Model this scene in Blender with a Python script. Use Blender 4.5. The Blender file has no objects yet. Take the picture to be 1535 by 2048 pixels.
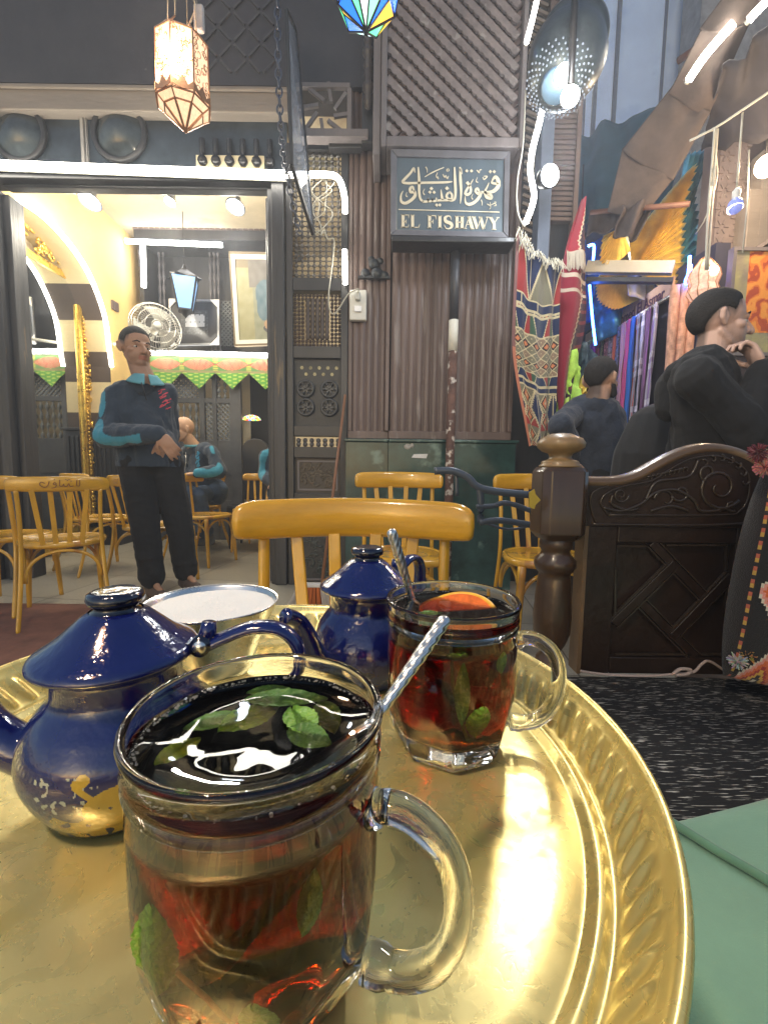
import bpy, bmesh, math, random
from mathutils import Vector, Matrix, noise as mn
random.seed(7)
PI = math.pi
S = bpy.context.scene
COL = S.collection
# ---------------- camera ----------------
F, PIT, ROL, H = 870.0, 0.0967, 0.0133, 0.86
cp, sp, cr, sr = math.cos(PIT), math.sin(PIT), math.cos(ROL), math.sin(ROL)
cd = bpy.data.cameras.new("camera"); cam = bpy.data.objects.new("camera", cd); COL.objects.link(cam)
cd.sensor_fit = 'VERTICAL'; cd.sensor_height = 24; cd.lens = F/2048*24
cd.clip_start = 0.01; cd.clip_end = 400
rt = Vector((cr, sp*sr, cp*sr)); up = Vector((-sr, sp*cr, cp*cr)); fw = Vector((0, cp, -sp))
cam.matrix_world = Matrix(((rt.x, up.x, -fw.x, 0), (rt.y, up.y, -fw.y, 0), (rt.z, up.z, -fw.z, H), (0, 0, 0, 1)))
S.camera = cam
# ---------------- world: late dusk sky ----------------
w = bpy.data.worlds.new("World"); S.world = w; w.use_nodes = True
nt = w.node_tree; bg = nt.nodes['Background']
sky = nt.nodes.new('ShaderNodeTexSky'); sky.sky_type = 'NISHITA'; sky.sun_disc = False
sky.sun_elevation = math.radians(9); sky.sun_rotation = math.radians(200)
sky.altitude = 50; sky.dust_density = 1; sky.ozone_density = 2.2
nt.links.new(sky.outputs[0], bg.inputs[0]); bg.inputs[1].default_value = WORLD = 0.12
S.view_settings.view_transform = 'Standard'; S.view_settings.look = 'None'
S.view_settings.exposure = 1.2; S.view_settings.gamma = 1.0
S.render.engine = 'CYCLES'
cy = S.cycles
cy.use_denoising = True; cy.max_bounces = 14; cy.transmission_bounces = 14; cy.transparent_max_bounces = 12
cy.glossy_bounces = 6; cy.diffuse_bounces = 4; cy.volume_bounces = 0
cy.caustics_reflective = True; cy.caustics_refractive = True; cy.blur_glossy = 0.6
cy.sample_clamp_indirect = 6.0; cy.sample_clamp_direct = 0

# ---------------- pixel -> world helpers (photo pixel, 1535x2048) ----------------
def ray(px, py):
    x = (px-767.5)/F; y = -(py-1024)/F
    return rt*x + up*y + fw
def P(px, py, Y):
    d = ray(px, py); t = Y/d.y
    return Vector((d.x*t, Y, H+d.z*t))
def PZ(px, py, Z):
    d = ray(px, py); t = (Z-H)/d.z
    return Vector((d.x*t, d.y*t, Z))
def PX(px, py, X):
    d = ray(px, py); t = X/d.x
    return Vector((X, d.y*t, H+d.z*t))

# ---------------- materials ----------------
MATS = {}
def nd(t, typ, **kw):
    n = t.nodes.new(typ)
    for k, v in kw.items(): setattr(n, k, v)
    return n
def M(name, base, rough=.5, metal=0., var=.25, sc=6., bump=0., bsc=60., coat=0., emit=None, es=0., spec=.5, trans=0., ior=1.45, stretch=None, alt=None, altsc=None, sheen=0., detail=6., altpos=.55):
    if name in MATS: return MATS[name]
    m = bpy.data.materials.new(name); m.use_nodes = True; t = m.node_tree
    b = t.nodes['Principled BSDF']
    b.inputs['Roughness'].default_value = rough; b.inputs['Metallic'].default_value = metal
    b.inputs['Specular IOR Level'].default_value = spec; b.inputs['Coat Weight'].default_value = coat
    b.inputs['Coat Roughness'].default_value = .08; b.inputs['IOR'].default_value = ior
    b.inputs['Transmission Weight'].default_value = trans; b.inputs['Sheen Weight'].default_value = sheen
    if emit:
        b.inputs['Emission Color'].default_value = (*emit, 1); b.inputs['Emission Strength'].default_value = es
    tc = nd(t, 'ShaderNodeTexCoord'); mp = nd(t, 'ShaderNodeMapping')
    t.links.new(tc.outputs['Object'], mp.inputs[0])
    if stretch: mp.inputs['Scale'].default_value = stretch
    if var > 0 or alt:
        n = nd(t, 'ShaderNodeTexNoise'); n.inputs['Scale'].default_value = sc; n.inputs['Detail'].default_value = detail
        n.inputs['Roughness'].default_value = .65
        t.links.new(mp.outputs[0], n.inputs['Vector'])
        r = nd(t, 'ShaderNodeValToRGB'); t.links.new(n.outputs[0], r.inputs[0])
        lo = [c*(1-var) for c in base]; hi = [min(1, c*(1+var)) for c in base]
        r.color_ramp.elements[0].position = .3; r.color_ramp.elements[0].color = (*lo, 1)
        r.color_ramp.elements[1].position = .7; r.color_ramp.elements[1].color = (*hi, 1)
        out = r.outputs[0]
        if alt:
            n2 = nd(t, 'ShaderNodeTexNoise'); n2.inputs['Scale'].default_value = altsc or sc*2.3; n2.inputs['Detail'].default_value = 8
            t.links.new(mp.outputs[0], n2.inputs['Vector'])
            r2 = nd(t, 'ShaderNodeValToRGB'); r2.color_ramp.elements[0].position = altpos; r2.color_ramp.elements[1].position = altpos+.07
            t.links.new(n2.outputs[0], r2.inputs[0])
            mx = nd(t, 'ShaderNodeMix', data_type='RGBA'); t.links.new(r2.outputs[0], mx.inputs[0])
            t.links.new(out, mx.inputs[6]); mx.inputs[7].default_value = (*alt, 1); out = mx.outputs[2]
        t.links.new(out, b.inputs['Base Color'])
        rr = nd(t, 'ShaderNodeMapRange'); t.links.new(n.outputs[0], rr.inputs[0])
        rr.inputs[3].default_value = max(.02, rough*.8); rr.inputs[4].default_value = min(1, rough*1.25)
        if not trans: t.links.new(rr.outputs[0], b.inputs['Roughness'])
    else: b.inputs['Base Color'].default_value = (*base, 1)
    if bump > 0:
        n3 = nd(t, 'ShaderNodeTexNoise'); n3.inputs['Scale'].default_value = bsc; n3.inputs['Detail'].default_value = 4
        t.links.new(mp.outputs[0], n3.inputs['Vector'])
        bp = nd(t, 'ShaderNodeBump'); bp.inputs['Strength'].default_value = bump; bp.inputs['Distance'].default_value = .01
        t.links.new(n3.outputs[0], bp.inputs['Height']); t.links.new(bp.outputs[0], b.inputs['Normal'])
    MATS[name] = m; return m
def EM(name, col, s):
    if name in MATS: return MATS[name]
    m = bpy.data.materials.new(name); m.use_nodes = True; t = m.node_tree
    b = t.nodes['Principled BSDF']; b.inputs['Base Color'].default_value = (.8, .8, .8, 1)
    b.inputs['Emission Color'].default_value = (*col, 1); b.inputs['Emission Strength'].default_value = s
    MATS[name] = m; return m
def VC(name, rough=.8, metal=0., coat=0., bump=0., bsc=300., sheen=0.):   # colours woven/painted per face
    if name in MATS: return MATS[name]
    m = M(name, (1, 1, 1), rough, metal, var=0, bump=bump, bsc=bsc, coat=coat, sheen=sheen)
    t = m.node_tree; a = nd(t, 'ShaderNodeVertexColor', layer_name='Col')
    t.links.new(a.outputs[0], t.nodes['Principled BSDF'].inputs['Base Color']); return m

dark = M('black_wood', (.028, .028, .03), .38, var=.45, sc=5, bump=.25, bsc=30, stretch=(1, 1, .15))
worn = M('worn_black_wood', (.035, .036, .04), .42, var=.5, sc=5, bump=.4, bsc=25, stretch=(2, 2, .2), alt=(.22, .15, .07), altsc=7, altpos=.66)
brown = M('brown_painted_wood', (.125, .088, .076), .42, var=.35, sc=5, bump=.4, bsc=30, stretch=(1, 1, .12), alt=(.20, .165, .15), altsc=16, altpos=.60)
greyb = M('grey_brown_wood', (.17, .15, .15), .5, var=.2, sc=5, bump=.2, stretch=(1, 1, .2))
beamw = M('dusty_wood_beam', (.26, .22, .18), .6, var=.2, sc=4, bump=.2, stretch=(.2, 1, 1))
honey = M('honey_varnished_wood', (.54, .285, .018), .25, var=.2, sc=14, coat=.55, stretch=(1, 1, .25), bump=.08, bsc=50, alt=(.36, .15, .015), altsc=9, altpos=.62)
honeyr = M('honey_varnished_rail', (.56, .295, .02), .22, var=.22, sc=14, coat=.6, stretch=(.2, 1, 1.6), bump=.08, bsc=50, alt=(.36, .15, .015), altsc=8, altpos=.62)
walnut = M('dark_walnut', (.055, .030, .016), .3, var=.5, sc=9, coat=.25, bump=.2, bsc=40, stretch=(1, 1, .25), alt=(.13, .08, .035), altsc=9, altpos=.62)
walnutd = M('near_black_walnut', (.017, .009, .006), .3, var=.4, sc=7, bump=.15, bsc=50)
marble = M('green_marble', (.022, .055, .05), .2, var=.5, sc=6, alt=(.12, .2, .18), altsc=5, altpos=.6, coat=.3)
yell = M('yellow_plaster', (.72, .50, .19), .8, var=.1, sc=2.5, bump=.15, bsc=20, alt=(.62, .44, .2), altsc=2, altpos=.6)
cream = M('cream_plaster', (.66, .58, .42), .8, var=.14, sc=2, bump=.15, bsc=18)
stripe = M('dark_stripe_stone', (.12, .085, .065), .75, var=.15, sc=5)
blackm = M('black_metal', (.02, .02, .022), .4, metal=.6, var=.3)
cable = M('cream_cable', (.5, .48, .4), .5, var=.1)

# ---------------- mesh builder ----------------
ORG = {}
class MB:
    def __init__(s): s.v = []; s.f = []; s.c = []; s.sm = []
    def add(s, vs, fs, col=None, smooth=False):
        o = len(s.v); s.v += [Vector(v) for v in vs]
        for i, f in enumerate(fs):
            s.f.append([o+k for k in f]); s.sm.append(smooth)
            s.c.append(col[i] if isinstance(col, list) else (col or (1, 1, 1)))
        return s
    def box(s, c, d, R=None, col=None):
        c = Vector(c); x, y, z = d[0]/2, d[1]/2, d[2]/2
        vs = [Vector((a*x, b*y, e*z)) for a in (-1, 1) for b in (-1, 1) for e in (-1, 1)]
        if R is not None: vs = [R @ v for v in vs]
        return s.add([c+v for v in vs], [(0, 1, 3, 2), (4, 6, 7, 5), (0, 4, 5, 1), (2, 3, 7, 6), (0, 2, 6, 4), (1, 5, 7, 3)], col)
    def bx(s, x0, x1, y0, y1, z0, z1, col=None):
        return s.box(((x0+x1)/2, (y0+y1)/2, (z0+z1)/2), (abs(x1-x0), abs(y1-y0), abs(z1-z0)), None, col)
    def beam(s, a, b, w, t, upv=(0, 0, 1), col=None):     # box from a to b; w across (side), t along upv-ish
        a, b = Vector(a), Vector(b); d = (b-a); L = d.length; d.normalize()
        side = d.cross(Vector(upv)); side = side.normalized() if side.length > 1e-6 else Vector((1, 0, 0))
        u = side.cross(d); R = Matrix((side, d, u)).transposed()
        return s.box((a+b)/2, (w, L, t), R, col)
    def tube(s, pts, r, n=10, flat=1., upv=None, cap=True, col=None, smooth=True):
        pts = [Vector(p) for p in pts]; k = len(pts)
        rs = r if isinstance(r, (list, tuple)) else [r]*k
        vs = []; prev = None
        for i, p in enumerate(pts):
            t = (pts[min(i+1, k-1)]-pts[max(i-1, 0)]).normalized()
            if upv is not None: u = Vector(upv)
            elif prev is not None: u = prev
            else: u = Vector((0, 0, 1)) if abs(t.z) < .9 else Vector((0, 1, 0))
            u = u - t*u.dot(t)
            if u.length < 1e-6: u = t.orthogonal()
            u.normalize(); prev = u; q = t.cross(u)
            for j in range(n):
                a = 2*PI*j/n; vs.append(p + u*math.cos(a)*rs[i] + q*math.sin(a)*rs[i]*flat)
        fs = [(i*n+j, i*n+(j+1) % n, (i+1)*n+(j+1) % n, (i+1)*n+j) for i in range(k-1) for j in range(n)]
        if cap: fs += [tuple(range(n-1, -1, -1)), tuple((k-1)*n+j for j in range(n))]
        return s.add(vs, fs, col, smooth)
    def lathe(s, prof, n=32, c=(0, 0, 0), axis=None, fr=None, col=None, smooth=True, closed=False):
        c = Vector(c); vs = []
        R = Vector((0, 0, 1)).rotation_difference(Vector(axis)).to_matrix() if axis is not None else Matrix.Identity(3)
        for (r, z) in prof:
            for j in range(n):
                a = 2*PI*j/n; rr = fr(r, z, a) if fr else r
                vs.append(c + R @ Vector((rr*math.cos(a), rr*math.sin(a), z)))
        k = len(prof)
        fs = [(i*n+j, i*n+(j+1) % n, ((i+1) % k)*n+(j+1) % n, ((i+1) % k)*n+j) for i in range(k if closed else k-1) for j in range(n)]
        return s.add(vs, fs, col, smooth)
    def ball(s, c, r, n=10, sq=(1, 1, 1), col=None):
        m = max(4, n*2//3); c = Vector(c)
        prof = [(math.sin(PI*i/m), -math.cos(PI*i/m)) for i in range(m+1)]
        vs = []
        for (a, z) in prof:
            for j in range(n):
                t = 2*PI*j/n; vs.append(c+Vector((a*math.cos(t)*r*sq[0], a*math.sin(t)*r*sq[1], z*r*sq[2])))
        fs = [(i*n+j, i*n+(j+1) % n, (i+1)*n+(j+1) % n, (i+1)*n+j) for i in range(m) for j in range(n)]
        return s.add(vs, fs, col, True)
    def prism(s, poly, y0, y1, col=None, mapf=None):   # poly in (x,z), extruded along y (or mapf(u,v,w))
        g = mapf or (lambda a, b, c: Vector((a, c, b))); n = len(poly)
        vs = [g(p[0], p[1], y0) for p in poly]+[g(p[0], p[1], y1) for p in poly]
        fs = [tuple(range(n)), tuple(range(2*n-1, n-1, -1))]+[(i, i+n, (i+1) % n+n, (i+1) % n) for i in range(n)]
        return s.add(vs, fs, col)
    def grid(s, fn, nu, nv, cf=None, smooth=True):
        vs = [fn(i/nu, j/nv) for j in range(nv+1) for i in range(nu+1)]
        fs = []; cs = []
        for j in range(nv):
            for i in range(nu):
                fs.append((j*(nu+1)+i, j*(nu+1)+i+1, (j+1)*(nu+1)+i+1, (j+1)*(nu+1)+i))
                cs.append(cf((i+.5)/nu, (j+.5)/nv) if cf else (1, 1, 1))
        return s.add(vs, fs, cs, smooth)
    def ribbon(s, pts, ws, mp, y0, y1, col=None):        # flat calligraphic stroke in a plane, mp(x,y,d)->world
        n = len(pts); L = []; Rr = []
        for i, p in enumerate(pts):
            a = pts[max(0, i-1)]; b = pts[min(n-1, i+1)]
            d = Vector((b[0]-a[0], b[1]-a[1])); d = d.normalized() if d.length else Vector((1, 0)); q = Vector((-d.y, d.x))*ws[i]/2
            L.append((p[0]+q.x, p[1]+q.y)); Rr.append((p[0]-q.x, p[1]-q.y))
        vs = []
        for i in range(n): vs += [mp(*L[i], y0), mp(*Rr[i], y0), mp(*Rr[i], y1), mp(*L[i], y1)]
        fs = []
        for i in range(n-1):
            a, b = 4*i, 4*i+4
            fs += [(a+j, a+(j+1) % 4, b+(j+1) % 4, b+j) for j in range(4)]
        fs += [(0, 3, 2, 1), (4*n-4, 4*n-3, 4*n-2, 4*n-1)]
        return s.add(vs, fs, col)
    def build(s, name, mat, parent=None, world=True, bevel=0, sub=0, solid=0, weld=False):
        o0 = ORG.get(parent.name, Vector((0, 0, 0))) if (parent and world) else Vector((0, 0, 0))
        me = bpy.data.meshes.new(name)
        me.from_pydata([v-o0 for v in s.v], [], s.f); me.polygons.foreach_set('use_smooth', s.sm)
        ca = me.color_attributes.new('Col', 'FLOAT_COLOR', 'CORNER')
        buf = []
        for p in me.polygons: buf += [*s.c[p.index], 1.]*p.loop_total
        ca.data.foreach_set('color', buf)
        bm = bmesh.new(); bm.from_mesh(me)
        if weld: bmesh.ops.remove_doubles(bm, verts=bm.verts, dist=1e-5)
        bmesh.ops.recalc_face_normals(bm, faces=bm.faces); bm.to_mesh(me); bm.free()
        me.materials.append(mat); o = bpy.data.objects.new(name, me); COL.objects.link(o)
        if parent: o.parent = parent
        ORG[o.name] = o0.copy()
        if solid: md = o.modifiers.new('solid', 'SOLIDIFY'); md.thickness = solid; md.offset = 0
        if bevel:
            md = o.modifiers.new('bevel', 'BEVEL'); md.width = bevel; md.segments = 2; md.limit_method = 'ANGLE'; md.angle_limit = .7
            me.polygons.foreach_set('use_smooth', [x or True for x in s.sm]); md.harden_normals = True
        if sub: md = o.modifiers.new('sub', 'SUBSURF'); md.levels = sub; md.render_levels = sub
        return o
def tag(o, label, cat, group=None, kind=None):
    if kind: o['kind'] = kind
    if label: o['label'] = label
    if cat: o['category'] = cat
    if group: o['group'] = group
    return o
def thing(name, loc, label, cat, group=None):
    o = bpy.data.objects.new(name, None); COL.objects.link(o); o.location = loc; o.empty_display_size = .05
    ORG[o.name] = Vector(loc); return tag(o, label, cat, group)
def copy_tree(o, parent=None):
    c = o.copy(); COL.objects.link(c); c.parent = parent
    for ch in o.children: copy_tree(ch, c)
    return c
def lamp(parent, loc, power, col=(1, 1, 1), size=.03, spot=None, aim=None, name='light'):
    l = bpy.data.lights.new(name, 'SPOT' if spot else 'POINT'); l.energy = power; l.color = col; l.shadow_soft_size = size
    o = bpy.data.objects.new(name, l); COL.objects.link(o)
    o0 = ORG.get(parent.name, Vector()) if parent else Vector()
    o.location = Vector(loc)-o0; o.parent = parent
    if spot:
        l.spot_size = spot; l.spot_blend = .6
        o.rotation_euler = (Vector(aim)-Vector(loc)).to_track_quat('-Z', 'Y').to_euler()
    return o
def arc(c, r, a0, a1, n, fn): return [fn(c[0]+r*math.cos(a0+(a1-a0)*i/n), c[1]+r*math.sin(a0+(a1-a0)*i/n)) for i in range(n+1)]
def bez(p, n=16):
    p = [Vector(q) for q in p]; out = []
    # catmull-rom through points
    for i in range(len(p)-1):
        a = p[max(i-1, 0)]; b = p[i]; c = p[i+1]; d = p[min(i+2, len(p)-1)]
        for k in range(n):
            t = k/n; out.append(.5*((2*b)+(c-a)*t+(2*a-5*b+4*c-d)*t*t+(3*b-a-3*c+d)*t**3))
    return out+[p[-1]]
# ======================= SETTING =======================
def ground_mat():
    m = M('terrazzo_paving', (.34, .31, .25), .32, var=.22, sc=70, bump=.06, bsc=40, alt=(.2, .18, .14), altsc=120, altpos=.6)
    t = m.node_tree; b = t.nodes['Principled BSDF']; src = b.inputs['Base Color'].links[0].from_socket
    br = nd(t, 'ShaderNodeTexBrick'); tc = nd(t, 'ShaderNodeTexCoord'); mp = nd(t, 'ShaderNodeMapping')
    t.links.new(tc.outputs['Object'], mp.inputs[0]); mp.inputs['Rotation'].default_value = (0, 0, .12)
    t.links.new(mp.outputs[0], br.inputs[0]); br.inputs['Scale'].default_value = 1; br.inputs['Brick Width'].default_value = .62; br.inputs['Row Height'].default_value = .62
    br.inputs['Mortar Size'].default_value = .004; br.offset = 0
    br.inputs['Color1'].default_value = (1, 1, 1, 1); br.inputs['Color2'].default_value = (.8, .78, .74, 1); br.inputs['Mortar'].default_value = (.25, .23, .2, 1)
    mx = nd(t, 'ShaderNodeMix', data_type='RGBA', blend_type='MULTIPLY'); mx.inputs[0].default_value = 1
    t.links.new(src, mx.inputs[6]); t.links.new(br.outputs[0], mx.inputs[7]); t.links.new(mx.outputs[2], b.inputs['Base Color'])
    return m
g = MB().add([(-40, -40, 0), (40, -40, 0), (40, 40, 0), (-40, 40, 0)], [(0, 1, 2, 3)]).build('ground', ground_mat()); tag(g, None, None, kind='structure')

FY = 3.2                                            # facade plane
# ---- cafe facade: frame of the big doorway ----
FA = thing('cafe_facade', (0, FY, 0), 'black and brown carved wood cafe front with wide doorway', 'building front')
xl0 = P(-260, 900, FY).x; xj = P(40, 900, FY).x; xr = P(541, 900, FY).x; xr2 = P(574, 700, FY).x
zt = P(300, 391, FY+.08).z
mb = MB()
# left jamb: stepped mouldings
mb.bx(xl0, xj-.30, FY, FY+.2, 0, zt+.02).bx(xj-.30, xj-.20, FY-.04, FY+.2, 0, zt+.02).bx(xj-.20, xj-.13, FY+.03, FY+.2, 0, zt)
mb.bx(xj-.13, xj-.05, FY-.01, FY+.16, 0, zt).bx(xj-.05, xj+.0, FY+.05, FY+.18, 0, zt-.02)
mb.build('door_jamb', worn, FA, bevel=.008)
mb = MB(); mb.bx(xr, xr+.035, FY-.02, FY+.24, 0, zt).bx(xr+.035, xr2-.005, FY-.052, FY+.1, 0, zt+.021).bx(xr-.03, xr, FY+.05, FY+.24, 0, zt-.02)
mb.build('door_jamb', worn, FA, bevel=.008)
mb = MB(); mb.bx(xl0, xr2-.006, FY-.05, FY+.1, zt+.022, zt+.07).bx(xl0, xr2-.006, FY-.03, FY+.1, zt+.072, zt+.11).bx(xj, xr, FY+.0, FY+.08, zt-.0, zt+.02)
mb.build('lintel', dark, FA, bevel=.01)
# dark fanlight zone behind round vents, then dusty beam, then inlaid upper panel
zl = zt+.11; zb0 = P(300, 205, FY-.1).z; zb1 = P(300, 158, FY-.1).z
xp0 = P(735, 200, FY-.1).x
mb = MB(); mb.bx(xl0, xr2+.0, FY+.05, FY+.16, zl+.0, zb0); mb.build('transom_panel', M('dusty_dark_glass', (.03, .04, .05), .12, var=.6, sc=3, bump=.1, bsc=8), FA)
mb = MB(); mb.bx(xl0, xr2+.05, FY-.03, FY+.2, zb0, zb1); mb.bx(xl0, xr2+.05, FY-.05, FY-.03, zb1-.02, zb1+.01)
mb.build('transom_beam', beamw, FA, bevel=.01)
ztop = 5.2
mb = MB(); mb.bx(xl0, xp0, FY-.05, FY+.2, zb1+.01, ztop)
mb.build('upper_panel', M('charcoal_board', (.035, .034, .04), .5, var=.4, sc=2.5, bump=.3, bsc=12), FA)
mb = MB()                                           # interlaced carving on the upper panel
random.seed(3)
for i in range(9):
    for j in range(8):
        cx = P(400, 100, FY).x+i*.095; cz = zb1+.12+j*.095
        if cx > P(548, 100, FY).x: continue
        a = PI/4 if (i+j) % 2 else -PI/4; d = Vector((math.cos(a), 0, math.sin(a)))*.05; c = Vector((cx, FY-.055, cz))
        mb.beam(c-d, c+d, .012, .014, (0, 1, 0))
mb.build('carved_fretwork', greyb if False else M('charcoal_fret', (.06, .057, .062), .45, var=.3), FA)
# round mirror vents in the transom (glass bulges)
for k, px in enumerate((40, 240)):
    c = P(px, 268, FY+.04); o = MB()
    o.lathe([(0, -.06), (.06, -.055), (.12, -.03), (.165, 0)], 28, c, (0, 1, 0)).build('glass_roundel', M('smoky_glass_roundel', (.04, .05, .055), .14, var=.6, sc=9), FA)
    o = MB(); o.lathe([(.16, -.02), (.185, -.03), (.195, 0), (.16, 0)], 28, c, (0, 1, 0)).build('roundel_ring', dark, FA)
for px, w in ((170, .02), (178, .006)):
    a = P(px, 205, FY+.08); mb = MB().bx(a.x-w/2, a.x+w/2, FY+.03, FY+.05, zl, zb0); mb.build('transom_muntin', M('pale_dust_wood', (.3, .28, .26), .6), FA)
# carved bead brackets in the transom at right of the lantern
mb = MB()
for k in range(6):
    c = P(405+k*27, 316+k*.6, FY+.02); mb.lathe([(0, -.05), (.02, -.045), (.035, -.02), (.03, .0), (.012, .02), (.02, .035), (.02, .12)], 12, c)
mb.build('bead_bracket', M('glossy_black', (.015, .015, .017), .15, var=.2), FA)
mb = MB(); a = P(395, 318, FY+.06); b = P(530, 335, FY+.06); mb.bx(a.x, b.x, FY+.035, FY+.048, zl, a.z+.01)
mb.build('transom_glow_panel', M('painted_glow_cream', (.75, .65, .42), .8, var=.1), FA)  # pale cream colour stands for the glow behind the bead brackets

# ---- long LED tube above the door ----
def led(name, pts, r, col, s, label, group='white LED light strips', backing=True):
    t = thing(name, pts[0], label, 'light strip', group)
    MB().tube(pts, r, 8, cap=True).build('glowing_tube', EM('led_%s_%.1f' % ('%.1f%.1f' % (col[0], col[2]), s), col, s), t)
    if backing:
        off = Vector((0, r*1.1, 0)); MB().tube([Vector(p)+off for p in pts], r*.7, 6).build('mounting_clip', cable, t)
    return t
COOL = (.92, .95, 1.0); WARM = (1., .86, .6); NEUT = (1, .94, .82)
ll = led('light_strip', [P(-60, 328, FY-.1), P(290, 341, FY-.1), P(574, 351, FY-.1)], .028, NEUT, 12, 'long white light strip across the top of the doorway')
pts = bez([P(578, 350, FY-.12), P(650, 349, FY-.12), P(676, 357, FY-.12), P(688, 390, FY-.12), P(690, 425, FY-.12)], 6)
led('light_strip', pts, .018, NEUT, 12, 'white light strip bending down beside the beaded lattice')
led('light_strip', [P(689, 500, FY-.1), P(690, 568, FY-.1)], .016, NEUT, 12, 'short vertical white light strip left of the plug box')

# ---- lattice door leaf x 574..690 ----
LD = thing('lattice_door', P(632, 1175, FY), 'black wooden screen door with bead lattice and carved panels', 'door')
x0 = P(575, 700, FY).x; x1 = P(690, 700, FY).x; fx = .055
def zz(py, px=632): return P(px, py, FY).z
mb = MB(); mb.bx(x0, x0+.045, FY-.03, FY+.05, 0, zz(292)).bx(x1-.03, x1+.02, FY-.03, FY+.05, 0, zz(292))
for a, b in ((292, 305), (558, 584), (694, 718), (852, 873), (894, 916), (986, 1010)): mb.bx(x0+.045, x1-.03, FY-.025, FY+.05, zz(b), zz(a))
mb.build('frame', dark, LD, bevel=.005)
ix0, ix1 = x0+.045, x1-.03
mb = MB(); bead = M('bead_wood', (.09, .085, .08), .33, var=.3, sc=30)
nb = 8; st = (ix1-ix0)/nb
r = zz(558); j = 0
while r+st*.5 < zz(310):
    for i in range(nb):
        c = (ix0+(i+.5)*st, FY, r+st*.5)
        mb.ball(c, st*.36 if j % 2 == 0 else st*.28, 8, (1, .9, 1))
    mb.tube([(ix0, FY, r+st*.5), (ix1, FY, r+st*.5)], st*.10, 6)
    r += st*.78; j += 1
for i in range(nb): mb.tube([(ix0+(i+.5)*st, FY, zz(558)), (ix0+(i+.5)*st, FY, zz(305))], st*.13, 6)
mb.build('bead_lattice', bead, LD)
mb = MB()                                           # turned spindle panel
za, zb = zz(694), zz(584)
for i in range(5):
    x = ix0+.10+i*(ix1-ix0-.20)/4
    prof = [(.012+.006*abs(math.sin(k*1.1)), za+.05+(zb-za-.1)*k/22) for k in range(23)]
    mb.lathe(prof, 8, (x, FY, 0))
bs = .026
z = za+.012
while z < zb-.005:
    x = ix0+.012
    while x < ix1-.005:
        edge = (x < ix0+.085 or x > ix1-.085 or z < za+.055 or z > zb-.055)
        if edge: mb.ball((x, FY+random.uniform(-.004, .004), z), bs*.5, 6)
        x += bs
    z += bs
mb.build('spindle_panel', M('brown_spindle_wood', (.06, .042, .032), .4, var=.4), LD)
# pierced carved panel with rosettes
mb = MB(); za, zb = zz(852), zz(718)
board = M('carved_black_board', (.028, .029, .03), .42, var=.35, sc=12, bump=.4, bsc=40)
MB().bx(ix0, ix1, FY+.012, FY+.03, za, zb).build('pierced_panel', board, LD)
cm = (ix0+ix1)/2
for sx in (-1, 1):
    for kz in (0, 1):
        c = Vector((cm+sx*.085, FY, zz(775)-.13*kz-.01))
        mb.lathe([(.05, -.012), (.062, -.016), (.066, 0), (.05, 0)], 20, c, (0, 1, 0))
        for k in range(6):
            a = k*PI/3; d = Vector((math.cos(a), 0, math.sin(a)))
            mb.beam(c+d*.006, c+d*.056, .012, .012, (0, 1, 0)); mb.ball(c+d*.034, .011, 6)
mb.build('rosette_carving', M('rosette_wood', (.045, .047, .05), .35, var=.3), LD)
mb = MB()
holes = M('hole_light_paint', (.42, .37, .2), .8, var=.7, sc=25)  # pale colour stands for light showing through the holes
for j in range(2):
    for i in range(5 if j == 0 else 4):
        c = (ix0+.055+i*.062+(.03 if j else 0), FY+.010, zz(738)-j*.045+.01)
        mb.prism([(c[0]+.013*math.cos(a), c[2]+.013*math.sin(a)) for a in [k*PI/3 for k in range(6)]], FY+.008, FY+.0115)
mb.build('painted_holes', holes, LD)
mb = MB()
for i in range(7):
    for j in range(2): mb.ball((ix0+.03+i*.048, FY, zz(889)+j*.028), .018, 8)
mb.build('bead_row', bead, LD)
# arabesque panels
def arabesque(mb, x0, x1, z0, z1, y, n=16, r=.006, seed=1, mapf=None):
    rd = random.Random(seed)
    for k in range(n):
        cx = rd.uniform(x0+.02, x1-.02); cz = rd.uniform(z0+.02, z1-.02); R0 = rd.uniform(.02, .05); a0 = rd.uniform(0, 6); tw = rd.choice((-1, 1))
        pts = []; rs = []
        for i in range(14):
            t = i/13; a = a0+tw*t*4.4; R1 = R0*(1-t*.75)
            x = min(max(cx+R1*math.cos(a), x0+.006), x1-.006); z = min(max(cz+R1*math.sin(a), z0+.006), z1-.006)
            pts.append((x, y, z)); rs.append(r*(1.1-.5*t))
        if mapf: pts = [mapf(*p) for p in pts]
        mb.tube(pts, rs, 6)
for (pa, pb, sd, mt) in ((986, 916, 5, M('worn_arabesque', (.11, .085, .055), .4, var=.4, sc=20)), (1165, 1010, 9, M('arabesque_green_black', (.05, .06, .055), .35, var=.3))):
    za, zb = zz(pa), zz(pb)
    MB().bx(ix0, ix1, FY+.01, FY+.03, za, zb).build('arabesque_panel', board if pa > 1000 else M('brown_carved_board', (.06, .048, .036), .45, var=.3, bump=.4), LD)
    mb = MB(); arabesque(mb, ix0+.035, ix1-.035, za+.03, zb-.03, FY+.008, 34 if pa < 1000 else 40, .007, sd); mb.build('arabesque_carving', mt, LD)
    mb = MB(); q = .012
    mb.bx(ix0+.02, ix1-.02, FY, FY+.012, zb-.03, zb-.018).bx(ix0+.02, ix1-.02, FY, FY+.012, za+.018, za+.03).bx(ix0+.02, ix0+.032, FY, FY+.012, za+.03, zb-.03).bx(ix1-.032, ix1-.02, FY, FY+.012, za+.03, zb-.03)
    mb.build('panel_moulding', greyb, LD)
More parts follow.
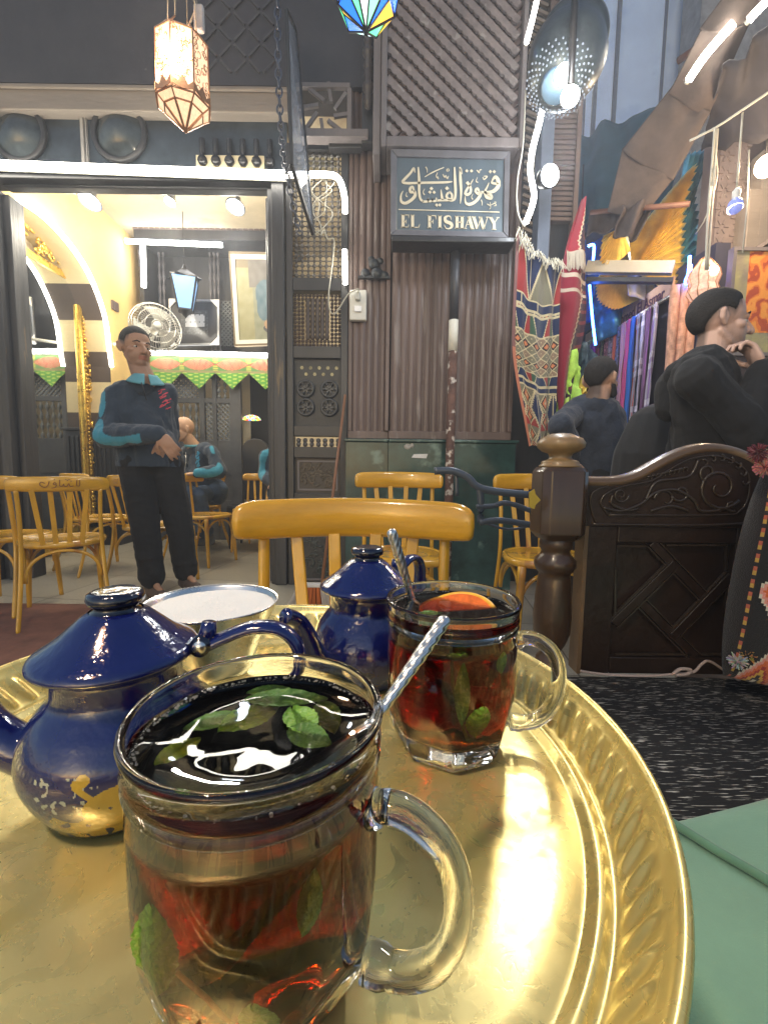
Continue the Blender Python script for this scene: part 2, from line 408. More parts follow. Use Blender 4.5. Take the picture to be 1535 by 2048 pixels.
# slatted vent over the lattice, corner bracket
mb = MB()
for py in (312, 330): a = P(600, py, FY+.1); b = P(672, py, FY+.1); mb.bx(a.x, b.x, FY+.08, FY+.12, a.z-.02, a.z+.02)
mb.build('vent_slat', M('painted_lit_slats', (.5, .45, .3), .6), LD)  # light on the slats is put into their pale colour

# ---- right wall of cafe front: reeded panels over marble dado ----
RW = thing('reeded_wall', P(860, 1180, FY), 'brown reeded wooden wall panel above green marble base', 'wall')
def reeded(name, px0, px1, y, zb, zt_, n, mat=brown):
    a = P(px0, 700, y).x; b = P(px1, 700, y).x; st = (b-a)/n; vs = []
    mb = MB(); k = n*8
    def fn(u, v):
        t = (u*n) % 1; hgt = math.sqrt(max(0, 1-(2*t-1)**2*.96)); return Vector((a+(b-a)*u, y-.022*hgt, zb+(zt_-zb)*v))
    mb.grid(fn, n*10, 1); mb.bx(a-.004, b+.004, y+.001, y+.06, zb-.02, zt_)
    return mb.build(name, mat, RW)
mz = P(860, 881, FY).z; ztr = P(800, 275, FY).z+.3
reeded('reeded_panel', 703, 772, FY+.01, mz+.06, ztr, 5)
reeded('reeded_panel', 783, 1020, FY-.05, mz+.06, ztr, 15)
mb = MB(); a = P(696, 700, FY).x; b = P(779, 700, FY-.03).x; c = P(1026, 700, FY-.05).x
mb.bx(a, b, FY-.02, FY+.1, mz+.005, mz+.062).bx(b, c, FY-.08, FY+.1, mz+.003, mz+.06).bx(a, a+.03, FY-.02, FY+.1, mz+.06, ztr).bx(b-.03, b, FY-.045, FY+.1, mz+.06, ztr).bx(c-.03, c, FY-.09, FY+.1, mz+.06, ztr)
mb.build('panel_trim', brown, RW, bevel=.006)
mb = MB(); d = P(1031, 900, FY-.1).x
mb.bx(a-.01, b, FY-.06, FY+.1, 0, mz-.02).bx(b, d, FY-.1, FY+.1, 0, mz-.022); mb.build('marble_base', marble, RW, bevel=.004)
mb = MB(); mb.bx(a-.02, b, FY-.08, FY+.1, mz-.019, mz+.003).bx(b+.002, d+.015, FY-.12, FY+.1, mz-.021, mz+.001); mb.build('marble_ledge', marble, RW, bevel=.006)
mb = MB(); q = P(838, 912, FY-.1); mb.prism([(q.x-.055, q.z-.012), (q.x+.05, q.z-.016), (q.x+.06, q.z+.016), (q.x-.04, q.z+.012)], FY-.1035, FY-.101)
mb.build('paper_scrap', M('torn_paper', (.55, .54, .52), .8), RW)
mb = MB(); q = P(815, 893, FY-.1); mb.ball(q, .02, 8, (1.4, .3, 1)); mb.ball(q+Vector((.03, 0, .008)), .015, 8, (1, .3, 1)); mb.build('plaster_blob', M('plaster_blob', (.35, .33, .3), .7, var=.3), RW)
bk = MB(); bk.bx(P(690, 300, FY).x, c, FY+.1, FY+.16, 0, ztop); bk.build('backing', dark, RW)

# dark post with turned finials between door panel and the bay
PO = thing('carved_post', P(720, 300, FY-.1), 'dark carved post with turned finials left of the big lattice bay', 'post')
xa, xb = P(724, 200, FY-.1).x, P(746, 200, FY-.1).x; zq = P(735, 292, FY-.1).z
mb = MB(); mb.bx(xa, xb, FY-.13, FY-.05, zq, ztop).bx(xa-.22, xa-.0, FY-.1, FY-.04, zq-.01, zq+.035); mb.build('shaft', dark, PO, bevel=.006)
for py in (60, 130):
    c = P(736, py+40, FY-.18); mb = MB(); mb.lathe([(0, -.15), (.02, -.13), (.03, -.09), (.022, -.05), (.035, -.03), (.035, 0), (.02, .02), (.03, .06), (.018, .11)], 12, c); mb.build('finial', M('finial_wood', (.07, .06, .055), .3), PO)
# star fret bracket x 600..690, y 175..265
FB = thing('fretwork_bracket', P(690, 270, FY-.12), 'wooden star fretwork panel above the lit lattice door', 'panel')
mb = MB(); a = P(600, 172, FY-.12); b = P(700, 266, FY-.12)
mb.bx(a.x, b.x, FY-.14, FY-.11, a.z-.02, a.z+.01).bx(a.x, b.x+.12, FY-.16, FY-.08, b.z-.05, b.z+.0).bx(b.x-.02, b.x+.01, FY-.14, FY-.1, b.z, a.z-.02)
mb.build('frame', greyb, FB, bevel=.004)
mb = MB(); c = P(652, 222, FY-.12)
for k in range(8):
    t = k*PI/4+.2; d = Vector((math.cos(t), 0, math.sin(t))); e = Vector((math.cos(t+.5), 0, math.sin(t+.5)))
    mb.beam(c+d*.06, c+e*.17, .022, .02, (0, 1, 0))
mb.build('star_bars', greyb, FB)

# ---- big lattice bay, upper right ----
BY = FY-.28
BA = thing('lattice_bay', P(900, 290, BY), 'large diagonal scalloped wooden lattice bay above the cafe sign', 'bay window')
xa, xb = P(762, 200, BY).x, P(1048, 200, BY).x; za = P(900, 300, BY).z
mb = MB(); mb.bx(xa, xa+.035, BY-.03, BY+.25, za, ztop).bx(xb-.03, xb, BY-.03, BY+.25, za, ztop).bx(xa+.035, xb-.03, BY-.03, BY+.25, za, za+.06).bx(xa-.05, xa-.002, BY+.0, BY+.3, za-.03, ztop)
mb.build('frame', greyb, BA, bevel=.008)
MB().bx(xa+.035, xb-.03, BY+.1, BY+.12, za+.06, ztop).build('backing', dark, BA)
ia, ib, ja = xa+.035, xb-.03, za+.06
mb = MB(); mb2 = MB(); pit = .088; Ltot = ztop-ja
def clipdiag(x, sgn):   # line z = ja + sgn*(x'-x) inside box
    pts = []
    for k in range(0, 60):
        pass
k = -2
sl = .92
off = 0
while off < (ib-ia)*sl+Ltot:                 # "\" slats: z = z0 - sl*(x-ia)
    z0 = ja+off; xs, xe = ia, ib
    ze = z0-sl*(xe-ia); 
    if ze < ja: xe = ia+(z0-ja)/sl; ze = ja
    zs = z0
    if zs > ztop: xs = ia+(z0-ztop)/sl; zs = ztop
    if xe > xs+.01:
        A = Vector((xs, BY, zs)); B = Vector((xe, BY, ze)); L = (B-A).length; n = max(1, int(L/.045)); dv = (B-A)/L; q = Vector((-dv.z, 0, dv.x))
        poly = []
        for i in range(n*4+1):
            t = min(L, i*.045/4); w_ = .017+.008*abs(math.sin(PI*t/.045)); poly.append(A+dv*t-q*w_)
        top = [A+dv*min(L, i*.045/4)+q*.02 for i in range(n*4+1)]
        vs = poly+top+[v+Vector((0, .018, 0)) for v in poly+top]; m = len(poly)
        fs = []
        for i in range(m-1):
            fs += [(i, i+1, m+i+1, m+i), (2*m+i, 3*m+i, 3*m+i+1, 2*m+i+1), (i, 2*m+i, 2*m+i+1, i+1), (m+i, m+i+1, 3*m+i+1, 3*m+i)]
        mb.add(vs, fs)
    off += pit
off = -(ib-ia)*sl
while off < Ltot:                            # "/" slats behind
    xs, xe = ia, ib; zs = ja+off; ze = zs+sl*(ib-ia)
    if zs < ja: xs = ia+(ja-zs)/sl; zs = ja
    if ze > ztop: xe = xe-(ze-ztop)/sl; ze = ztop
    if xe > xs+.01: mb2.beam((xs, BY+.035, zs), (xe, BY+.035, ze), .03, .018, (0, 1, 0))
    off += .05
mb.build('scalloped_slats', M('lattice_slat_wood', (.20, .165, .155), .42, var=.35, sc=9, coat=.1, alt=(.30, .27, .25), altsc=14, altpos=.6, bump=.3, bsc=40), BA); mb2.build('cross_slats', brown, BA)

# ---- cafe sign ----
SY = FY-.3
SG = thing('cafe_sign', P(900, 480, SY), 'framed blue-grey cafe sign with Arabic calligraphy and EL FISHAWY', 'sign')
s0 = P(779, 304, SY); s1 = P(1021, 312, SY); s2 = P(783, 474, SY); s3 = P(1016, 483, SY)
def sg(x, y, d=0.):   # x,y in zoomed px of the sign crop -> world on the sign plane (slightly crooked, real size)
    px = 770+x/5.904; py = 290+y/5.904
    p = P(px, py, SY); return Vector((p.x, SY+d, p.z))
mb = MB(); mb.add([sg(140, 150, 0), sg(1400, 180, 0), sg(1385, 1035, 0), sg(130, 1010, 0)], [(0, 1, 2, 3)]); mb.add([sg(140, 150, .03), sg(1400, 180, .03), sg(1385, 1035, .03), sg(130, 1010, .03)], [(3, 2, 1, 0)])
mb.build('sign_board', M('slate_blue_board', (.085, .115, .14), .5, var=.12, sc=6), SG)
mb = MB(); O = [(65, 68), (1465, 100), (1440, 1110), (62, 1080)]; I = [(140, 150), (1400, 180), (1385, 1035), (130, 1010)]
for k in range(4):
    a, b = O[k], O[(k+1) % 4]; c, d = I[k], I[(k+1) % 4]
    f = [sg(*a, -.02), sg(*b, -.02), sg(*d, -.012), sg(*c, -.012)]; bb = [sg(*a, .04), sg(*b, .04), sg(*d, .04), sg(*c, .04)]
    mb.add(f+bb, [(0, 1, 2, 3), (7, 6, 5, 4), (0, 4, 5, 1), (3, 2, 6, 7), (1, 5, 6, 2), (0, 3, 7, 4)])
mb.build('frame', M('sign_frame_wood', (.12, .12, .135), .45, var=.2, sc=8, coat=.1), SG, bevel=.004)
mb = MB(); mb.bx(s2.x, s3.x+.03, SY-.05, SY+.1, s2.z-.05, s2.z-.012); mb.build('ledge', dark, SG, bevel=.01)
ink = M('cream_sign_paint', (.62, .56, .42), .5, var=.08)
mb = MB()
def st(pts, w, sm=8):
    p = [(*q, 0) for q in pts]; b = bez(p, sm); n = len(b)
    if not isinstance(w, (list, tuple)): w = [w, w]
    ws = []
    for i in range(n):
        t = i/(n-1)*(len(w)-1); j = min(int(t), len(w)-2); ws.append(w[j]+(w[j+1]-w[j])*(t-j))
    mb.ribbon([(q.x, q.y) for q in b], ws, sg, -.004, -.001)
def dia(x, y, r=20): mb.prism([(x-r, y), (x, y-r), (x+r, y), (x, y+r)], -.004, -.001, mapf=lambda a, b, c: sg(a, b, c))
# frame line, rule
st([(135, 160), (130, 1005)], 8, 2); st([(135, 1008), (1370, 1035)], 8, 2); st([(155, 764), (1345, 796)], 11, 2)
# "El Fishawy" calligraphy, right word then left word
st([(1262, 418), (1295, 380), (1328, 420), (1330, 490), (1280, 545), (1220, 560), (1130, 560)], [18, 34, 44, 46, 40, 30, 26])      # qaf
st([(1262, 418), (1258, 450), (1300, 460), (1330, 455)], [16, 24, 26, 18])
dia(1237, 318); dia(1283, 318); dia(960, 310); dia(1015, 310)
st([(1222, 450), (1200, 500), (1175, 560), (1200, 620), (1245, 625), (1235, 590), (1180, 575)], [8, 16, 28, 40, 44, 34, 24])       # ha
st([(1110, 560), (1085, 520), (1062, 545), (1085, 575), (1120, 575), (1105, 620), (1050, 680), (985, 705), (945, 680), (940, 610)], [14, 30, 26, 30, 40, 34, 34, 34, 22, 6])   # waw
st([(1035, 410), (1000, 470), (960, 530), (945, 575), (970, 590), (1005, 560), (1000, 500), (960, 440)], [6, 16, 26, 34, 30, 26, 30, 34])    # ta marbuta
st([(880, 265), (886, 420), (893, 560), (884, 695)], [18, 34, 26, 6]); st([(885, 285), (905, 345)], [30, 8], 2)                     # alef
st([(815, 265), (822, 420), (826, 600), (800, 655), (740, 655), (680, 655), (600, 660)], [16, 32, 28, 26, 26, 26, 24])                # lam
st([(760, 560), (735, 575), (722, 610), (745, 640), (780, 640), (785, 590), (755, 555)], [14, 24, 28, 26, 28, 24, 18]); dia(727, 515, 24)   # fa
st([(655, 530), (664, 600), (676, 655)], [8, 26, 26]); dia(605, 712, 19); dia(642, 712, 19)
st([(600, 625), (600, 660), (560, 665), (556, 630), (552, 662), (510, 668), (505, 632), (500, 668), (440, 672)], [10, 24, 24, 12, 24, 24, 12, 24, 28], 4)   # shin
dia(543, 517, 22); dia(525, 560, 20); dia(575, 562, 20)
st([(388, 265), (398, 400), (400, 560), (415, 640), (450, 672)], [14, 32, 28, 26, 22])                                             # alef joined
st([(345, 560), (322, 500), (292, 520), (300, 560), (345, 560), (350, 600), (310, 650), (240, 690), (190, 670), (185, 600), (210, 545)], [14, 28, 30, 30, 36, 36, 34, 34, 30, 18, 5])   # waw
st([(350, 330), (335, 280), (300, 330), (225, 410), (210, 440), (260, 455), (450, 450), (700, 445), (790, 435)], [8, 26, 26, 30, 34, 28, 26, 26, 10])   # ya swept back
st([(465, 380), (560, 325), (690, 268)], [6, 13, 10]); st([(475, 262), (492, 290), (494, 330)], [12, 10, 4])
st([(735, 285), (722, 298), (735, 315), (752, 300), (738, 283)], 8); st([(615, 330), (600, 370), (625, 400), (618, 375)], [5, 10, 14, 5]); st([(680, 350), (700, 385), (712, 365), (730, 400), (745, 370)], [10, 12, 10, 12, 8])
st([(1080, 300), (1105, 330), (1112, 300), (1135, 295)], [12, 10, 8, 8]); st([(1150, 385), (1165, 410), (1200, 375), (1160, 372)], [10, 10, 14, 8]); st([(1085, 385), (1070, 430), (1092, 445)], [4, 10, 12])
st([(465, 520), (445, 560), (462, 590)], [4, 8, 14]); st([(255, 560), (242, 600), (262, 612)], [4, 8, 14]); st([(1032, 580), (1015, 620), (1030, 645)], [4, 8, 14]); st([(1128, 650), (1140, 680), (1138, 718)], [12, 8, 4])
st([(1200, 700), (1225, 712), (1260, 705), (1290, 690), (1305, 715), (1280, 722)], [8, 10, 7, 9, 9, 5]); st([(1235, 680), (1240, 740), (1225, 762)], [5, 7, 4]); dia(1290, 676, 6); dia(1303, 679, 6)
# EL FISHAWY, drawn letters with serifs
def L(pts, w): st(pts, w, 2)
def serif(x, y, w=44): L([(x-w/2, y), (x+w/2, y)], 9)
yo = lambda x: 822+(x-170)*.027; yb = lambda x: 977+(x-170)*.02
def stem(x, w=34): L([(x, yo(x)), (x, yb(x))], w); serif(x, yo(x)+4, w+14); serif(x, yb(x)-4, w+14)
stem(210); L([(210, yo(210)+5), (275, yo(275)+5)], 10); L([(274, yo(275)), (276, yo(275)+42)], [14, 3]); L([(210, 905), (248, 906)], 9); L([(246, 885), (246, 928)], 8); L([(210, yb(210)-6), (278, yb(270)-6)], 10); L([(276, yb(275)-42), (270, yb(270))], [3, 14])
stem(322); L([(322, yb(322)-6), (398, yb(390)-5)], 10); L([(406, 935), (392, 980)], [3, 16])
stem(522); L([(522, yo(522)+5), (590, yo(590)+5)], 10); L([(592, 835), (598, 882)], [16, 3]); L([(522, 908), (562, 909)], 9); L([(562, 885), (562, 932)], 8)
stem(643)
st([(778, 885), (766, 850), (738, 842), (706, 862), (715, 905), (770, 930), (785, 962), (755, 990), (715, 985), (694, 945)], [4, 12, 16, 32, 40, 40, 34, 16, 12, 4])
stem(845); stem(905); L([(845, 915), (905, 916)], 10)
L([(988, 852), (940, 990)], 9); L([(985, 848), (1025, 992)], 38); L([(958, 940), (1015, 941)], 8); serif(942, 990, 40); serif(1027, 993, 48)
L([(1040, 850), (1085, 990)], 36); L([(1125, 856), (1088, 992)], 9); L([(1120, 852), (1160, 995)], 36); L([(1203, 858), (1162, 996)], 9); serif(1042, 850, 50); serif(1120, 853, 46); serif(1204, 856, 36)
L([(1240, 858), (1278, 925)], 34); L([(1328, 860), (1284, 925)], 9); L([(1282, 920), (1282, 1000)], 34); serif(1240, 858, 50); serif(1328, 859, 34); serif(1282, 1000, 54)
mb.build('lettering', ink, SG)
# ======================= THE TABLE =======================
TZ = .696                                       # tray floor height
TC = Vector((-.0691, .2295, 0))
tb = thing('side_table', (TC.x, TC.y, 0), 'small dark round table under the brass tray', 'table')
MB().lathe([(0, .668), (.155, .668), (.16, .674), (.16, .686), (.155, .69), (0, .69)], 40, (TC.x, TC.y, 0)).build('table_top', walnut, tb)
MB().lathe([(0, .03), (.03, .03), (.03, .05), (.018, .1), (.022, .3), (.016, .5), (.03, .66), (.0, .665)], 16, (TC.x, TC.y, 0)).build('pedestal', walnut, tb)
for k in range(3):
    a = k*2*PI/3+.5; MB().tube([(TC.x, TC.y, .09), (TC.x+.1*math.cos(a), TC.y+.1*math.sin(a), .06), (TC.x+.19*math.cos(a), TC.y+.19*math.sin(a), .014)], [.016, .014, .012], 8).build('leg', walnut, tb)

def brass_mat():
    m = M('worn_brass', (.80, .66, .27), .3, metal=.60, var=.06, sc=16, alt=(.74, .59, .21), altsc=9, altpos=.5, spec=.6)
    t = m.node_tree; b = t.nodes['Principled BSDF']
    tc = nd(t, 'ShaderNodeTexCoord')
    v = nd(t, 'ShaderNodeTexNoise'); v.inputs['Scale'].default_value = 60; v.inputs['Detail'].default_value = 6; v.inputs['Distortion'].default_value = 1.5
    t.links.new(tc.outputs['Object'], v.inputs[0])
    n2 = nd(t, 'ShaderNodeTexVoronoi', feature='DISTANCE_TO_EDGE'); n2.inputs['Scale'].default_value = 110
    wv = nd(t, 'ShaderNodeVectorMath', operation='ADD'); t.links.new(tc.outputs['Object'], wv.inputs[0])
    sc = nd(t, 'ShaderNodeVectorMath', operation='SCALE'); sc.inputs[3].default_value = .02; t.links.new(v.outputs['Color'], sc.inputs[0]); t.links.new(sc.outputs[0], wv.inputs[1])
    t.links.new(wv.outputs[0], n2.inputs['Vector'])
    r = nd(t, 'ShaderNodeMapRange'); t.links.new(n2.outputs[0], r.inputs[0]); r.inputs[2].default_value = .03; r.inputs[3].default_value = 0; r.inputs[4].default_value = 1
    bp = nd(t, 'ShaderNodeBump'); bp.inputs['Strength'].default_value = .05; bp.inputs['Distance'].default_value = .0006
    ad = nd(t, 'ShaderNodeMath', operation='ADD'); t.links.new(r.outputs[0], ad.inputs[0]); t.links.new(v.outputs[0], ad.inputs[1])
    t.links.new(ad.outputs[0], bp.inputs['Height']); t.links.new(bp.outputs[0], b.inputs['Normal'])
    rr = nd(t, 'ShaderNodeMapRange'); t.links.new(v.outputs[0], rr.inputs[0]); rr.inputs[1].default_value = .3; rr.inputs[2].default_value = .7
    rr.inputs[3].default_value = .20; rr.inputs[4].default_value = .36; t.links.new(rr.outputs[0], b.inputs['Roughness'])
    return m
TR = thing('brass_tray', (TC.x, TC.y, TZ), 'round yellow brass tray with fluted rim under the tea things', 'tray')
def trayr(k, a):    # height offset of the slanted embossed flutes
    return 0
mb = MB(); n = 1080
prof = [(0, 0)]+[(.03*i, 0) for i in range(1, 5)]+[(.145, 0), (.155, 0), (.1655, .0), (.167, -.0006), (.1685, .0), (.1705, .0028), (.1725, .0036), (.1745, .0028), (.176, .0014), (.1775, .0012), (.1785, .0016)]
fl = [(.1785+.013*i/14, .0016+.0205*(i/14)**1.25) for i in range(1, 15)]
rim = [(.1930, .0235), (.1938, .0262), (.1948, .0275), (.1962, .0282), (.1976, .0278), (.1984, .0262), (.1979, .0245), (.1962, .0238), (.194, .022), (.188, .010), (.181, 0), (.174, -.0025), (.0, -.0025)]
allp = prof+fl+rim; vs = []; NF = 96
for (r, z) in allp:
    for j in range(n):
        a = 2*PI*j/n; dz = 0; dr = 0
        if (r, z) in fl:
            i = fl.index((r, z)); u = i/13; env = max(0, math.sin(PI*min(1, max(0, (u-.02)/.86))))**.5
            ph = (a*NF/(2*PI) - u*.8) % 1; bumpv = (.5+.5*math.cos(2*PI*ph))**2.2*env
            dz = bumpv*.0015; dr = -bumpv*.0017
        vs.append((TC.x+(r+dr)*math.cos(a), TC.y+(r+dr)*math.sin(a), TZ+z+dz))
fs = [(i*n+j, i*n+(j+1) % n, (i+1)*n+(j+1) % n, (i+1)*n+j) for i in range(len(allp)-1) for j in range(n)]
mb.add(vs, fs, None, True)
mb.build('tray_body', brass_mat(), TR)

# ---- glass + tea materials ----
def glass_mat():
    m = bpy.data.materials.new('clear_glass'); m.use_nodes = True; b = m.node_tree.nodes['Principled BSDF']
    b.inputs['Base Color'].default_value = (.985, .99, .98, 1); b.inputs['Roughness'].default_value = .0
    b.inputs['Transmission Weight'].default_value = 1; b.inputs['IOR'].default_value = 1.48
    t = m.node_tree; tc = nd(t, 'ShaderNodeTexCoord'); n = nd(t, 'ShaderNodeTexNoise'); n.inputs['Scale'].default_value = 45; n.inputs['Detail'].default_value = 2
    t.links.new(tc.outputs['Object'], n.inputs[0]); bp = nd(t, 'ShaderNodeBump'); bp.inputs['Strength'].default_value = .05; bp.inputs['Distance'].default_value = .002
    t.links.new(n.outputs[0], bp.inputs['Height']); t.links.new(bp.outputs[0], b.inputs['Normal'])
    return m
GL = glass_mat()
TEACOL, TEADEN = (.89, .66, .33, 1), 340
def tea_mat():
    m = bpy.data.materials.new('black_tea'); m.use_nodes = True; t = m.node_tree; b = t.nodes['Principled BSDF']
    b.inputs['Base Color'].default_value = (1, 1, 1, 1); b.inputs['Roughness'].default_value = 0
    b.inputs['Transmission Weight'].default_value = 1; b.inputs['IOR'].default_value = 1.33
    v = nd(t, 'ShaderNodeVolumeAbsorption'); v.inputs[0].default_value = TEACOL; v.inputs[1].default_value = TEADEN
    t.links.new(v.outputs[0], t.nodes['Material Output'].inputs['Volume'])
    tc = nd(t, 'ShaderNodeTexCoord'); n = nd(t, 'ShaderNodeTexNoise'); n.inputs['Scale'].default_value = 70; n.inputs['Detail'].default_value = 1; n.inputs['Distortion'].default_value = .5
    t.links.new(tc.outputs['Object'], n.inputs[0]); bp = nd(t, 'ShaderNodeBump'); bp.inputs['Strength'].default_value = .10; bp.inputs['Distance'].default_value = .001
    t.links.new(n.outputs[0], bp.inputs['Height']); t.links.new(bp.outputs[0], b.inputs['Normal'])
    return m
TEA = tea_mat()
def tea_side():       # glass-to-tea boundary
    m = bpy.data.materials.new('tea_against_glass'); m.use_nodes = True; t = m.node_tree; t.nodes.remove(t.nodes['Principled BSDF'])
    g = nd(t, 'ShaderNodeBsdfGlass'); g.inputs['IOR'].default_value = .90; g.inputs['Roughness'].default_value = 0; g.inputs['Color'].default_value = (1, 1, 1, 1)
    v = nd(t, 'ShaderNodeVolumeAbsorption'); v.inputs[0].default_value = TEACOL; v.inputs[1].default_value = TEADEN
    t.links.new(g.outputs[0], t.nodes['Material Output'].inputs['Surface']); t.links.new(v.outputs[0], t.nodes['Material Output'].inputs['Volume']); return m
TEA_SIDE = tea_side()
leafm = M('mint_leaf', (.07, .17, .02), .4, var=.4, sc=90, bump=.5, bsc=260, coat=.2)
leafm2 = M('young_mint_leaf', (.16, .34, .03), .35, var=.3, sc=90, bump=.5, bsc=260)
foam = M('tea_bubbles', (.85, .8, .7), .05, var=0, trans=.75, ior=1.1)
steel = M('polished_steel', (.74, .73, .71), .27, metal=1, var=.08, sc=40)
MUGH = .0895
def mug(c, ang, label, top):
    t = thing('tea_glass', (c[0], c[1], TZ+.0006), label, 'glass mug', 'glass mugs of tea on the tray')
    def out(r, z, a):
        if z < .034:
            k = 8; m_ = (a % (2*PI/k))-PI/k; fac = math.cos(PI/k)/math.cos(m_)
            env = min(1, max(0, (.034-z)/.012 - (abs(m_)/(PI/k))**2*.9)); return r*(1-(1-fac)*env*.95)
        return r
    prof = [(0, .0015), (.020, .0015), (.024, .0), (.0285, .0002), (.0302, .003), (.0322, .007), (.0338, .012), (.0347, .018), (.0353, .024), (.0356, .030), (.0358, .036), (.0360, .050), (.0361, .065), (.0362, .078), (.0362, .0745), (.0367, .0755), (.0362, .0765), (.0363, .0785), (.0368, .0795), (.0363, .0805), (.0366, .085), (.0372, .0870), (.0374, .0882), (.0367, .0895), (.0355, .0892), (.0348, .0875), (.03448, top)]
    inn = []
    prof = [(r*1.045, z) for r, z in prof]; inn = [(r*1.045, z) for r, z in inn]
    m = MB(); o = Vector((c[0], c[1], TZ+.0006))
    vs = []; n = 128
    for q, (r, z) in enumerate(prof+inn):
        for j in range(n):
            a = 2*PI*j/n; rr = out(r, z, a) if q < 14 else r
            vs.append(o+Vector((rr*math.cos(a+ang), rr*math.sin(a+ang), z)))
    k = len(prof+inn)
    m.add(vs, [(i*n+j, i*n+(j+1) % n, (i+1)*n+(j+1) % n, (i+1)*n+j) for i in range(k-1) for j in range(n)], None, True)
    m.build('glass_body', GL, t)
    d = Vector((math.cos(ang), math.sin(ang), 0)); U = Vector((0, 0, 1))
    hp = [(.0372, .0635), (.043, .0660), (.051, .0645), (.0595, .0575), (.0635, .046), (.0628, .032), (.0575, .0205), (.048, .0140), (.0362, .0135)]
    pts = bez([o+d*a+U*b for a, b in hp], 6)
    side = d.cross(U)
    m = MB(); nn = len(pts); m.tube(pts, [.0052 if 3 < i < nn-4 else .0062 for i in range(nn)], 16, flat=.8, upv=side); m.build('handle', GL, t)
    return t, o
def leaf(mb, c, L, W, ang, tilt=0, roll=0, curl=.15):
    R = Matrix.Rotation(ang, 3, 'Z') @ Matrix.Rotation(tilt, 3, 'Y') @ Matrix.Rotation(roll, 3, 'X')
    def fn(u, v):
        t = u; w_ = W*math.sin(PI*min(1, t*.98+.01))**.75*(1-.25*t)*(1+.05*math.sin(t*55)); s_ = (v-.5)
        return Vector(c)+R @ Vector((L*(t-.5), w_*s_, curl*L*(t-.5)**2*-1.2-abs(s_)*-W*.22+.03*W*math.sin(t*40)*abs(s_)))
    mb.grid(fn, 22, 8)
# front mug
g1, o1 = mug((-.0384, .1304), -.30, 'nearest glass mug of dark tea with mint, front of the tray', .0815)
g2, o2 = mug((.0411, .2509), -.06, 'farther glass mug of red tea with a lemon slice, beside the small pot', .0830)
def fill(gt, o, top, label, seed):
    t = thing('mint_tea', o+Vector((0, 0, .0118)), label, 'tea', 'mint teas in the glass mugs')
    inn = [(r*1.045, z) for r, z in [(0, .0113), (.012, .0115), (.024, .0122), (.0295, .0142), (.0318, .0188), (.0329, .0260), (.0335, .0360), (.0339, .0500), (.0341, .0650), (.03448, top)]]
    lq = MB().lathe(inn+[(.0353, top-.0006), (.02, top-.0010), (0, top-.0010)], 128, o).build('liquid', TEA_SIDE, t, weld=True); lq.data.materials.append(TEA)
    zt = top-.0012
    for p in lq.data.polygons:
        if p.center.z+ORG[lq.name].z-o.z > zt+.0001 and abs(p.normal.z) > .6: p.material_index = 1
    rd = random.Random(seed); m = MB()
    for k in range(150):
        a = rd.gauss(2.4, .9) if rd.random() < .5 else rd.uniform(0, 2*PI); r = .0352-abs(rd.gauss(0, .0007)); q = rd.uniform(.0002, .00055)
        m.ball(o+Vector((r*math.cos(a), r*math.sin(a), top-.0006)), q, 6)
    m.build('bubble_ring', foam, t); t['_'] = 0; del t['_']
    return t
t1 = fill(g1, o1, .0815, 'dark mint tea with floating leaves in the nearest mug', 3)
t2 = fill(g2, o2, .0830, 'red mint tea with lemon slice in the farther mug', 5)
def leaves(t, o, lst):
    for (x, y, z, L, W, a, ti, ro, young) in lst:
        m = MB(); leaf(m, o+Vector((x, y, z)), L, W, a, ti, ro); m.build('mint_leaf', leafm2 if young else leafm, t)
leaves(t1, o1, [(.004, .020, .0798, .030, .012, .1, .05, .1, 0), (-.016, .006, .0796, .020, .009, .5, 0, .2, 0), (.012, .006, .0800, .017, .013, -1.0, .1, .0, 1), (.016, -.002, .0795, .016, .011, -.4, .1, .3, 0), (-.004, .026, .0796, .016, .008, .3, .05, .0, 0), (-.006, .010, .0775, .024, .014, .9, .15, .2, 1), (.020, .012, .0770, .020, .011, -1.2, .1, .1, 0), (-.022, -.008, .0775, .016, .009, 1.1, .1, .1, 1),
    (-.018, -.0292, .040, .030, .017, -1.35, -1.45, 0, 1), (.008, -.0325, .024, .018, .012, -1.7, -1.2, 0, 0), (-.006, -.0325, .022, .013, .006, -1.57, -.6, 0, 0), (.019, -.0265, .052, .016, .009, -1.9, -1.9, 0, 0)])
leaves(t2, o2, [(-.014, -.008, .0812, .016, .008, .2, 0, .1, 0), (-.002, -.0325, .068, .020, .012, -1.57, -.4, 0, 1), (.001, -.0330, .048, .034, .009, -1.6, -1.6, 0, 0), (.010, -.0325, .032, .028, .015, -1.4, -1.0, 0, 1), (.022, -.0255, .062, .014, .008, -1.1, -1.4, 0, 1)])
m = MB(); m.tube([o1+Vector((-.012, -.025, .034)), o1+Vector((-.005, -.026, .028)), o1+Vector((.002, -.028, .020))], .0009, 6); m.build('mint_stem', M('tan_stem', (.35, .22, .06), .5), t1)
m = MB(); m.tube([o2+Vector((-.004, -.022, .079)), o2+Vector((-.003, -.026, .05)), o2+Vector((.004, -.027, .02))], .0009, 6); m.build('mint_stem', M('green_stem', (.12, .2, .04), .5), t2)
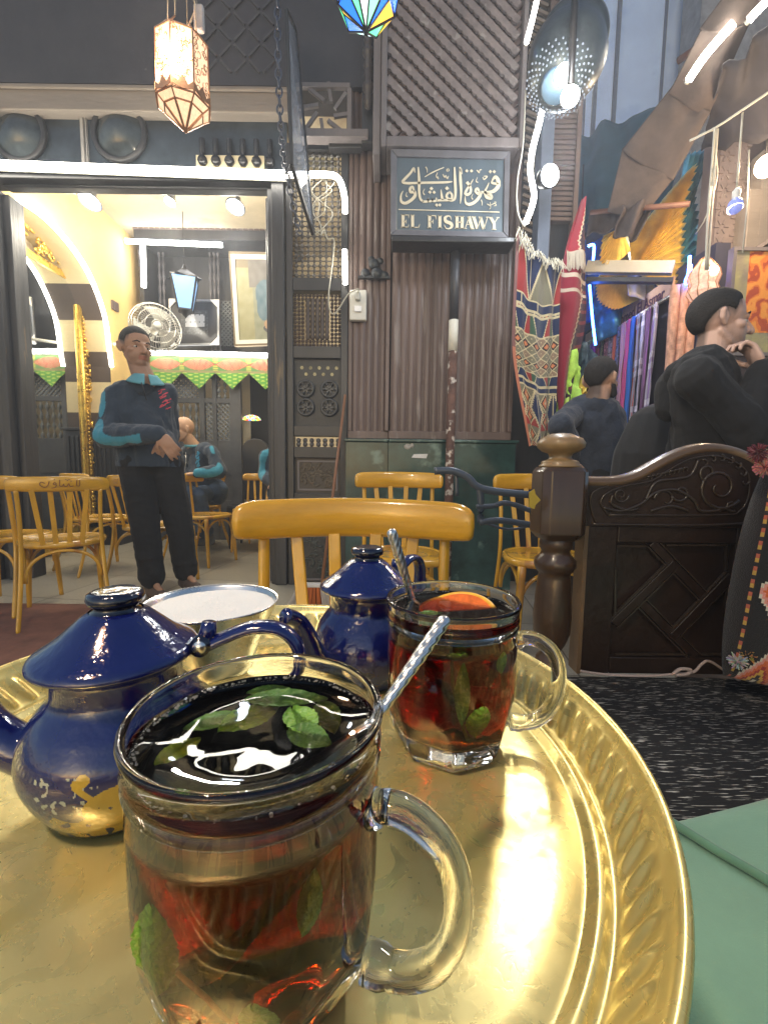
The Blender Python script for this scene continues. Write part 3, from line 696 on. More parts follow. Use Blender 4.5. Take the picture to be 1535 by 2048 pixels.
# lemon slice, half sunk, in the farther mug
ls = thing('lemon_slice', o2+Vector((.004, .008, .08)), 'amber lemon slice floating in the farther glass of tea', 'lemon slice')
Rm = Matrix.Rotation(-.25, 3, 'Y') @ Matrix.Rotation(.38, 3, 'X')
pts = [(.0225*math.cos(a), .0225*math.sin(a)) for a in [PI*k/24 for k in range(25)]]
def lm(a, b, c): return o2+Vector((.004, .004, .0745))+Rm @ Vector((a, b, c))
MB().prism([(x*.93, y*.93) for x, y in pts], -.0018, .0018, mapf=lm).build('flesh', M('lemon_flesh', (.85, .16, .02), .25, var=.35, sc=150, emit=None, coat=.3), ls)
MB().tube([lm(x, y, 0) for x, y in pts], .0019, 8).build('rind', M('lemon_rind', (.9, .45, .03), .35, var=.2, sc=200), ls)

# ---- spoons with twisted handles ----
def spoon(a, b, bowl, label, r=.0034):
    t = thing('teaspoon', b, label, 'spoon', 'twisted-handle teaspoons')
    a, b = Vector(a), Vector(b); ax = (a-b).normalized(); L = (a-b).length
    u = ax.orthogonal().normalized(); v = ax.cross(u); m = MB(); n = 24; k = 60; vs = []
    for i in range(k+1):
        tt = i/k; s_ = r*(.62+.38*min(1, tt*1.6))*(1 if tt < .95 else math.sqrt(max(.02, 1-((tt-.95)/.05)**2)))
        for j in range(n):
            an = 2*PI*j/n; tw = tt*L*260; rr = s_*(1+.055*math.cos(5*(an-tw)))
            vs.append(b+ax*L*tt+u*rr*math.cos(an)+v*rr*math.sin(an)*.8)
    fs = [(i*n+j, i*n+(j+1) % n, (i+1)*n+(j+1) % n, (i+1)*n+j) for i in range(k) for j in range(n)]+[tuple(range(n)), tuple(k*n+j for j in range(n))]
    m.add(vs, fs, None, True); m.build('twisted_handle', steel, t)
    bc = Vector(bowl); m = MB(); m.tube([b, (b+bc)/2, bc], [r*.6, r*.5, r*.7], 8); dn = (bc-b).normalized()
    q = dn.orthogonal().normalized(); w2 = dn.cross(q)
    def fn(uu, vv):
        l_ = (uu-.5)*.022; wd = .0065*math.sqrt(max(0, 1-(2*uu-1)**2)); s_ = (vv-.5)*2
        return bc+dn*(l_+.009)+q*wd*s_+w2*(.0022*(s_*s_)*wd/.0065)
    m.grid(fn, 12, 8); m.build('bowl', steel, t, solid=.0008)
    return t
spoon(P(781, 1058, .262), P(826, 1205, .268), o2+Vector((.006, .012, .022)), 'steel teaspoon leaning left in the farther mug', .0034)
spoon(P(893, 1234, .163), P(742, 1450, .1345), o1+Vector((-.006, .004, .022)), 'steel teaspoon resting over the rim of the nearest mug', .0030)

# ---- blue enamel teapots ----
def enamel(gold):
    m = VC('blue_enamel', .10, coat=1, bump=.30, bsc=55)
    return m
BLUE = (.004, .008, .085); DKB = (.004, .005, .02); GOLD = (.42, .27, .03)
def teapot(c, ang, label, seed):
    t = thing('enamel_teapot', (c[0], c[1], TZ), label, 'teapot', 'blue enamel teapots on the tray')
    o = Vector((c[0], c[1], TZ)); rd = random.Random(seed)
    prof = [(0, .0015), (.026, .0015), (.028, .0), (.031, .001), (.0335, .005), (.038, .013), (.0415, .022), (.0425, .030), (.041, .038), (.037, .046), (.0325, .052), (.0295, .056), (.0285, .060), (.0288, .066), (.0305, .0695), (.0325, .0705), (.0325, .072), (.030, .073)]
    # refine
    pr = [(p.x, p.y) for p in bez([(*q, 0) for q in prof], 16)]; n = 520
    vs = []; 
    for (r, z) in pr:
        for j in range(n): a = 2*PI*j/n; vs.append(o+Vector((r*math.cos(a), r*math.sin(a), z)))
    fs = []; cs = []
    # the painted gold decoration: a bird with foliage above a scrolled ground, facing the front
    a0 = -1.0
    def ink_at(a, z):
        s_ = ((a-a0+PI) % (2*PI)-PI)*.042
        nz = mn.noise(Vector((s_*190+seed, z*190, 3))); n2 = mn.noise(Vector((s_*420, z*420+seed, 9)))
        if z < .0035 or z > .038: return None
        edge = .0185+.006*mn.noise(Vector((s_*70, 5, seed)))
        if abs(s_) < .036 and z < edge and nz > -.32: return GOLD
        ex = (s_+.000)/.0165; ez = (z-.0215)/.0100
        if ex*ex+ez*ez < 1 and n2 > -.42: return GOLD
        nx = s_+.0135+.3*(z-.026)
        if .020 < z < .036 and abs(nx+.002*math.sin(z*420)) < .0018: return GOLD
        if (s_+.0155)**2+(z-.0355)**2 < .0026**2: return GOLD
        if (.021) < z < .037 and .010 < abs(s_) < .036 and n2 > .22: return (.35, .36, .28)
        return None
    for i in range(len(pr)-1):
        for j in range(n):
            fs.append((i*n+j, i*n+(j+1) % n, (i+1)*n+(j+1) % n, (i+1)*n+j))
            z = (pr[i][1]+pr[i+1][1])/2; a = 2*PI*(j+.5)/n
            g = ink_at(a, z) if seed == 1 else (ink_at(a, z) and (.02, .03, .13))
            cs.append(g or (DKB if z < .004 or z > .0695 else BLUE))
    m = MB(); m.add(vs, fs, cs, True); m.build('pot_body', enamel(True), t)
    lid = [(.0345, .0715), (.0362, .0722), (.0367, .0738), (.0352, .0762), (.0310, .0790), (.0255, .0830), (.0200, .0880), (.0150, .0925), (.0118, .0945)]
    lid = [(p.x, p.y) for p in bez([(*q, 0) for q in lid], 4)]
    m = MB(); n = 64; k = len(lid); vs = [o+Vector((r*math.cos(2*PI*j/n), r*math.sin(2*PI*j/n), z)) for (r, z) in [(0, .0725)]+lid for j in range(n)]
    m.add(vs, [(i*n+j, i*n+(j+1) % n, (i+1)*n+(j+1) % n, (i+1)*n+j) for i in range(k) for j in range(n)], [DKB if i < 4 else BLUE for i in range(k) for j in range(n)], True)
    L_ = m.build('lid', enamel(True), t)
    m = MB(); m.lathe([(.0118, .094), (.0095, .0955), (.0098, .0975), (.0122, .0985), (.0128, .1005), (.0122, .1030), (.0100, .1042), (.0045, .1036), (0, .1034)], 40, o, col=DKB).build('knob', enamel(True), L_)
    d = Vector((math.cos(ang), math.sin(ang), 0)); sd = Vector((-d.y, d.x, 0)); U = Vector((0, 0, 1))
    pts = bez([o+d*a+U*b for a, b in ((.0395, .0735), (.050, .0785), (.064, .0835), (.078, .0825), (.0865, .074), (.088, .060), (.082, .044), (.068, .031), (.0405, .027))], 6)
    m = MB(); m.tube(pts, .0062, 14, flat=.52, upv=sd, col=BLUE); m.build('handle', enamel(True), t)
    m = MB(); hg = o+d*.0405+U*.0765
    m.tube([hg-sd*.0065, hg+sd*.0065], .0050, 16, col=DKB); m.box(hg-d*.006-U*.001, (.013, .008, .004), Matrix.Rotation(ang, 3, 'Z'), DKB); m.tube([hg+d*.002+U*.002, hg+d*.003+U*.0105], [.0048, .0035], 12, col=BLUE); m.build('hinge', enamel(True), t)
    m = MB()
    for s_ in (-1, 1): m.lathe([(.0034, 0), (.0032, .0008), (0, .001)], 20, hg+sd*s_*.0066, sd*s_)
    m.build('hinge_pin', steel, t)
    e = -d
    pts = bez([o+e*a+U*b for a, b in ((.034, .020), (.050, .026), (.062, .038), (.069, .054), (.077, .067), (.088, .0735))], 6); nn = len(pts)
    m = MB(); m.tube(pts, [.0125-.0075*min(1, i/nn*1.25) for i in range(nn)], 18, col=BLUE); m.build('spout', enamel(True), t)
    return t
teapot((-.130, .207), .10, 'blue enamel teapot with gold bird decoration at the left of the tray', 1)
teapot((-.0125, .335), 1.0, 'smaller-looking plain blue enamel teapot behind the farther mug', 2)

# ---- sugar bowl ----
sb = thing('sugar_bowl', (-.123, .307, TZ), 'shallow steel bowl of white sugar between the two teapots', 'bowl')
o = Vector((-.123, .307, TZ)); m = MB()
m.lathe([(0, .004), (.018, .004), (.020, .0), (.023, .0), (.024, .010), (.032, .034), (.0405, .055), (.0455, .0665), (.0465, .068), (.0460, .0685), (.0445, .0665), (.0395, .055), (.031, .035), (.022, .013), (0, .011)], 64, o); m.build('steel_bowl', steel, sb)
sg_ = thing('sugar', o+Vector((0, 0, .03)), 'heap of white sugar filling the steel bowl', 'sugar')
def sf(u, v):
    r = u*.0432; a = v*2*PI; h = .0640+.0040*(1-u*u)+.0016*mn.noise(Vector((r*math.cos(a)*60, r*math.sin(a)*60, 2)))*(1-u**4)+.0005*mn.noise(Vector((r*math.cos(a)*400, r*math.sin(a)*400, 2)))
    return o+Vector((r*math.cos(a), r*math.sin(a), h))
m = MB(); m.grid(sf, 30, 80); m.lathe([(.0432, .0640), (.031, .036), (.0215, .0145), (0, .0125)], 40, o); m.build('sugar_heap', M('sugar', (.88, .87, .84), .7, var=.03, bump=.5, bsc=900), sg_)

# ======================= BENCH AT THE RIGHT =======================
BQ = .90
BN = thing('carved_bench', P(1200, 1345, BQ), 'dark carved wooden bench arm with interlaced lattice panel and turned post', 'bench')
BN['label'] = 'dark carved bench with curved arm at the right of the tray'
pc = P(1110, 1100, BQ-.01); px_ = lambda v: v/870*BQ
def pz(py): return P(1110, py, BQ-.01).z
prof = [(0, pz(866)), (.02, pz(868)), (.040, pz(877)), (.0465, pz(886)), (.0455, pz(895)), (.036, pz(903)), (.024, pz(907)), (.021, pz(914)), (.024, pz(919)), (.034, pz(922)), (.037, pz(925)), (.036, pz(928)), (.041, pz(931)), (.041, pz(934)), (.030, pz(936))]
MB().lathe(prof, 28, (pc.x, pc.y, 0)).build('post_knob', M('pale_worn_knob', (.20, .13, .06), .38, var=.35, sc=14, coat=.2, stretch=(1, 1, .4)), BN)
def octo(mb, c, r, z0, z1, ch):
    rings = [(r*.8, z0), (r, z0+ch), (r, z1-ch), (r*.8, z1)]
    mb.lathe(rings, 8, c, fr=lambda rr, z, a: rr*(1.05 if int(round((a-PI/8)/(PI/4))) % 2 == 0 else 1.0), smooth=False)
    return mb
m = MB(); vs = []; w_ = .0455; ch = .014; zt_, zb_ = pz(934), pz(1078)
ring = [(-w_+ch, -w_), (w_-ch, -w_), (w_, -w_+ch), (w_, w_-ch), (w_-ch, w_), (-w_+ch, w_), (-w_, w_-ch), (-w_, -w_+ch)]
for z, s_ in ((zb_, .72), (zb_+.014, 1), (zt_-.010, 1), (zt_, .85)): vs += [(pc.x+x*s_, pc.y+y*s_, z) for x, y in ring]
m.add(vs, [(i*8+j, i*8+(j+1) % 8, i*8+8+(j+1) % 8, i*8+8+j) for i in range(3) for j in range(8)]+[tuple(range(8)), tuple(range(24, 32))]); m.build('post_block', M('worn_walnut_block', (.055, .032, .018), .28, var=.5, sc=8, coat=.35, stretch=(1, 1, .25), alt=(.30, .22, .09), altsc=11, altpos=.62), BN, bevel=.003)
prof = [(.030, pz(1075)), (.033, pz(1082)), (.033, pz(1094)), (.028, pz(1100)), (.030, pz(1108)), (.041, pz(1118)), (.0415, pz(1130)), (.036, pz(1140)), (.031, pz(1146)), (.033, pz(1155)), (.036, pz(1190)), (.0385, pz(1230)), (.037, pz(1262)), (.029, pz(1284)), (.021, pz(1298)), (.020, pz(1304)), (.028, pz(1312)), (.031, pz(1324)), (.031, pz(1334)), (.035, pz(1346)), (.035, pz(1352)-.03), (.030, .05), (.030, 0)]
MB().lathe(prof, 28, (pc.x, pc.y, 0)).build('turned_leg', walnut, BN)
top = [(1156, 955), (1195, 957), (1235, 955), (1270, 945), (1305, 926), (1340, 908), (1375, 895), (1410, 890), (1445, 893), (1480, 904), (1515, 925), (1560, 955), (1640, 970)]
T_ = [P(a, b, BQ) for a, b in top]; T_ = bez(T_, 4)
zbot = P(1300, 1052, BQ).z
m = MB(); n = len(T_); vs = []
for p in T_: vs += [(p.x, BQ-.014, p.z-.010), (p.x, BQ-.014, zbot), (p.x, BQ+.022, zbot), (p.x, BQ+.022, p.z-.010)]
m.add(vs, [(4*i+j, 4*i+(j+1) % 4, 4*i+4+(j+1) % 4, 4*i+4+j) for i in range(n-1) for j in range(4)]+[(0, 3, 2, 1), (4*n-4, 4*n-3, 4*n-2, 4*n-1)])
arm = m.build('arm_board', walnutd, BN)
MB().tube([p+Vector((0, .004, -.008)) for p in T_], .0125, 12, flat=1.7, upv=(0, 0, 1)).build('arm_top', M('worn_arm_rail', (.10, .06, .032), .33, var=.4, sc=8, coat=.35, stretch=(.3, 1, 1), alt=(.26, .19, .11), altsc=6, altpos=.55), BN)
carv = M('carving_walnut', (.028, .018, .011), .28, var=.3, coat=.3)
def b2(px, py, d=0): return P(px, py, BQ-.014-d)
m = MB()
def curl(cx, cy, r, a0, turns, w0=.0028, n=26, ax=1):
    pts = [b2(cx+ax*r*(1-.8*i/n)*math.cos(a0+turns*2*PI*i/n), cy+r*(1-.8*i/n)*math.sin(a0+turns*2*PI*i/n), .002) for i in range(n+1)]
    m.tube(pts, [w0*(1.1-.6*i/n) for i in range(n+1)], 8, flat=.8)
def strokeb(pts, w0=.0025): m.tube(bez([b2(a, b, .002) for a, b in pts], 6), w0, 8)
strokeb([(1215, 1030), (1200, 1005), (1215, 985), (1250, 972), (1300, 962), (1340, 938), (1380, 918), (1430, 912), (1470, 925), (1495, 950), (1496, 990), (1480, 1020), (1440, 1030), (1215, 1030)], .0018)
strokeb([(1190, 1045), (1180, 1010), (1185, 985), (1215, 972)], .0016)
strokeb([(1183, 1048), (1300, 1050), (1420, 1050), (1500, 1046)], .0022)
curl(1240, 990, 16, 0, 1.4); curl(1438, 975, 46, .6, 1.5, .0036); curl(1415, 945, 18, 2, 1.0, .003); curl(1330, 1000, 24, 3.2, .8, .003); curl(1462, 1012, 12, 1, 1.1); curl(1360, 985, 20, .4, 1.0, .0028, ax=-1)
strokeb([(1205, 1015), (1240, 1022), (1280, 1008), (1310, 985), (1350, 980), (1385, 1000), (1400, 1022), (1440, 1020)], .0032)
strokeb([(1224, 990), (1222, 1008), (1250, 1020), (1275, 1018)], .003); strokeb([(1290, 1000), (1310, 965), (1350, 958), (1380, 950), (1395, 920)], .003); strokeb([(1300, 1022), (1340, 1012), (1375, 1022)], .003)
for i in range(9): curl(1300+i*9, 958-i*2.2, 7, 3.6, .5, .0022, 8)
for i in range(7): a = -2.2+i*.35; curl(1438+50*math.cos(a), 968+50*math.sin(a), 9, a, .6, .0022, 8)
m.build('scroll_carving', carv, arm)
# lower framed panel with interlaced bars
m = MB(); A = P(1180, 1052, BQ); B = P(1640, 1345, BQ); zA, zB = zbot, P(1300, 1345, BQ).z; xA, xB = A.x, A.x+.46
i0, i1, k0, k1 = P(1222, 1200, BQ).x, P(1455, 1200, BQ).x, P(1300, 1312, BQ).z, P(1300, 1085, BQ).z
m.bx(xA-.014, i0, BQ-.008, BQ+.03, zB, zA).bx(i1, xB, BQ-.008, BQ+.03, zB, zA).bx(i0, i1, BQ-.008, BQ+.03, k1, zA).bx(i0, i1, BQ-.008, BQ+.03, zB, k0); m.build('panel_frame', walnutd, BN, bevel=.003)
m = MB(); m.bx(i0, i1, BQ+.008, BQ+.014, k0, k1); m.build('panel_back', walnutd, BN)
m = MB(); m.bx(xA-.016, xA-.008, BQ-.010, BQ+.032, zB, zA-.001); m.build('panel_edge', M('worn_panel_edge', (.12, .075, .04), .4, var=.3), BN)
m = MB(); m2 = MB()
def pb(a, b, w=.017, dy=0):
    A, B = P(*a, BQ-.0), P(*b, BQ-.0); A.y = B.y = BQ+.001-dy; m.beam(A, B, w, .016, (0, 1, 0))
    d = (B-A).normalized(); q = Vector((-d.z, 0, d.x))
    for s_ in (-1, 1): m2.beam(A+q*s_*(w/2+.0035)+Vector((0, -.004, 0)), B+q*s_*(w/2+.0035)+Vector((0, -.004, 0)), .003, .006, (0, 1, 0))
pb((1300, 1085), (1410, 1200)); pb((1455, 1150), (1340, 1270), .017, .0025); pb((1222, 1245), (1345, 1125), .017, .0025); pb((1275, 1200), (1385, 1312))
m.build('lattice_bar', walnutd, BN, bevel=.001)
for a, b in (((1228, 1092), (1228, 1240)), ((1228, 1092), (1290, 1092)), ((1330, 1090), (1450, 1090)), ((1450, 1090), (1450, 1140)), ((1228, 1308), (1380, 1308)), ((1398, 1308), (1450, 1308)), ((1450, 1160), (1450, 1308))):
    A, B = P(*a, BQ-.004), P(*b, BQ-.004); m2.beam(A, B, .004, .006, (0, 1, 0))
m2.build('panel_moulding', M('moulding_walnut', (.03, .02, .014), .22, var=.3, coat=.4), BN)
# seat base (under the rug) with front board
m = MB(); SZ = P(1300, 1347, BQ-.01).z-.012
m.bx(pc.x+.0, 2.0, -.35, BQ-.012, SZ-.06, SZ-.004).bx(pc.x+.02, pc.x+.05, -.35, BQ-.02, .03, SZ-.06); m.build('seat_board', walnut, BN)
m = MB(); m.bx(1.02, 1.06, -.35, BQ+.03, SZ, SZ+.55); m.build('backrest', walnutd, BN)
# brass hinge plate on the post
m = MB(); hz = [(1057, 985), (1068, 978), (1070, 988), (1080, 1000), (1070, 1010), (1068, 1018), (1057, 1014)]
pp = [P(a, b, BQ-.058) for a, b in hz]; m.prism([(p.x, p.z) for p in pp], BQ-.0585, BQ-.0555); m.build('brass_plate', M('brass_plate', (.6, .42, .08), .3, metal=1), BN)
# woven black rug over the seat
def rugm():
    m = bpy.data.materials.new('black_woven_rug'); m.use_nodes = True; t = m.node_tree; b = t.nodes['Principled BSDF']; b.inputs['Roughness'].default_value = .9
    tc = nd(t, 'ShaderNodeTexCoord'); mp = nd(t, 'ShaderNodeMapping'); t.links.new(tc.outputs['Object'], mp.inputs[0]); mp.inputs['Scale'].default_value = (38, 560, 60); mp.inputs['Rotation'].default_value = (0, 0, .06)
    n = nd(t, 'ShaderNodeTexNoise'); n.inputs['Scale'].default_value = 1; n.inputs['Detail'].default_value = 3; t.links.new(mp.outputs[0], n.inputs[0])
    r = nd(t, 'ShaderNodeValToRGB'); t.links.new(n.outputs[0], r.inputs[0]); e = r.color_ramp.elements
    e[0].position = .60; e[0].color = (.006, .006, .007, 1); e[1].position = .66; e[1].color = (.50, .47, .42, 1)
    t.links.new(r.outputs[0], b.inputs['Base Color']); bp = nd(t, 'ShaderNodeBump'); bp.inputs['Strength'].default_value = .8; bp.inputs['Distance'].default_value = .002
    t.links.new(n.outputs[0], bp.inputs['Height']); t.links.new(bp.outputs[0], b.inputs['Normal']); return m
rg = MB(); rg.grid(lambda u, v: Vector((pc.x-.01+u*1.1, -.3+v*(BQ-.016+.3), SZ+.004*mn.noise(Vector((u*9, v*9, 0)))+.006)), 60, 60)
rg.grid(lambda u, v: Vector((pc.x-.01-.008*v, -.3+u*(BQ-.016+.3), SZ+.006-.12*v)), 20, 6)
tag(rg.build('woven_rug', rugm()), 'black rug flecked with white thread on the bench seat', 'rug')
cd_ = MB(); pts = bez([P(a, b, BQ-.022) for a, b in ((1160, 1342), (1185, 1346), (1225, 1350), (1290, 1352), (1350, 1348), (1385, 1344), (1400, 1330), (1412, 1322), (1425, 1326), (1440, 1336), (1465, 1352), (1485, 1368))], 8)
cd_.tube(pts, .0028, 8); cd_.tube(bez([P(a, b, BQ-.026) for a, b in ((1345, 1348), (1360, 1338), (1380, 1340), (1372, 1348), (1350, 1350))], 5), .0035, 8); tag(cd_.build('rope', M('pinkish_cord', (.42, .33, .3), .85, bump=.5, bsc=400)), 'pale frayed cord lying where the bench panel meets the black rug', 'cord')
# green seat pad
GZ = .47; gm = M('sage_green_velvet', (.17, .32, .21), .75, var=.10, sc=9, sheen=.35, bump=.15, bsc=600)
gp = thing('green_cushion', (.60, .2, GZ-.1), 'sage green padded seat with a seam, lower right beside the tray', 'cushion')
e0 = PZ(1335, 1603, GZ); e1 = PZ(1535, 1556, GZ); dv = (e1-e0).normalized(); nv = Vector((dv.y, -dv.x, 0)); st0 = e0-dv*.16
def gf(u, v):
    p = st0+dv*u*.85+nv*v*.62; h = GZ+.008*math.sin(PI*min(1, max(0, u)))**.3*math.sin(PI*v)**.3-.008; ed = min(u*.85, (1-u)*.85, v*.62, (1-v)*.62)
    if ed < .03: h -= (.03-ed)**2/.03
    return Vector((p.x, p.y, h+.003*mn.noise(Vector((u*5, v*5, 1)))))
m = MB(); m.grid(gf, 60, 60)
per = [gf(i/40, 0) for i in range(41)]+[gf(1, i/40) for i in range(1, 41)]+[gf(1-i/40, 1) for i in range(1, 41)]+[gf(0, 1-i/40) for i in range(1, 40)]
k = len(per); cc = sum(per, Vector())/k
vs = []
for d_, s_ in ((0, 1), (.02, 1.015), (.06, 1.018), (.10, 1.0)): vs += [Vector((cc.x+(p.x-cc.x)*s_, cc.y+(p.y-cc.y)*s_, p.z-d_)) for p in per]
m.add(vs, [(i*k+j, i*k+(j+1) % k, (i+1)*k+(j+1) % k, (i+1)*k+j) for i in range(3) for j in range(k)]+[tuple(range(3*k, 4*k))], None, True); m.build('pad', gm, gp, weld=True)
m = MB(); a, b = PZ(1330, 1638, GZ+.002), PZ(1640, 1825, GZ+.002); m.tube([a+(b-a)*i/12+Vector((0, 0, .0005*math.sin(i))) for i in range(13)], .0048, 8); m.build('seam_piping', M('sage_piping', (.10, .22, .14), .8, sheen=.3), gp)
m = MB(); m.bx(cc.x-.28, cc.x+.28, cc.y-.2, cc.y+.2, .3, GZ-.1); m.build('seat_box', walnut, gp)
for sx in (-.26, .26):
    for sy in (-.18, .18): MB().bx(cc.x+sx-.02, cc.x+sx+.02, cc.y+sy-.02, cc.y+sy+.02, 0, .3).build('leg', walnut, gp)

# patterned bolster cushion standing at the right end
CU = thing('patterned_cushion', P(1590, 1368, .80), 'black kilim cushion with pink and orange diamonds and pompoms', 'cushion')
cz = P(1600, 1165, .80); ROT = Matrix.Rotation(.10, 3, 'Y')
def cup(u, v, sgn):
    x = (u-.5)*2; z = (v-.5)*2; th = .055*(max(0, 1-abs(x)**3.0)*max(0, 1-abs(z)**3.0))**.5
    return cz+ROT @ Vector((x*.120*(1-.07*z*z), sgn*th, z*.205*(1-.05*x*x)))
def ccol(u, v):
    x = u*1.0; z = v
    if x < .030: return (.012, .010, .012)
    if x < .042: return [(.40, .10, .06), (.02, .015, .02), (.45, .28, .06)][int(v*50) % 3]
    if x < .055: return (.010, .010, .012)
    if x < .062: return [(.42, .38, .32), (.30, .04, .06), (.45, .30, .06)][int(v*44) % 3]
    if x < .075: return (.010, .010, .012)
    cyc = (z*2.3+.46) % 1; dd = abs(cyc-.5)*2.3+abs(x-.20)*6.2
    if dd < .12: return (.7, .68, .6)
    if dd < .26: return (.02, .015, .02)
    if dd < .42: return (.62, .38, .06)
    if dd < .54: return (.35, .03, .03)
    if dd < .70: return (.60, .13, .04)
    if dd < .84: return (.62, .26, .22)
    if dd < .93: return (.55, .5, .42)
    return (.010, .010, .012)
vcw = VC('kilim_wool', .92, bump=.5, bsc=500, sheen=.2)
m = MB()
for s_ in (-1, 1): m.grid(lambda u, v: cup(u, v, s_), 70, 100, ccol)
m.build('cover', vcw, CU, weld=True)
rd = random.Random(2)
for k, (px, py) in enumerate(((1515, 905), (1528, 935), (1492, 1310), (1474, 1322))):
    c = P(px, py, .76 if k < 2 else .78); col = [(.16, .02, .04), (.62, .22, .22), (.55, .3, .06), (.5, .48, .5)][k]; m = MB()
    for q in range(150):
        d = Vector((rd.gauss(0, 1), rd.gauss(0, 1), rd.gauss(0, 1))).normalized(); L_ = .016*rd.uniform(.8, 1.15)
        m.tube([c, c+d*L_], [.0012, .0009], 4, col=tuple(min(1, x*rd.uniform(.6, 1.4)) for x in col), cap=False)
    m.build('pompom', vcw, CU)
# ======================= INSIDE THE CAFE =======================
WX = -2.9; CZ = 3.45; BKY = 5.6
arc_px = [(20, 395), (48, 408), (85, 434), (119, 468), (150, 507), (176, 550), (198, 604), (210, 649), (217, 706), (221, 734)]
AR = [PX(a, b, WX) for a, b in arc_px]; AR = bez(AR, 4)
LW = thing('yellow_side_wall', (WX, 4.5, 0), 'yellow plastered side wall with arched niche inside the cafe', 'wall')
m = MB(); NX = WX-.34; yA = AR[0].y
poly = [(p.y, p.z) for p in AR]
# wall face = region outside the arch: strips
vs = []; 
for p in AR: vs += [(WX, p.y, p.z), (WX, p.y, CZ)]
m.add(vs, [(2*i, 2*i+1, 2*i+3, 2*i+2) for i in range(len(AR)-1)])
e = AR[-1]; m.add([(WX, e.y, 0), (WX, BKY, 0), (WX, BKY, CZ), (WX, e.y, CZ)], [(0, 1, 2, 3)])
m.add([(WX, FY+.28, CZ), (WX, FY+.28, AR[0].z), (WX, yA, AR[0].z), (WX, yA, CZ)], [(0, 1, 2, 3)])
m.build('wall_face', yell, LW)
m = MB(); E2 = AR+[Vector((WX, e.y, e.z*(1-k/8))) for k in range(1, 9)]; vs = []; cs = []
E2 = [p for q, p in enumerate(E2)]
fine = []
for i in range(len(E2)-1):
    for k in range(6): fine.append(E2[i].lerp(E2[i+1], k/6))
fine.append(E2[-1])
for p in fine: vs += [(WX, p.y, p.z), (NX, p.y, p.z)]
cs = [(.085, .06, .045) if int((fine[i].z+.05)/.30) % 2 == 0 else (.66, .55, .32) for i in range(len(fine)-1)]
m.add(vs, [(2*i, 2*i+1, 2*i+3, 2*i+2) for i in range(len(fine)-1)], cs)
m.build('striped_arch_soffit', VC('striped_stone', .75, bump=.2, bsc=25), LW)
m = MB(); m.bx(NX-.06, NX, FY+.28, e.y+.05, 0, CZ); m.build('niche_back', cream, LW)
m = MB(); q = PX(228, 612, WX); m.box(q+Vector((.012, 0, 0)), (.02, .11, .09)); m.build('switch_plate', brown, LW)
led('light_strip', [p+Vector((.015, 0, 0)) for p in AR[2:]], .020, (1, .97, .85), 7, 'curved white light strip edging the yellow arch', backing=False)
# mirror with gilt frame standing in the niche
MR = thing('gilt_mirror', (NX+.06, 4.3, 0), 'tall mirror in a carved gold frame inside the arched niche', 'mirror')
mx = NX+.10; y1 = PX(157, 700, mx).y; y0 = FY+.32; zt_ = PX(110, 545, mx).z
m = MB(); m.bx(mx-.02, mx, y0, y1, .25, zt_); m.build('mirror_glass', M('silvered_mirror', (.80, .82, .82), .03, metal=1, var=.05, sc=2), MR)
gilt = M('carved_gilt', (.80, .50, .10), .28, metal=.85, var=.35, sc=30, bump=.3, bsc=60)
y2 = PX(191, 700, mx).y
m = MB(); m.bx(mx-.02, mx+.012, y1, y2, .2, zt_).bx(mx-.02, mx+.012, y0, y2, .05, .25).bx(mx-.02, mx+.012, y0, y2, zt_, zt_+.06); m.tube([(mx+.02, y1+.02, .25), (mx+.02, y1+.02, zt_)], .02, 8); m.tube([(mx+.02, y2-.02, .25), (mx+.02, y2-.02, zt_-.1)], .018, 8)
for k in range(60): m.ball((mx+.03, y1+.055, .3+k*(zt_-.3)/60), .014, 6)
m.build('frame_rail', gilt, MR)
m = MB(); arabesque(m, y1+.03, y2-.01, .25, zt_, mx+.025, 120, .012, 4, mapf=lambda a, b, c: Vector((b, a, c)))
m.build('gilt_scrolls', gilt, MR); m = MB()
top_y = [(60, 425), (85, 452), (108, 490), (128, 540)]
tp = [PX(a, b, mx) for a, b in top_y]; m.tube([p+Vector((.03, 0, 0)) for p in bez(tp, 5)], .028, 8)
arabesque(m, y0, tp[-1].y, zt_+.03, tp[0].z, mx+.025, 46, .014, 6, mapf=lambda a, b, c: Vector((b, a, min(c, tp[0].z+(a-tp[0].y)*(tp[-1].z-tp[0].z)/(tp[-1].y-tp[0].y)+.02))))
m.build('gilt_crest', gilt, MR)
# ceiling, back wall, right inner wall
CE = MB(); CE.bx(WX, .4, FY+.12, BKY, CZ, CZ+.1); tag(CE.build('cafe_ceiling', M('beige_ceiling', (.42, .36, .25), .85, var=.2, sc=2, alt=(.33, .27, .19), altsc=2.5, altpos=.58)), 'beige stained ceiling inside the cafe with hanging spotlights', 'ceiling')
BW = MB(); BW.bx(WX-.4, .4, BKY, BKY+.12, 0, CZ+.1); tag(BW.build('back_wall', cream), 'cream rear wall of the cafe room behind the dark screen', 'wall')
BW = MB(); BW.bx(.3, .4, FY+.2, BKY, 0, CZ); tag(BW.build('inner_wall', yell), 'plain yellow inner wall on the right of the cafe room', 'wall')
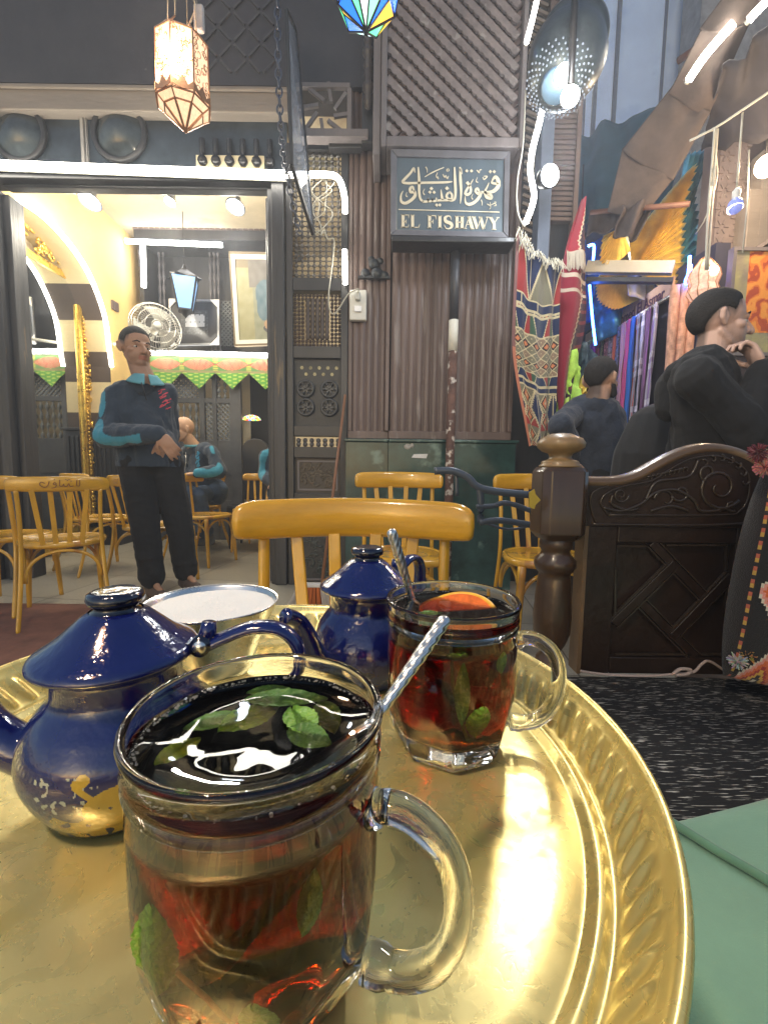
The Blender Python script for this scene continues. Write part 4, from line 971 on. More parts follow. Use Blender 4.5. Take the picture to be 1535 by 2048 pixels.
# upper alcove of dark wood
AL = thing('dark_alcove', P(400, 700, 5.2), 'dark wooden alcove with shelf above the green frieze', 'alcove')
x0, x1 = P(290, 600, 5.2).x, P(560, 600, 5.2).x; z0, z1 = P(400, 703, 5.1).z, P(400, 487, 5.1).z
m = MB(); m.bx(x0, x1, 5.42, 5.5, z0, z1).bx(x0, x1, 5.08, 5.5, z0-.05, z0).bx(x0, x1+.2, 5.02, 5.5, z1, z1+.10).bx(x0, x0+.05, 5.1, 5.5, z0, z1)
m.build('alcove_box', dark, AL)
m = MB()
for i in range(46): m.prism([(x0-.0+i*.06, z1+.10), (x0+.055+i*.06, z1+.10), (x0+.0275+i*.06, z1+.15)], 5.0, 5.04) if x0+i*.06 < x1 else None
m.build('dentil_trim', brown, AL)
for px in (300, 318, 326, 420, 428, 436):
    m = MB(); a = P(px, 560, 5.3); m.lathe([(.016+.008*math.sin(k*1.7), z0+(z1-z0)*k/30) for k in range(31)], 8, (a.x, 5.32, 0)); m.build('spindle', M('alcove_spindle', (.07, .065, .07), .4, var=.3), AL)
def lattice(mb, x0, x1, z0, z1, y, p=.05, w=.016):
    off = -(x1-x0)
    while off < z1-z0:
        for s_ in (1, -1):
            a, b = x0, x1; za = z0+off; zb = za+(x1-x0)
            if za < z0: a += z0-za; za = z0
            if zb > z1: b -= zb-z1; zb = z1
            if b > a+.005:
                if s_ < 0: a, b = x1-(a-x0), x1-(b-x0)
                mb.beam((a, y+(.008 if s_ > 0 else 0), za), (b, y+(.008 if s_ > 0 else 0), zb), w, .012, (0, 1, 0))
        off += p
grl = M('dusty_lattice', (.12, .13, .135), .45, var=.25)
m = MB(); a, b = P(438, 690, 5.35), P(462, 600, 5.35); lattice(m, a.x, b.x, a.z, b.z, 5.38, .05); m.build('side_lattice', grl, AL)
led('light_strip', [P(252, 482, 5.0), P(444, 490, 5.0)], .026, (.97, .98, 1), 10, 'upper white light strip on the alcove beam inside the cafe')
led('light_strip', [P(286, 492, 5.05), P(288, 574, 5.05)], .026, (.97, .98, 1), 10, 'short upright light strip in the back corner of the cafe')
led('light_strip', [P(300, 705, 5.02), P(541, 711, 5.02)], .026, (1, .98, .9), 10, 'white light strip along the top of the green frieze')
# green frieze banner
FR = thing('green_frieze', P(420, 740, 5.05), 'green and red patterned cloth frieze with zigzag hem', 'banner')
A, B = P(300, 712, 5.05), P(548, 712, 5.05); zB = P(420, 746, 5.05).z; zC = P(420, 778, 5.05).z; hh = A.z-zB; per = P(382, 700, 5.05).x-P(315, 700, 5.05).x
def frc(u, v):
    x = A.x+u*(B.x-A.x); z = A.z-v*(A.z-zC); t = ((x-A.x+.02)/per) % 1; d = A.z-z
    if d < hh*.10: return (.10, .14, .05)
    if d < hh*.88:
        e = abs(t-.5)*2; w = .36*(1-e*e*1.0); zc = abs(d-hh*.48)/hh
        if zc < w:
            if (e*6+zc*9) % 1 < .35: return (.50, .36, .20)
            return (.36, .06, .04)
        if abs(t-.0) < .07 or t > .93:
            if int((d*90)) % 2: return (.42, .42, .08)
        return (.10, .22, .07)
    if d < hh: return (.25, .22, .10)
    if math.sin(t*2*PI*3)*math.sin(d*150) > .35: return (.42, .52, .10)
    return (.10, .30, .05)
def frv(u, v):
    x = A.x+u*(B.x-A.x); t = ((x-A.x+.02)/per) % 1; lim = hh+(A.z-zC-hh)*(1-abs(t-.5)*2)
    return Vector((x, 5.05+.008*math.sin(x*20), A.z-v*(A.z-zC) if v*(A.z-zC) < lim else A.z-lim))
m = MB(); m.grid(frv, 240, 44, frc); m.build('cloth', VC('printed_cloth', .85), FR, solid=.003)
# lattice screen beneath
SC = thing('lattice_screen', P(400, 1080, 5.15), 'dark wooden lattice screen with spindles under the green frieze', 'screen')
def sz(py): return P(400, py, 5.15).z
def sx(px): return P(px, 900, 5.15).x
m = MB(); Z0, Z1 = 0, sz(748)
for a, b in ((296, 306), (328, 338), (402, 412), (428, 436), (462, 484)): m.bx(sx(a), sx(b), 5.13, 5.19, 0, Z1)
for a, b in ((806, 796), (950, 880), (1085, 1000)): m.bx(sx(306), sx(462), 5.14, 5.18, max(0, sz(a)), sz(b))
m.bx(sx(306), sx(462), 5.14, 5.18, Z1-.05, Z1).bx(sx(306), sx(462), 5.15, 5.17, 0, sz(950)); m.build('frame', M('dusty_black_frame', (.06, .062, .066), .45, var=.3), SC, bevel=.004)
m = MB(); lattice(m, sx(338), sx(402), sz(796), Z1, 5.155, .055, .02); lattice(m, sx(306), sx(328), sz(880), sz(806), 5.155, .055, .02); lattice(m, sx(414), sx(462), sz(880), sz(806), 5.155, .055, .02); m.build('lattice', grl, SC)
for px, a, b in ((312, 796, 750), (322, 796, 750), (440, 796, 750), (452, 796, 750), (370, 880, 806), (382, 880, 806), (394, 880, 806), (346, 880, 806), (358, 880, 806)):
    za, zb = sz(a), sz(b); m = MB(); m.lathe([(.014+.009*math.sin(k*1.5), za+(zb-za)*k/16) for k in range(17)], 8, (sx(px), 5.16, 0)); m.build('spindle', grl, SC)
# black board whose colour stands for the unlit passage beyond the screen
m = MB(); m.bx(sx(484), sx(560), 5.5, 5.56, 0, Z1+.1); tag(m.build('dark_doorway_board', M('passage_shade_black', (.008, .008, .01), .7, var=.2)), 'black board standing for the dark passage right of the lattice screen', 'doorway')
ST = thing('stained_lamp', P(503, 838, 5.3), 'small stained glass lamp glowing in the dark passage', 'lamp')
c = P(503, 838, 5.3); m = MB(); cols = [(.9, .5, .05), (.1, .6, .2), (.9, .75, .1), (.1, .2, .8), (.8, .1, .05)]
def dome(u, v):
    a = u*2*PI; r = .11*math.sin(v*1.4)/math.sin(1.4); return c+Vector((r*math.cos(a), r*math.sin(a), .07*(math.cos(v*1.4)-.3)))
m.grid(dome, 20, 5, lambda u, v: cols[int(u*20+int(v*5)*3) % 5])
sm = VC('stained_glow', .3); tt = sm.node_tree; bb = tt.nodes['Principled BSDF']; aa = [n for n in tt.nodes if n.type == 'VERTEX_COLOR'][0]; tt.links.new(aa.outputs[0], bb.inputs['Emission Color']); bb.inputs['Emission Strength'].default_value = 1.3
m.build('glass_shade', sm, ST); m = MB(); m.tube([c+Vector((0, 0, .05)), c+Vector((0, 0, .5))], .004, 5); m.build('rod', blackm, ST)
# black carved armchair back in the passage
BC = thing('black_armchair', P(512, 1060, 4.95), 'glossy black arched chair standing in the dark passage', 'chair')
c = P(512, 1000, 4.95); za = P(512, 877, 4.95).z; gb = M('gloss_black', (.01, .01, .012), .4, var=.2)
m = MB(); pts = [(c.x+.15*math.cos(a), c.y, za-.12+.12*math.sin(a)) for a in [PI*k/16 for k in range(17)]]
m.prism([(p[0], p[2]) for p in pts]+[(c.x-.14, .5), (c.x+.14, .5)], c.y, c.y+.04); m.build('backrest', gb, BC, bevel=.01)
m = MB(); m.bx(c.x-.2, c.x+.2, c.y-.4, c.y, .38, .46); m.build('seat', gb, BC, bevel=.02)
for a in (-.17, .17):
    for b in (-.37, -.02): MB().tube([(c.x+a, c.y+b, .4), (c.x+a, c.y+b, 0)], [.022, .015], 8).build('leg', gb, BC)
# leaning portrait
def portrait(u, v):
    v = 1-v; n_ = mn.noise(Vector((u*9, v*12, 0)))*.04
    if ((u-.62)/.085)**2+((v-.78)/.06)**2 < 1: return (.30, .19, .11)
    if ((u-.62)/.10)**2+((v-.83)/.05)**2 < 1: return (.04, .04, .05)
    if ((u-.62)/(.26+.05*math.sin(v*9)))**2+((v-.50)/.25)**2 < 1: return (.07+n_, .12+n_, .15+n_)
    if v < .34 and abs(u-.58) < .3: return (.12+n_, .11+n_, .10+n_)
    if v < .12: return (.15, .12, .07)
    return (.24+n_, .23+n_, .13+n_) if u < .35 else (.19+n_, .20+n_, .14+n_)
PT = thing('framed_portrait', P(505, 690, 5.0), 'tilted framed portrait of a seated figure on the back wall', 'picture')
c4 = [P(470, 694, 5.0), P(585, 690, 4.95), P(578, 508, 4.75), P(459, 505, 4.8)]
def q4(u, v, d=0): return (c4[0]*(1-u)+c4[1]*u)*(1-v)+(c4[3]*(1-u)+c4[2]*u)*v+Vector((0, d, 0))
m = MB(); m.grid(lambda u, v: q4(.05+.90*u, .04+.92*v, -.006), 60, 90, portrait); m.build('canvas', VC('oil_canvas', .45, bump=.2), PT)
m = MB()
for (u0, v0, u1, v1, col, d) in ((.0, .0, 1, .022, 0, -.03), (0, .978, 1, 1, 0, -.03), (0, 0, .022, 1, 0, -.03), (.978, 0, 1, 1, 0, -.03), (.022, .022, .978, .07, 1, -.02), (.022, .93, .978, .978, 1, -.02), (.022, .05, .09, .95, 1, -.02), (.91, .05, .978, .95, 1, -.02)):
    P8 = [q4(u0, v0, d), q4(u1, v0, d), q4(u1, v1, d), q4(u0, v1, d)]; Q8 = [p+Vector((0, .04, 0)) for p in P8]
    m.add(P8+Q8, [(0, 1, 2, 3), (7, 6, 5, 4), (0, 4, 5, 1), (1, 5, 6, 2), (2, 6, 7, 3), (3, 7, 4, 0)], (.16, .12, .07) if not col else (.62, .62, .55))
m.build('frame', VC('painted_frame', .5), PT)
# framed photograph with white corner protectors
def photo(u, v):
    if not (.20 < u < .80 and .22 < v < .80): return (.03, .03, .035)
    n_ = mn.noise(Vector((u*30, v*22, 4))); b = .05+.12*max(0, n_)
    if .30 < u < .72 and .40 < v < .70 and (int(u*40) % 4 or int(v*30) % 5): b = .42
    return (b*.9, b*.95, b*1.05)
PH = thing('framed_photograph', P(388, 690, 4.98), 'black framed street photograph with white corner guards', 'picture')
c4 = [P(341, 690, 4.98), P(437, 688, 4.98), P(437, 602, 4.98), P(341, 600, 4.98)]
m = MB(); m.grid(lambda u, v: q4(.03+.94*u, .03+.94*v, 0), 80, 70, photo); m.build('print', VC('photo_print', .25), PH)
m = MB()
for a, b in ((0, 1), (1, 2), (2, 3), (3, 0)): m.beam(c4[a]+Vector((0, 0, 0)), c4[b], .022, .02, (0, 1, 0))
m.build('frame', M('steel_grey_frame', (.25, .26, .28), .35, metal=.6, var=.1), PH)
m = MB()
for (u, v, su, sv) in ((0, 0, 1, 1), (1, 0, -1, 1), (1, 1, -1, -1), (0, 1, 1, -1)):
    a, b, c_ = q4(u-su*.02, v-sv*.02, -.015), q4(u+su*.17, v-sv*.02, -.015), q4(u-su*.02, v+sv*.19, -.015); m.add([a, b, c_]+[p+Vector((0, .012, 0)) for p in (a, b, c_)], [(0, 1, 2), (5, 4, 3), (0, 3, 4, 1), (1, 4, 5, 2), (2, 5, 3, 0)])
m.build('corner_guard', M('white_card', (.8, .8, .8), .6, var=.03), PH)
# wall fan
FN = thing('wall_fan', P(315, 655, 4.6), 'round wire cage wall fan behind the standing waiter', 'fan')
c = P(312, 655, 4.5); ax = Vector((.62, -.75, .1)).normalized(); Rf = Vector((0, 0, 1)).rotation_difference(ax).to_matrix(); wire = M('chromed_wire', (.45, .44, .40), .3, metal=.7, var=.1)
m = MB()
for r, z in ((.24, 0), (.22, .035), (.17, .055), (.11, .065), (.05, .07), (.22, -.035), (.12, -.06)):
    m.tube([c+Rf @ Vector((r*math.cos(a), r*math.sin(a), z)) for a in [2*PI*k/36 for k in range(37)]], .0035 if r < .24 else .006, 5)
for k in range(44):
    a = 2*PI*k/44; d = lambda r, z: c+Rf @ Vector((r*math.cos(a), r*math.sin(a), z))
    m.tube([d(.03, .07), d(.17, .055), d(.22, .035), d(.24, 0), d(.22, -.035), d(.12, -.06)], .0018, 4)
m.build('cage', wire, FN); m = MB()
for k in range(3):
    def bl(u, v): a = k*2*PI/3+(u-.5)*1.5*(.4+.6*v); r = .04+.16*v; return c+Rf @ Vector((r*math.cos(a), r*math.sin(a), (u-.5)*.05))
    m.grid(bl, 8, 6)
m.build('blades', M('fan_blades', (.3, .3, .27), .4), FN, solid=.003)
m = MB(); m.lathe([(0, .08), (.035, .078), (.04, .065), (.04, -.1), (.0, -.12)], 18, c, ax); m.tube([c-ax*.1, c-ax*.18+Vector((0, .02, -.04)), Vector((WX+.02, c.y+.25, c.z-.1))], .015, 8); m.build('hub', M('fan_hub', (.5, .5, .46), .4), FN)
# hanging lantern inside
def lantern_in():
    t = thing('glass_lantern', P(370, 500, 4.7), 'black framed lantern with blue-white panes hanging inside the cafe', 'lantern')
    c = P(370, 590, 4.7); s_ = 4.7/870; h = 58*s_; wt, wb = 26*s_, 14*s_; zt2 = c.z+h/2; zb2 = c.z-h/2
    f = MB(); gl = MB(); T4 = []; B4 = []
    for k in range(4):
        a = PI/4+k*PI/2+.35; T4.append(Vector((c.x+wt*1.2*math.cos(a), c.y+wt*1.2*math.sin(a), zt2))); B4.append(Vector((c.x+wb*1.2*math.cos(a), c.y+wb*1.2*math.sin(a), zb2)))
    for k in range(4):
        f.beam(T4[k], B4[k], .014, .014); f.beam(T4[k], T4[(k+1) % 4], .014, .014); f.beam(B4[k], B4[(k+1) % 4], .014, .014)
        gl.add([T4[k], T4[(k+1) % 4], B4[(k+1) % 4], B4[k]], [(0, 1, 2, 3)])
    f.lathe([(wt*1.3, zt2), (wt*.5, zt2+.07), (.03, zt2+.1), (.012, zt2+.14), (.0, zt2+.15)], 4, (c.x, c.y, 0), smooth=False); f.lathe([(0, zb2-.08), (.03, zb2-.04), (wb, zb2)], 8, (c.x, c.y, 0))
    f.build('frame', blackm, t); gl.build('panes', M('blue_lit_pane', (.06, .14, .30), .3, var=.2, emit=(.35, .62, 1), es=.45), t)
    b = MB(); b.ball((c.x, c.y-.0, c.z+.02), .035, 12); b.build('bulb', EM('lantern_bulb', (.8, .9, 1), 4), t)
    ch = MB(); ch.tube([(c.x, c.y, zt2+.14), (c.x, c.y, CZ)], .004, 5); ch.build('chain', blackm, t)
lantern_in()
# ceiling spot lamps
def spotlamp(px, py, Y, r, label, power, col):
    c = P(px, py, Y); t = thing('spot_lamp', c, label, 'lamp', 'spot lamps on the cafe ceiling')
    m = MB(); m.lathe([(0, .10), (.02, .10), (.03, .06), (r, .0), (r*1.12, -.004), (r, -.01)], 20, c, (.15, .45, 1)); m.build('housing', M('spot_housing', (.12, .14, .18), .25, metal=.6), t)
    m = MB(); m.lathe([(0, -.012), (r*.85, -.008), (r*.9, 0)], 20, c, (.15, .45, 1)); m.build('lens', EM('lens%d' % px, (.8, .9, 1), 14), t)
    m = MB(); m.tube([c+Vector((0, .03, .08)), (c.x, c.y+.03, CZ)], .01, 6); m.build('stem', blackm, t)
    lamp(t, c+Vector((0, -.05, -.30)), power, col, .06)
spotlamp(180, 402, 3.9, .085, 'blue-white spot lamp under the ceiling at the left of the doorway', 13, (1, .93, .78))
spotlamp(340, 403, 4.2, .05, 'small flat ceiling lamp in the middle of the cafe room', 20, (1, .88, .66))
spotlamp(471, 413, 3.95, .075, 'pale blue spot lamp under the ceiling at the right of the doorway', 22, (1, .95, .85))
# grey-brown cabinet by the mirror
m = MB(); a = P(192, 862, 4.75); b = P(238, 862, 4.75); m.bx(a.x-.1, b.x, 4.7, 5.1, 0, a.z); 
for k in range(5): m.bx(a.x+.05*k, a.x+.05*k+.03, 4.685, 4.699, .1, a.z-.06)
m.bx(a.x-.12, b.x+.02, 4.66, 5.12, a.z+.001, a.z+.03); tag(m.build('slatted_cabinet', dark, bevel=.005), 'dark slatted cabinet behind the waiter by the gold mirror', 'cabinet')
# ======================= CHAIRS =======================
def make_chair():
    t = thing('cafe_chair', (0, 0, 0), 'x', 'chair', 'honey coloured bentwood cafe chairs')
    ORG[t.name] = Vector()
    # sitter faces -y, back at +y
    m = MB(); n = 26; vs = []; hw = .228
    for i in range(n+1):
        u = i/n*2-1; x = u*hw; yy = .262-.075*u*u; end = max(0, abs(u)-.80)/.20
        zl_, zh = .742+.004*end, .827-.005*u*u-.016*end**3; th = .013*(1-.15*end)
        rng = [(-th, zl_+.006), (-th-.003, (zl_+zh)/2), (-th, zh-.008), (-th*.3, zh), (th*.6, zh-.002), (th, zh-.012), (th, zl_+.006), (0, zl_)]
        dx = -2*.075*u/hw; nrm = Vector((-dx, 1, 0)).normalized()
        for d, z in rng: vs.append(Vector((x, yy, z))+nrm*d)
    k = 8; m.add(vs, [(i*k+j, i*k+(j+1) % k, (i+1)*k+(j+1) % k, (i+1)*k+j) for i in range(n) for j in range(k)]+[tuple(range(k)), tuple(n*k+j for j in range(k))], None, True)
    m.build('top_rail', honeyr, t, sub=1)
    for s_ in (-1, 1):
        pts = bez([(s_*.205, .30, 0), (s_*.188, .235, .22), (s_*.178, .200, .43), (s_*.176, .215, .62), (s_*.180, .240, .755)], 5)
        m = MB(); m.tube(pts, [.0185]*len(pts), 4, flat=.8, upv=(1, 1, 0)); m.build('rear_post', honey, t, sub=1)
        pts = bez([(s_*.185, -.195, 0), (s_*.178, -.182, .2), (s_*.165, -.165, .43)], 4); m = MB(); m.tube(pts, [.0125, .013, .014, .015, .016, .017, .018, .019, .019], 10); m.build('front_leg', honey, t)
    for xb, xt in ((-.085, -.118), (-.030, -.042), (.030, .042), (.085, .118)):
        m = MB(); m.beam((xb, .196, .445), (xt, .252-.0*abs(xt), .752), .024, .010, (0, 1, 0)); m.build('slat', honey, t, bevel=.003)
    def seatp(a, r=1.):
        x = .205*math.copysign(abs(math.cos(a))**.75, math.cos(a)); y = .205*math.copysign(abs(math.sin(a))**.75, math.sin(a)); x *= 1-.12*(y/.205)
        return Vector((x*r, y*r, 0))
    m = MB(); A = [2*PI*i/48 for i in range(48)]; pr = [(1, .425), (1.03, .432), (1.03, .447), (.99, .456), (.93, .455), (.90, .450), (.88, .425)]; vs = []
    for r, z in pr: vs += [seatp(a, r)+Vector((0, 0, z)) for a in A]
    q = len(pr); m.add(vs, [(i*48+j, i*48+(j+1) % 48, ((i+1) % q)*48+(j+1) % 48, ((i+1) % q)*48+j) for i in range(q) for j in range(48)], None, True); m.build('seat_frame', honey, t)
    m = MB(); vs = [Vector((0, 0, .446))]
    for r, z in ((.5, .4465), (.91, .4515), (.91, .436), (.0, .436)): vs += [seatp(a, r)+Vector((0, 0, z)) for a in A]
    m.add(vs, [(0, 1+j, 1+(j+1) % 48) for j in range(48)]+[(1+i*48+j, 1+i*48+(j+1) % 48, 49+i*48+(j+1) % 48, 49+i*48+j) for i in range(3) for j in range(48)], None, True)
    m.build('seat', honeyr, t)
    for (ax, fx) in ((0, .168), (0, -.150)):
        pts = [Vector((.168*math.cos(a), fx+(.03 if fx > 0 else -.018), .245+.165*math.sin(a)**.8 if 0 < a < PI else .245)) for a in [PI*k/20 for k in range(21)]]
        m = MB(); m.tube(pts, .0095, 8); m.build('brace', honey, t)
    for s_ in (-1, 1):
        pts = [Vector((s_*.172, .01+.185*math.cos(a), .25+.155*abs(math.sin(a))**.8)) for a in [PI*k/20 for k in range(21)]]
        m = MB(); m.tube(pts, .0095, 8); m.build('brace', honey, t)
    return t
proto = make_chair(); nch = 0
def chair(x, y, rz, label):
    global nch
    o = proto if nch == 0 else copy_tree(proto); nch += 1
    o.location = (x, y, 0); o.rotation_euler = (0, 0, rz); o['label'] = label; o['category'] = 'chair'; return o
# rz: 0 -> faces the camera (-y); back towards +y
chair(-.050, .62, .03, 'nearest wooden chair facing the tray, its top rail behind the teapots').scale = (1, 1, .972)
chair(P(800, 1100, 2.2).x-.0, 2.05, .05, 'wooden chair facing us in front of the green marble base').scale = (1, 1, 1.03)
chair(P(1072, 1100, 2.2).x, 2.05, -.03, 'wooden chair behind the turned bench post').scale = (1, 1, 1.03)
chA = chair(-1.86, 2.50, PI+.63, 'nearest left wooden chair with Arabic writing on its top rail')
chB = chair(-1.66, 3.16, PI-.28, 'second left wooden chair with faint writing, beside the waiter')
chair(-2.30, 2.62, PI+.15, 'wooden chair cut by the left edge of the picture')
chair(-2.35, 3.62, 2.6, 'wooden chair behind the two written-on chairs at the left')
chair(-1.62, 3.9, 1.25, 'wooden chair half hidden behind the waiter legs')
chair(P(420, 1080, 4.65).x-.12, 4.7, -1.2, 'wooden chair the bald man sits on')
chair(P(512, 1000, 4.55).x, 4.55, -.1, 'wooden chair seen through the doorway beside the right jamb')
# writing on the rails
def rail_text(ch, n, off, mat, seed):
    rd = random.Random(seed); mb = MB(); hw = .228
    def mp(x, y, d):
        x = -x; u = x/hw; yy = .262-.075*u*u+.0165+d; return Vector((x, yy, .788+y))
    L_ = [[(.06, -.012), (.045, -.016), (.04, 0), (.032, -.014), (.02, -.014), (.018, -.002), (.012, -.014), (.002, -.014)], [(.002, .02), (.0, -.014)], [(-.012, -.002), (-.02, .006), (-.026, -.004), (-.014, -.006), (-.018, -.02), (-.034, -.024)], [(-.042, .012), (-.05, -.012), (-.064, -.02), (-.082, -.006), (-.075, .008), (-.06, .0)], [(.075, .018), (.073, -.014)], [(.088, .018), (.086, -.012), (.076, -.014)]]
    for s_ in L_:
        p = bez([(a-off, b, 0) for a, b in s_], 4); mb.ribbon([(q.x, q.y) for q in p], [.0042]*len(p), mp, 0, .0006)
    for a, b in ((.035, .016), (.028, .022), (.042, .022), (.05, .012), (-.02, .022)): mb.ball(mp(a-off, b, 0), .0028, 6)
    mb.build('rail_lettering', mat, ch, world=False)
rail_text(chA, 1, .0, M('burnt_lettering', (.16, .06, .01), .5), 1); rail_text(chB, 2, 0, M('faint_lettering', (.32, .15, .02), .5), 2)
# red runner under the left chairs
m = MB(); a = PZ(-200, 1330, .004); b = PZ(300, 1195, .004); m.grid(lambda u, v: Vector((-3.0+1.65*u, 1.5+1.12*v, .006+.001*mn.noise(Vector((u*8, v*8, 0))))), 20, 20)
tag(m.build('red_carpet', M('worn_red_carpet', (.20, .085, .055), .95, var=.25, sc=12, bump=.4, bsc=300), solid=.006), 'worn red carpet strip under the chairs at the left', 'carpet')

# ---- broom, pole, plug box, brackets, cables ----
BR = thing('broom', P(625, 1200, 2.75), 'broom with orange and white bristles leaning on the lattice door', 'broom')
a, b = P(690, 790, 3.08), P(644, 1165, 2.72); MB().tube([a, b], [.009, .011], 8).build('broom_handle', M('broom_stick', (.22, .10, .05), .5, var=.2), BR)
c = P(624, 1170, 2.72); m = MB(); m.box(c+Vector((0, 0, .0)), (.20, .05, .025)); m.build('broom_head', M('broom_head_white', (.6, .58, .55), .5), BR, bevel=.008)
m = MB(); rd = random.Random(5)
for k in range(420):
    u = rd.uniform(-1, 1); v = rd.uniform(-1, 1); p = c+Vector((u*.095, v*.022, -.012)); q = p+Vector((u*.05-.01, v*.03, -.115-rd.uniform(0, .02)))
    m.tube([p, q], .0018, 4, cap=False, col=(.55, .15, .03) if abs(u) < .55 else (.5, .45, .4))
m.build('bristles', VC('broom_bristle', .7), BR)
PL = thing('rusty_pole', P(905, 1180, 2.98), 'thin metal pole, dark above and flaking rust below a white band', 'pole')
def pole(name, ya, yb, r, mat): a, b = P(906, ya, 2.98), P(904, yb, 2.98); x = P(905, 700, 2.98).x; MB().tube([(x, 2.98, a.z), (x, 2.98, max(0, b.z))], r, 12).build(name, mat, PL)
pole('upper_pole', 478, 641, .0295, M('pole_dark', (.04, .042, .05), .45, var=.3)); pole('white_band', 641, 703, .032, M('pole_cream', (.62, .6, .52), .6, var=.08, sc=20)); pole('lower_pole', 703, 1300, .030, M('pole_rust', (.10, .05, .035), .7, var=.5, sc=12, alt=(.5, .44, .38), altsc=22, altpos=.55, bump=.6, bsc=60))
PB = thing('plug_box', P(716, 612, FY-.06), 'cream socket box with a plug and cable on the narrow reeded panel', 'socket box')
c = P(716, 612, FY-.04); m = MB(); m.box(c, (.118, .045, .205)); m.build('box', M('ivory_plastic', (.62, .61, .55), .45, var=.06), PB, bevel=.01)
m = MB(); m.box(c+Vector((.0, -.03, -.03)), (.05, .012, .04)); m.build('switch', M('white_plastic', (.85, .85, .82), .4), PB, bevel=.004)
m = MB(); m.box(c+Vector((.0, -.045, .045)), (.035, .04, .05)); m.build('plug', M('grey_plastic', (.5, .5, .46), .4), PB, bevel=.008)
m = MB(); m.tube(bez([c+Vector((0, -.06, .06)), P(716, 578, FY-.13), P(695, 590, FY-.1), P(672, 625, FY-.08), P(660, 622, FY-.08), P(657, 590, FY-.08), P(664, 530, FY-.08), P(668, 480, FY-.08), P(655, 478, FY-.08), P(648, 460, FY-.1), P(642, 470, FY-.1)], 6), .0045, 6); m.build('cable', cable, PB)
m = MB(); rd = random.Random(8)
for k in range(5):
    pts = [P(622+rd.uniform(0, 40), 345, FY-.07)]+[P(630+rd.uniform(-15, 40), 360+j*22, FY-.07+rd.uniform(-.01, .01)) for j in range(6)]; m.tube(bez(pts, 4), .0028, 5)
tag(m.build('tangled_cable', cable), 'tangle of thin cream wires over the bead lattice', 'cable')
m = MB(); c = P(748, 540, FY-.04)
for a, b, r in ((-.06, -.03, .035), (.02, -.03, .045), (.07, -.04, .03), (0, .03, .04), (-.02, .06, .025), (.04, .05, .025)): m.ball(c+Vector((a, -.02, b)), r, 9, (1, .6, .9))
m.bx(c.x-.11, c.x+.11, c.y-.03, c.y+.0, c.z-.065, c.z-.05); tag(m.build('wall_bracket', M('cast_iron', (.045, .05, .055), .3, metal=.5, var=.4, bump=.5, bsc=50)), 'dark cast bracket fixed to the reeded panel left of the sign', 'bracket')
# blue-grey metal rail of a folded chair, in front of the marble base
MC = thing('metal_rail', P(960, 1045, 1.35), 'blue-grey bent metal bars between the two chairs and the bench post', 'railing')
bl = M('blue_grey_steel', (.075, .09, .115), .3, metal=.4, var=.15)
def bar(pts, w, y=1.35): MB().tube(bez([P(a, b, y) for a, b in pts], 5), w, 8, flat=.45, upv=(0, 0, 1)).build('bar', bl, MC)
bar([(868, 942), (905, 942), (935, 955), (952, 972), (985, 982), (1062, 990)], .0115, 1.35); bar([(958, 974), (961, 1005), (960, 1045)], .011, 1.352)
bar([(952, 1013), (985, 1012), (1005, 1006), (1030, 1010), (1062, 1022)], .008); bar([(958, 1045), (1000, 1041), (1062, 1050)], .010); bar([(962, 1042), (1000, 1056), (1030, 1058), (1064, 1050)], .004, 1.35)
bar([(912, 944), (913, 992)], .006, 1.36)
m = MB(); m.tube(bez([P(1062, 990, 1.35), P(1090, 1000, 1.3), P(1150, 1060, 1.22), P(1166, 1080, 1.2)], 4), .010, 8, flat=.45, upv=(0, 0, 1)); m.build('bar', bl, MC)

# ======================= LAMPS OUTSIDE =======================
# pierced Moroccan lantern
LN = thing('pierced_lantern', P(365, 100, 2.35), 'pierced copper star lantern glowing under the dark upper panel', 'lantern')
LY = 2.35; c = P(366, 150, LY); s_ = LY/870; R0 = 47*s_; zt_, zb_ = c.z+48*s_, c.z-48*s_; tip = P(373, 264, LY).z
cop = M('copper_fretwork', (.50, .26, .14), .3, metal=.85, var=.3)
pane = M('lit_amber_pane', (.9, .62, .42), .5, var=.3, sc=60, emit=(1, .62, .36), es=.42)
fr = MB(); pn = MB(); N = 8
ring = lambda r, z, o=0: [Vector((c.x+r*math.cos(2*PI*(k+o)/N), LY+r*math.sin(2*PI*(k+o)/N), z)) for k in range(N)]
T8, B8 = ring(R0*.98, zt_), ring(R0, zb_-.02); C8 = ring(R0*.74, zb_-.045); tp = Vector((c.x+.005, LY, tip)); TT = ring(R0*.55, zt_+.07)
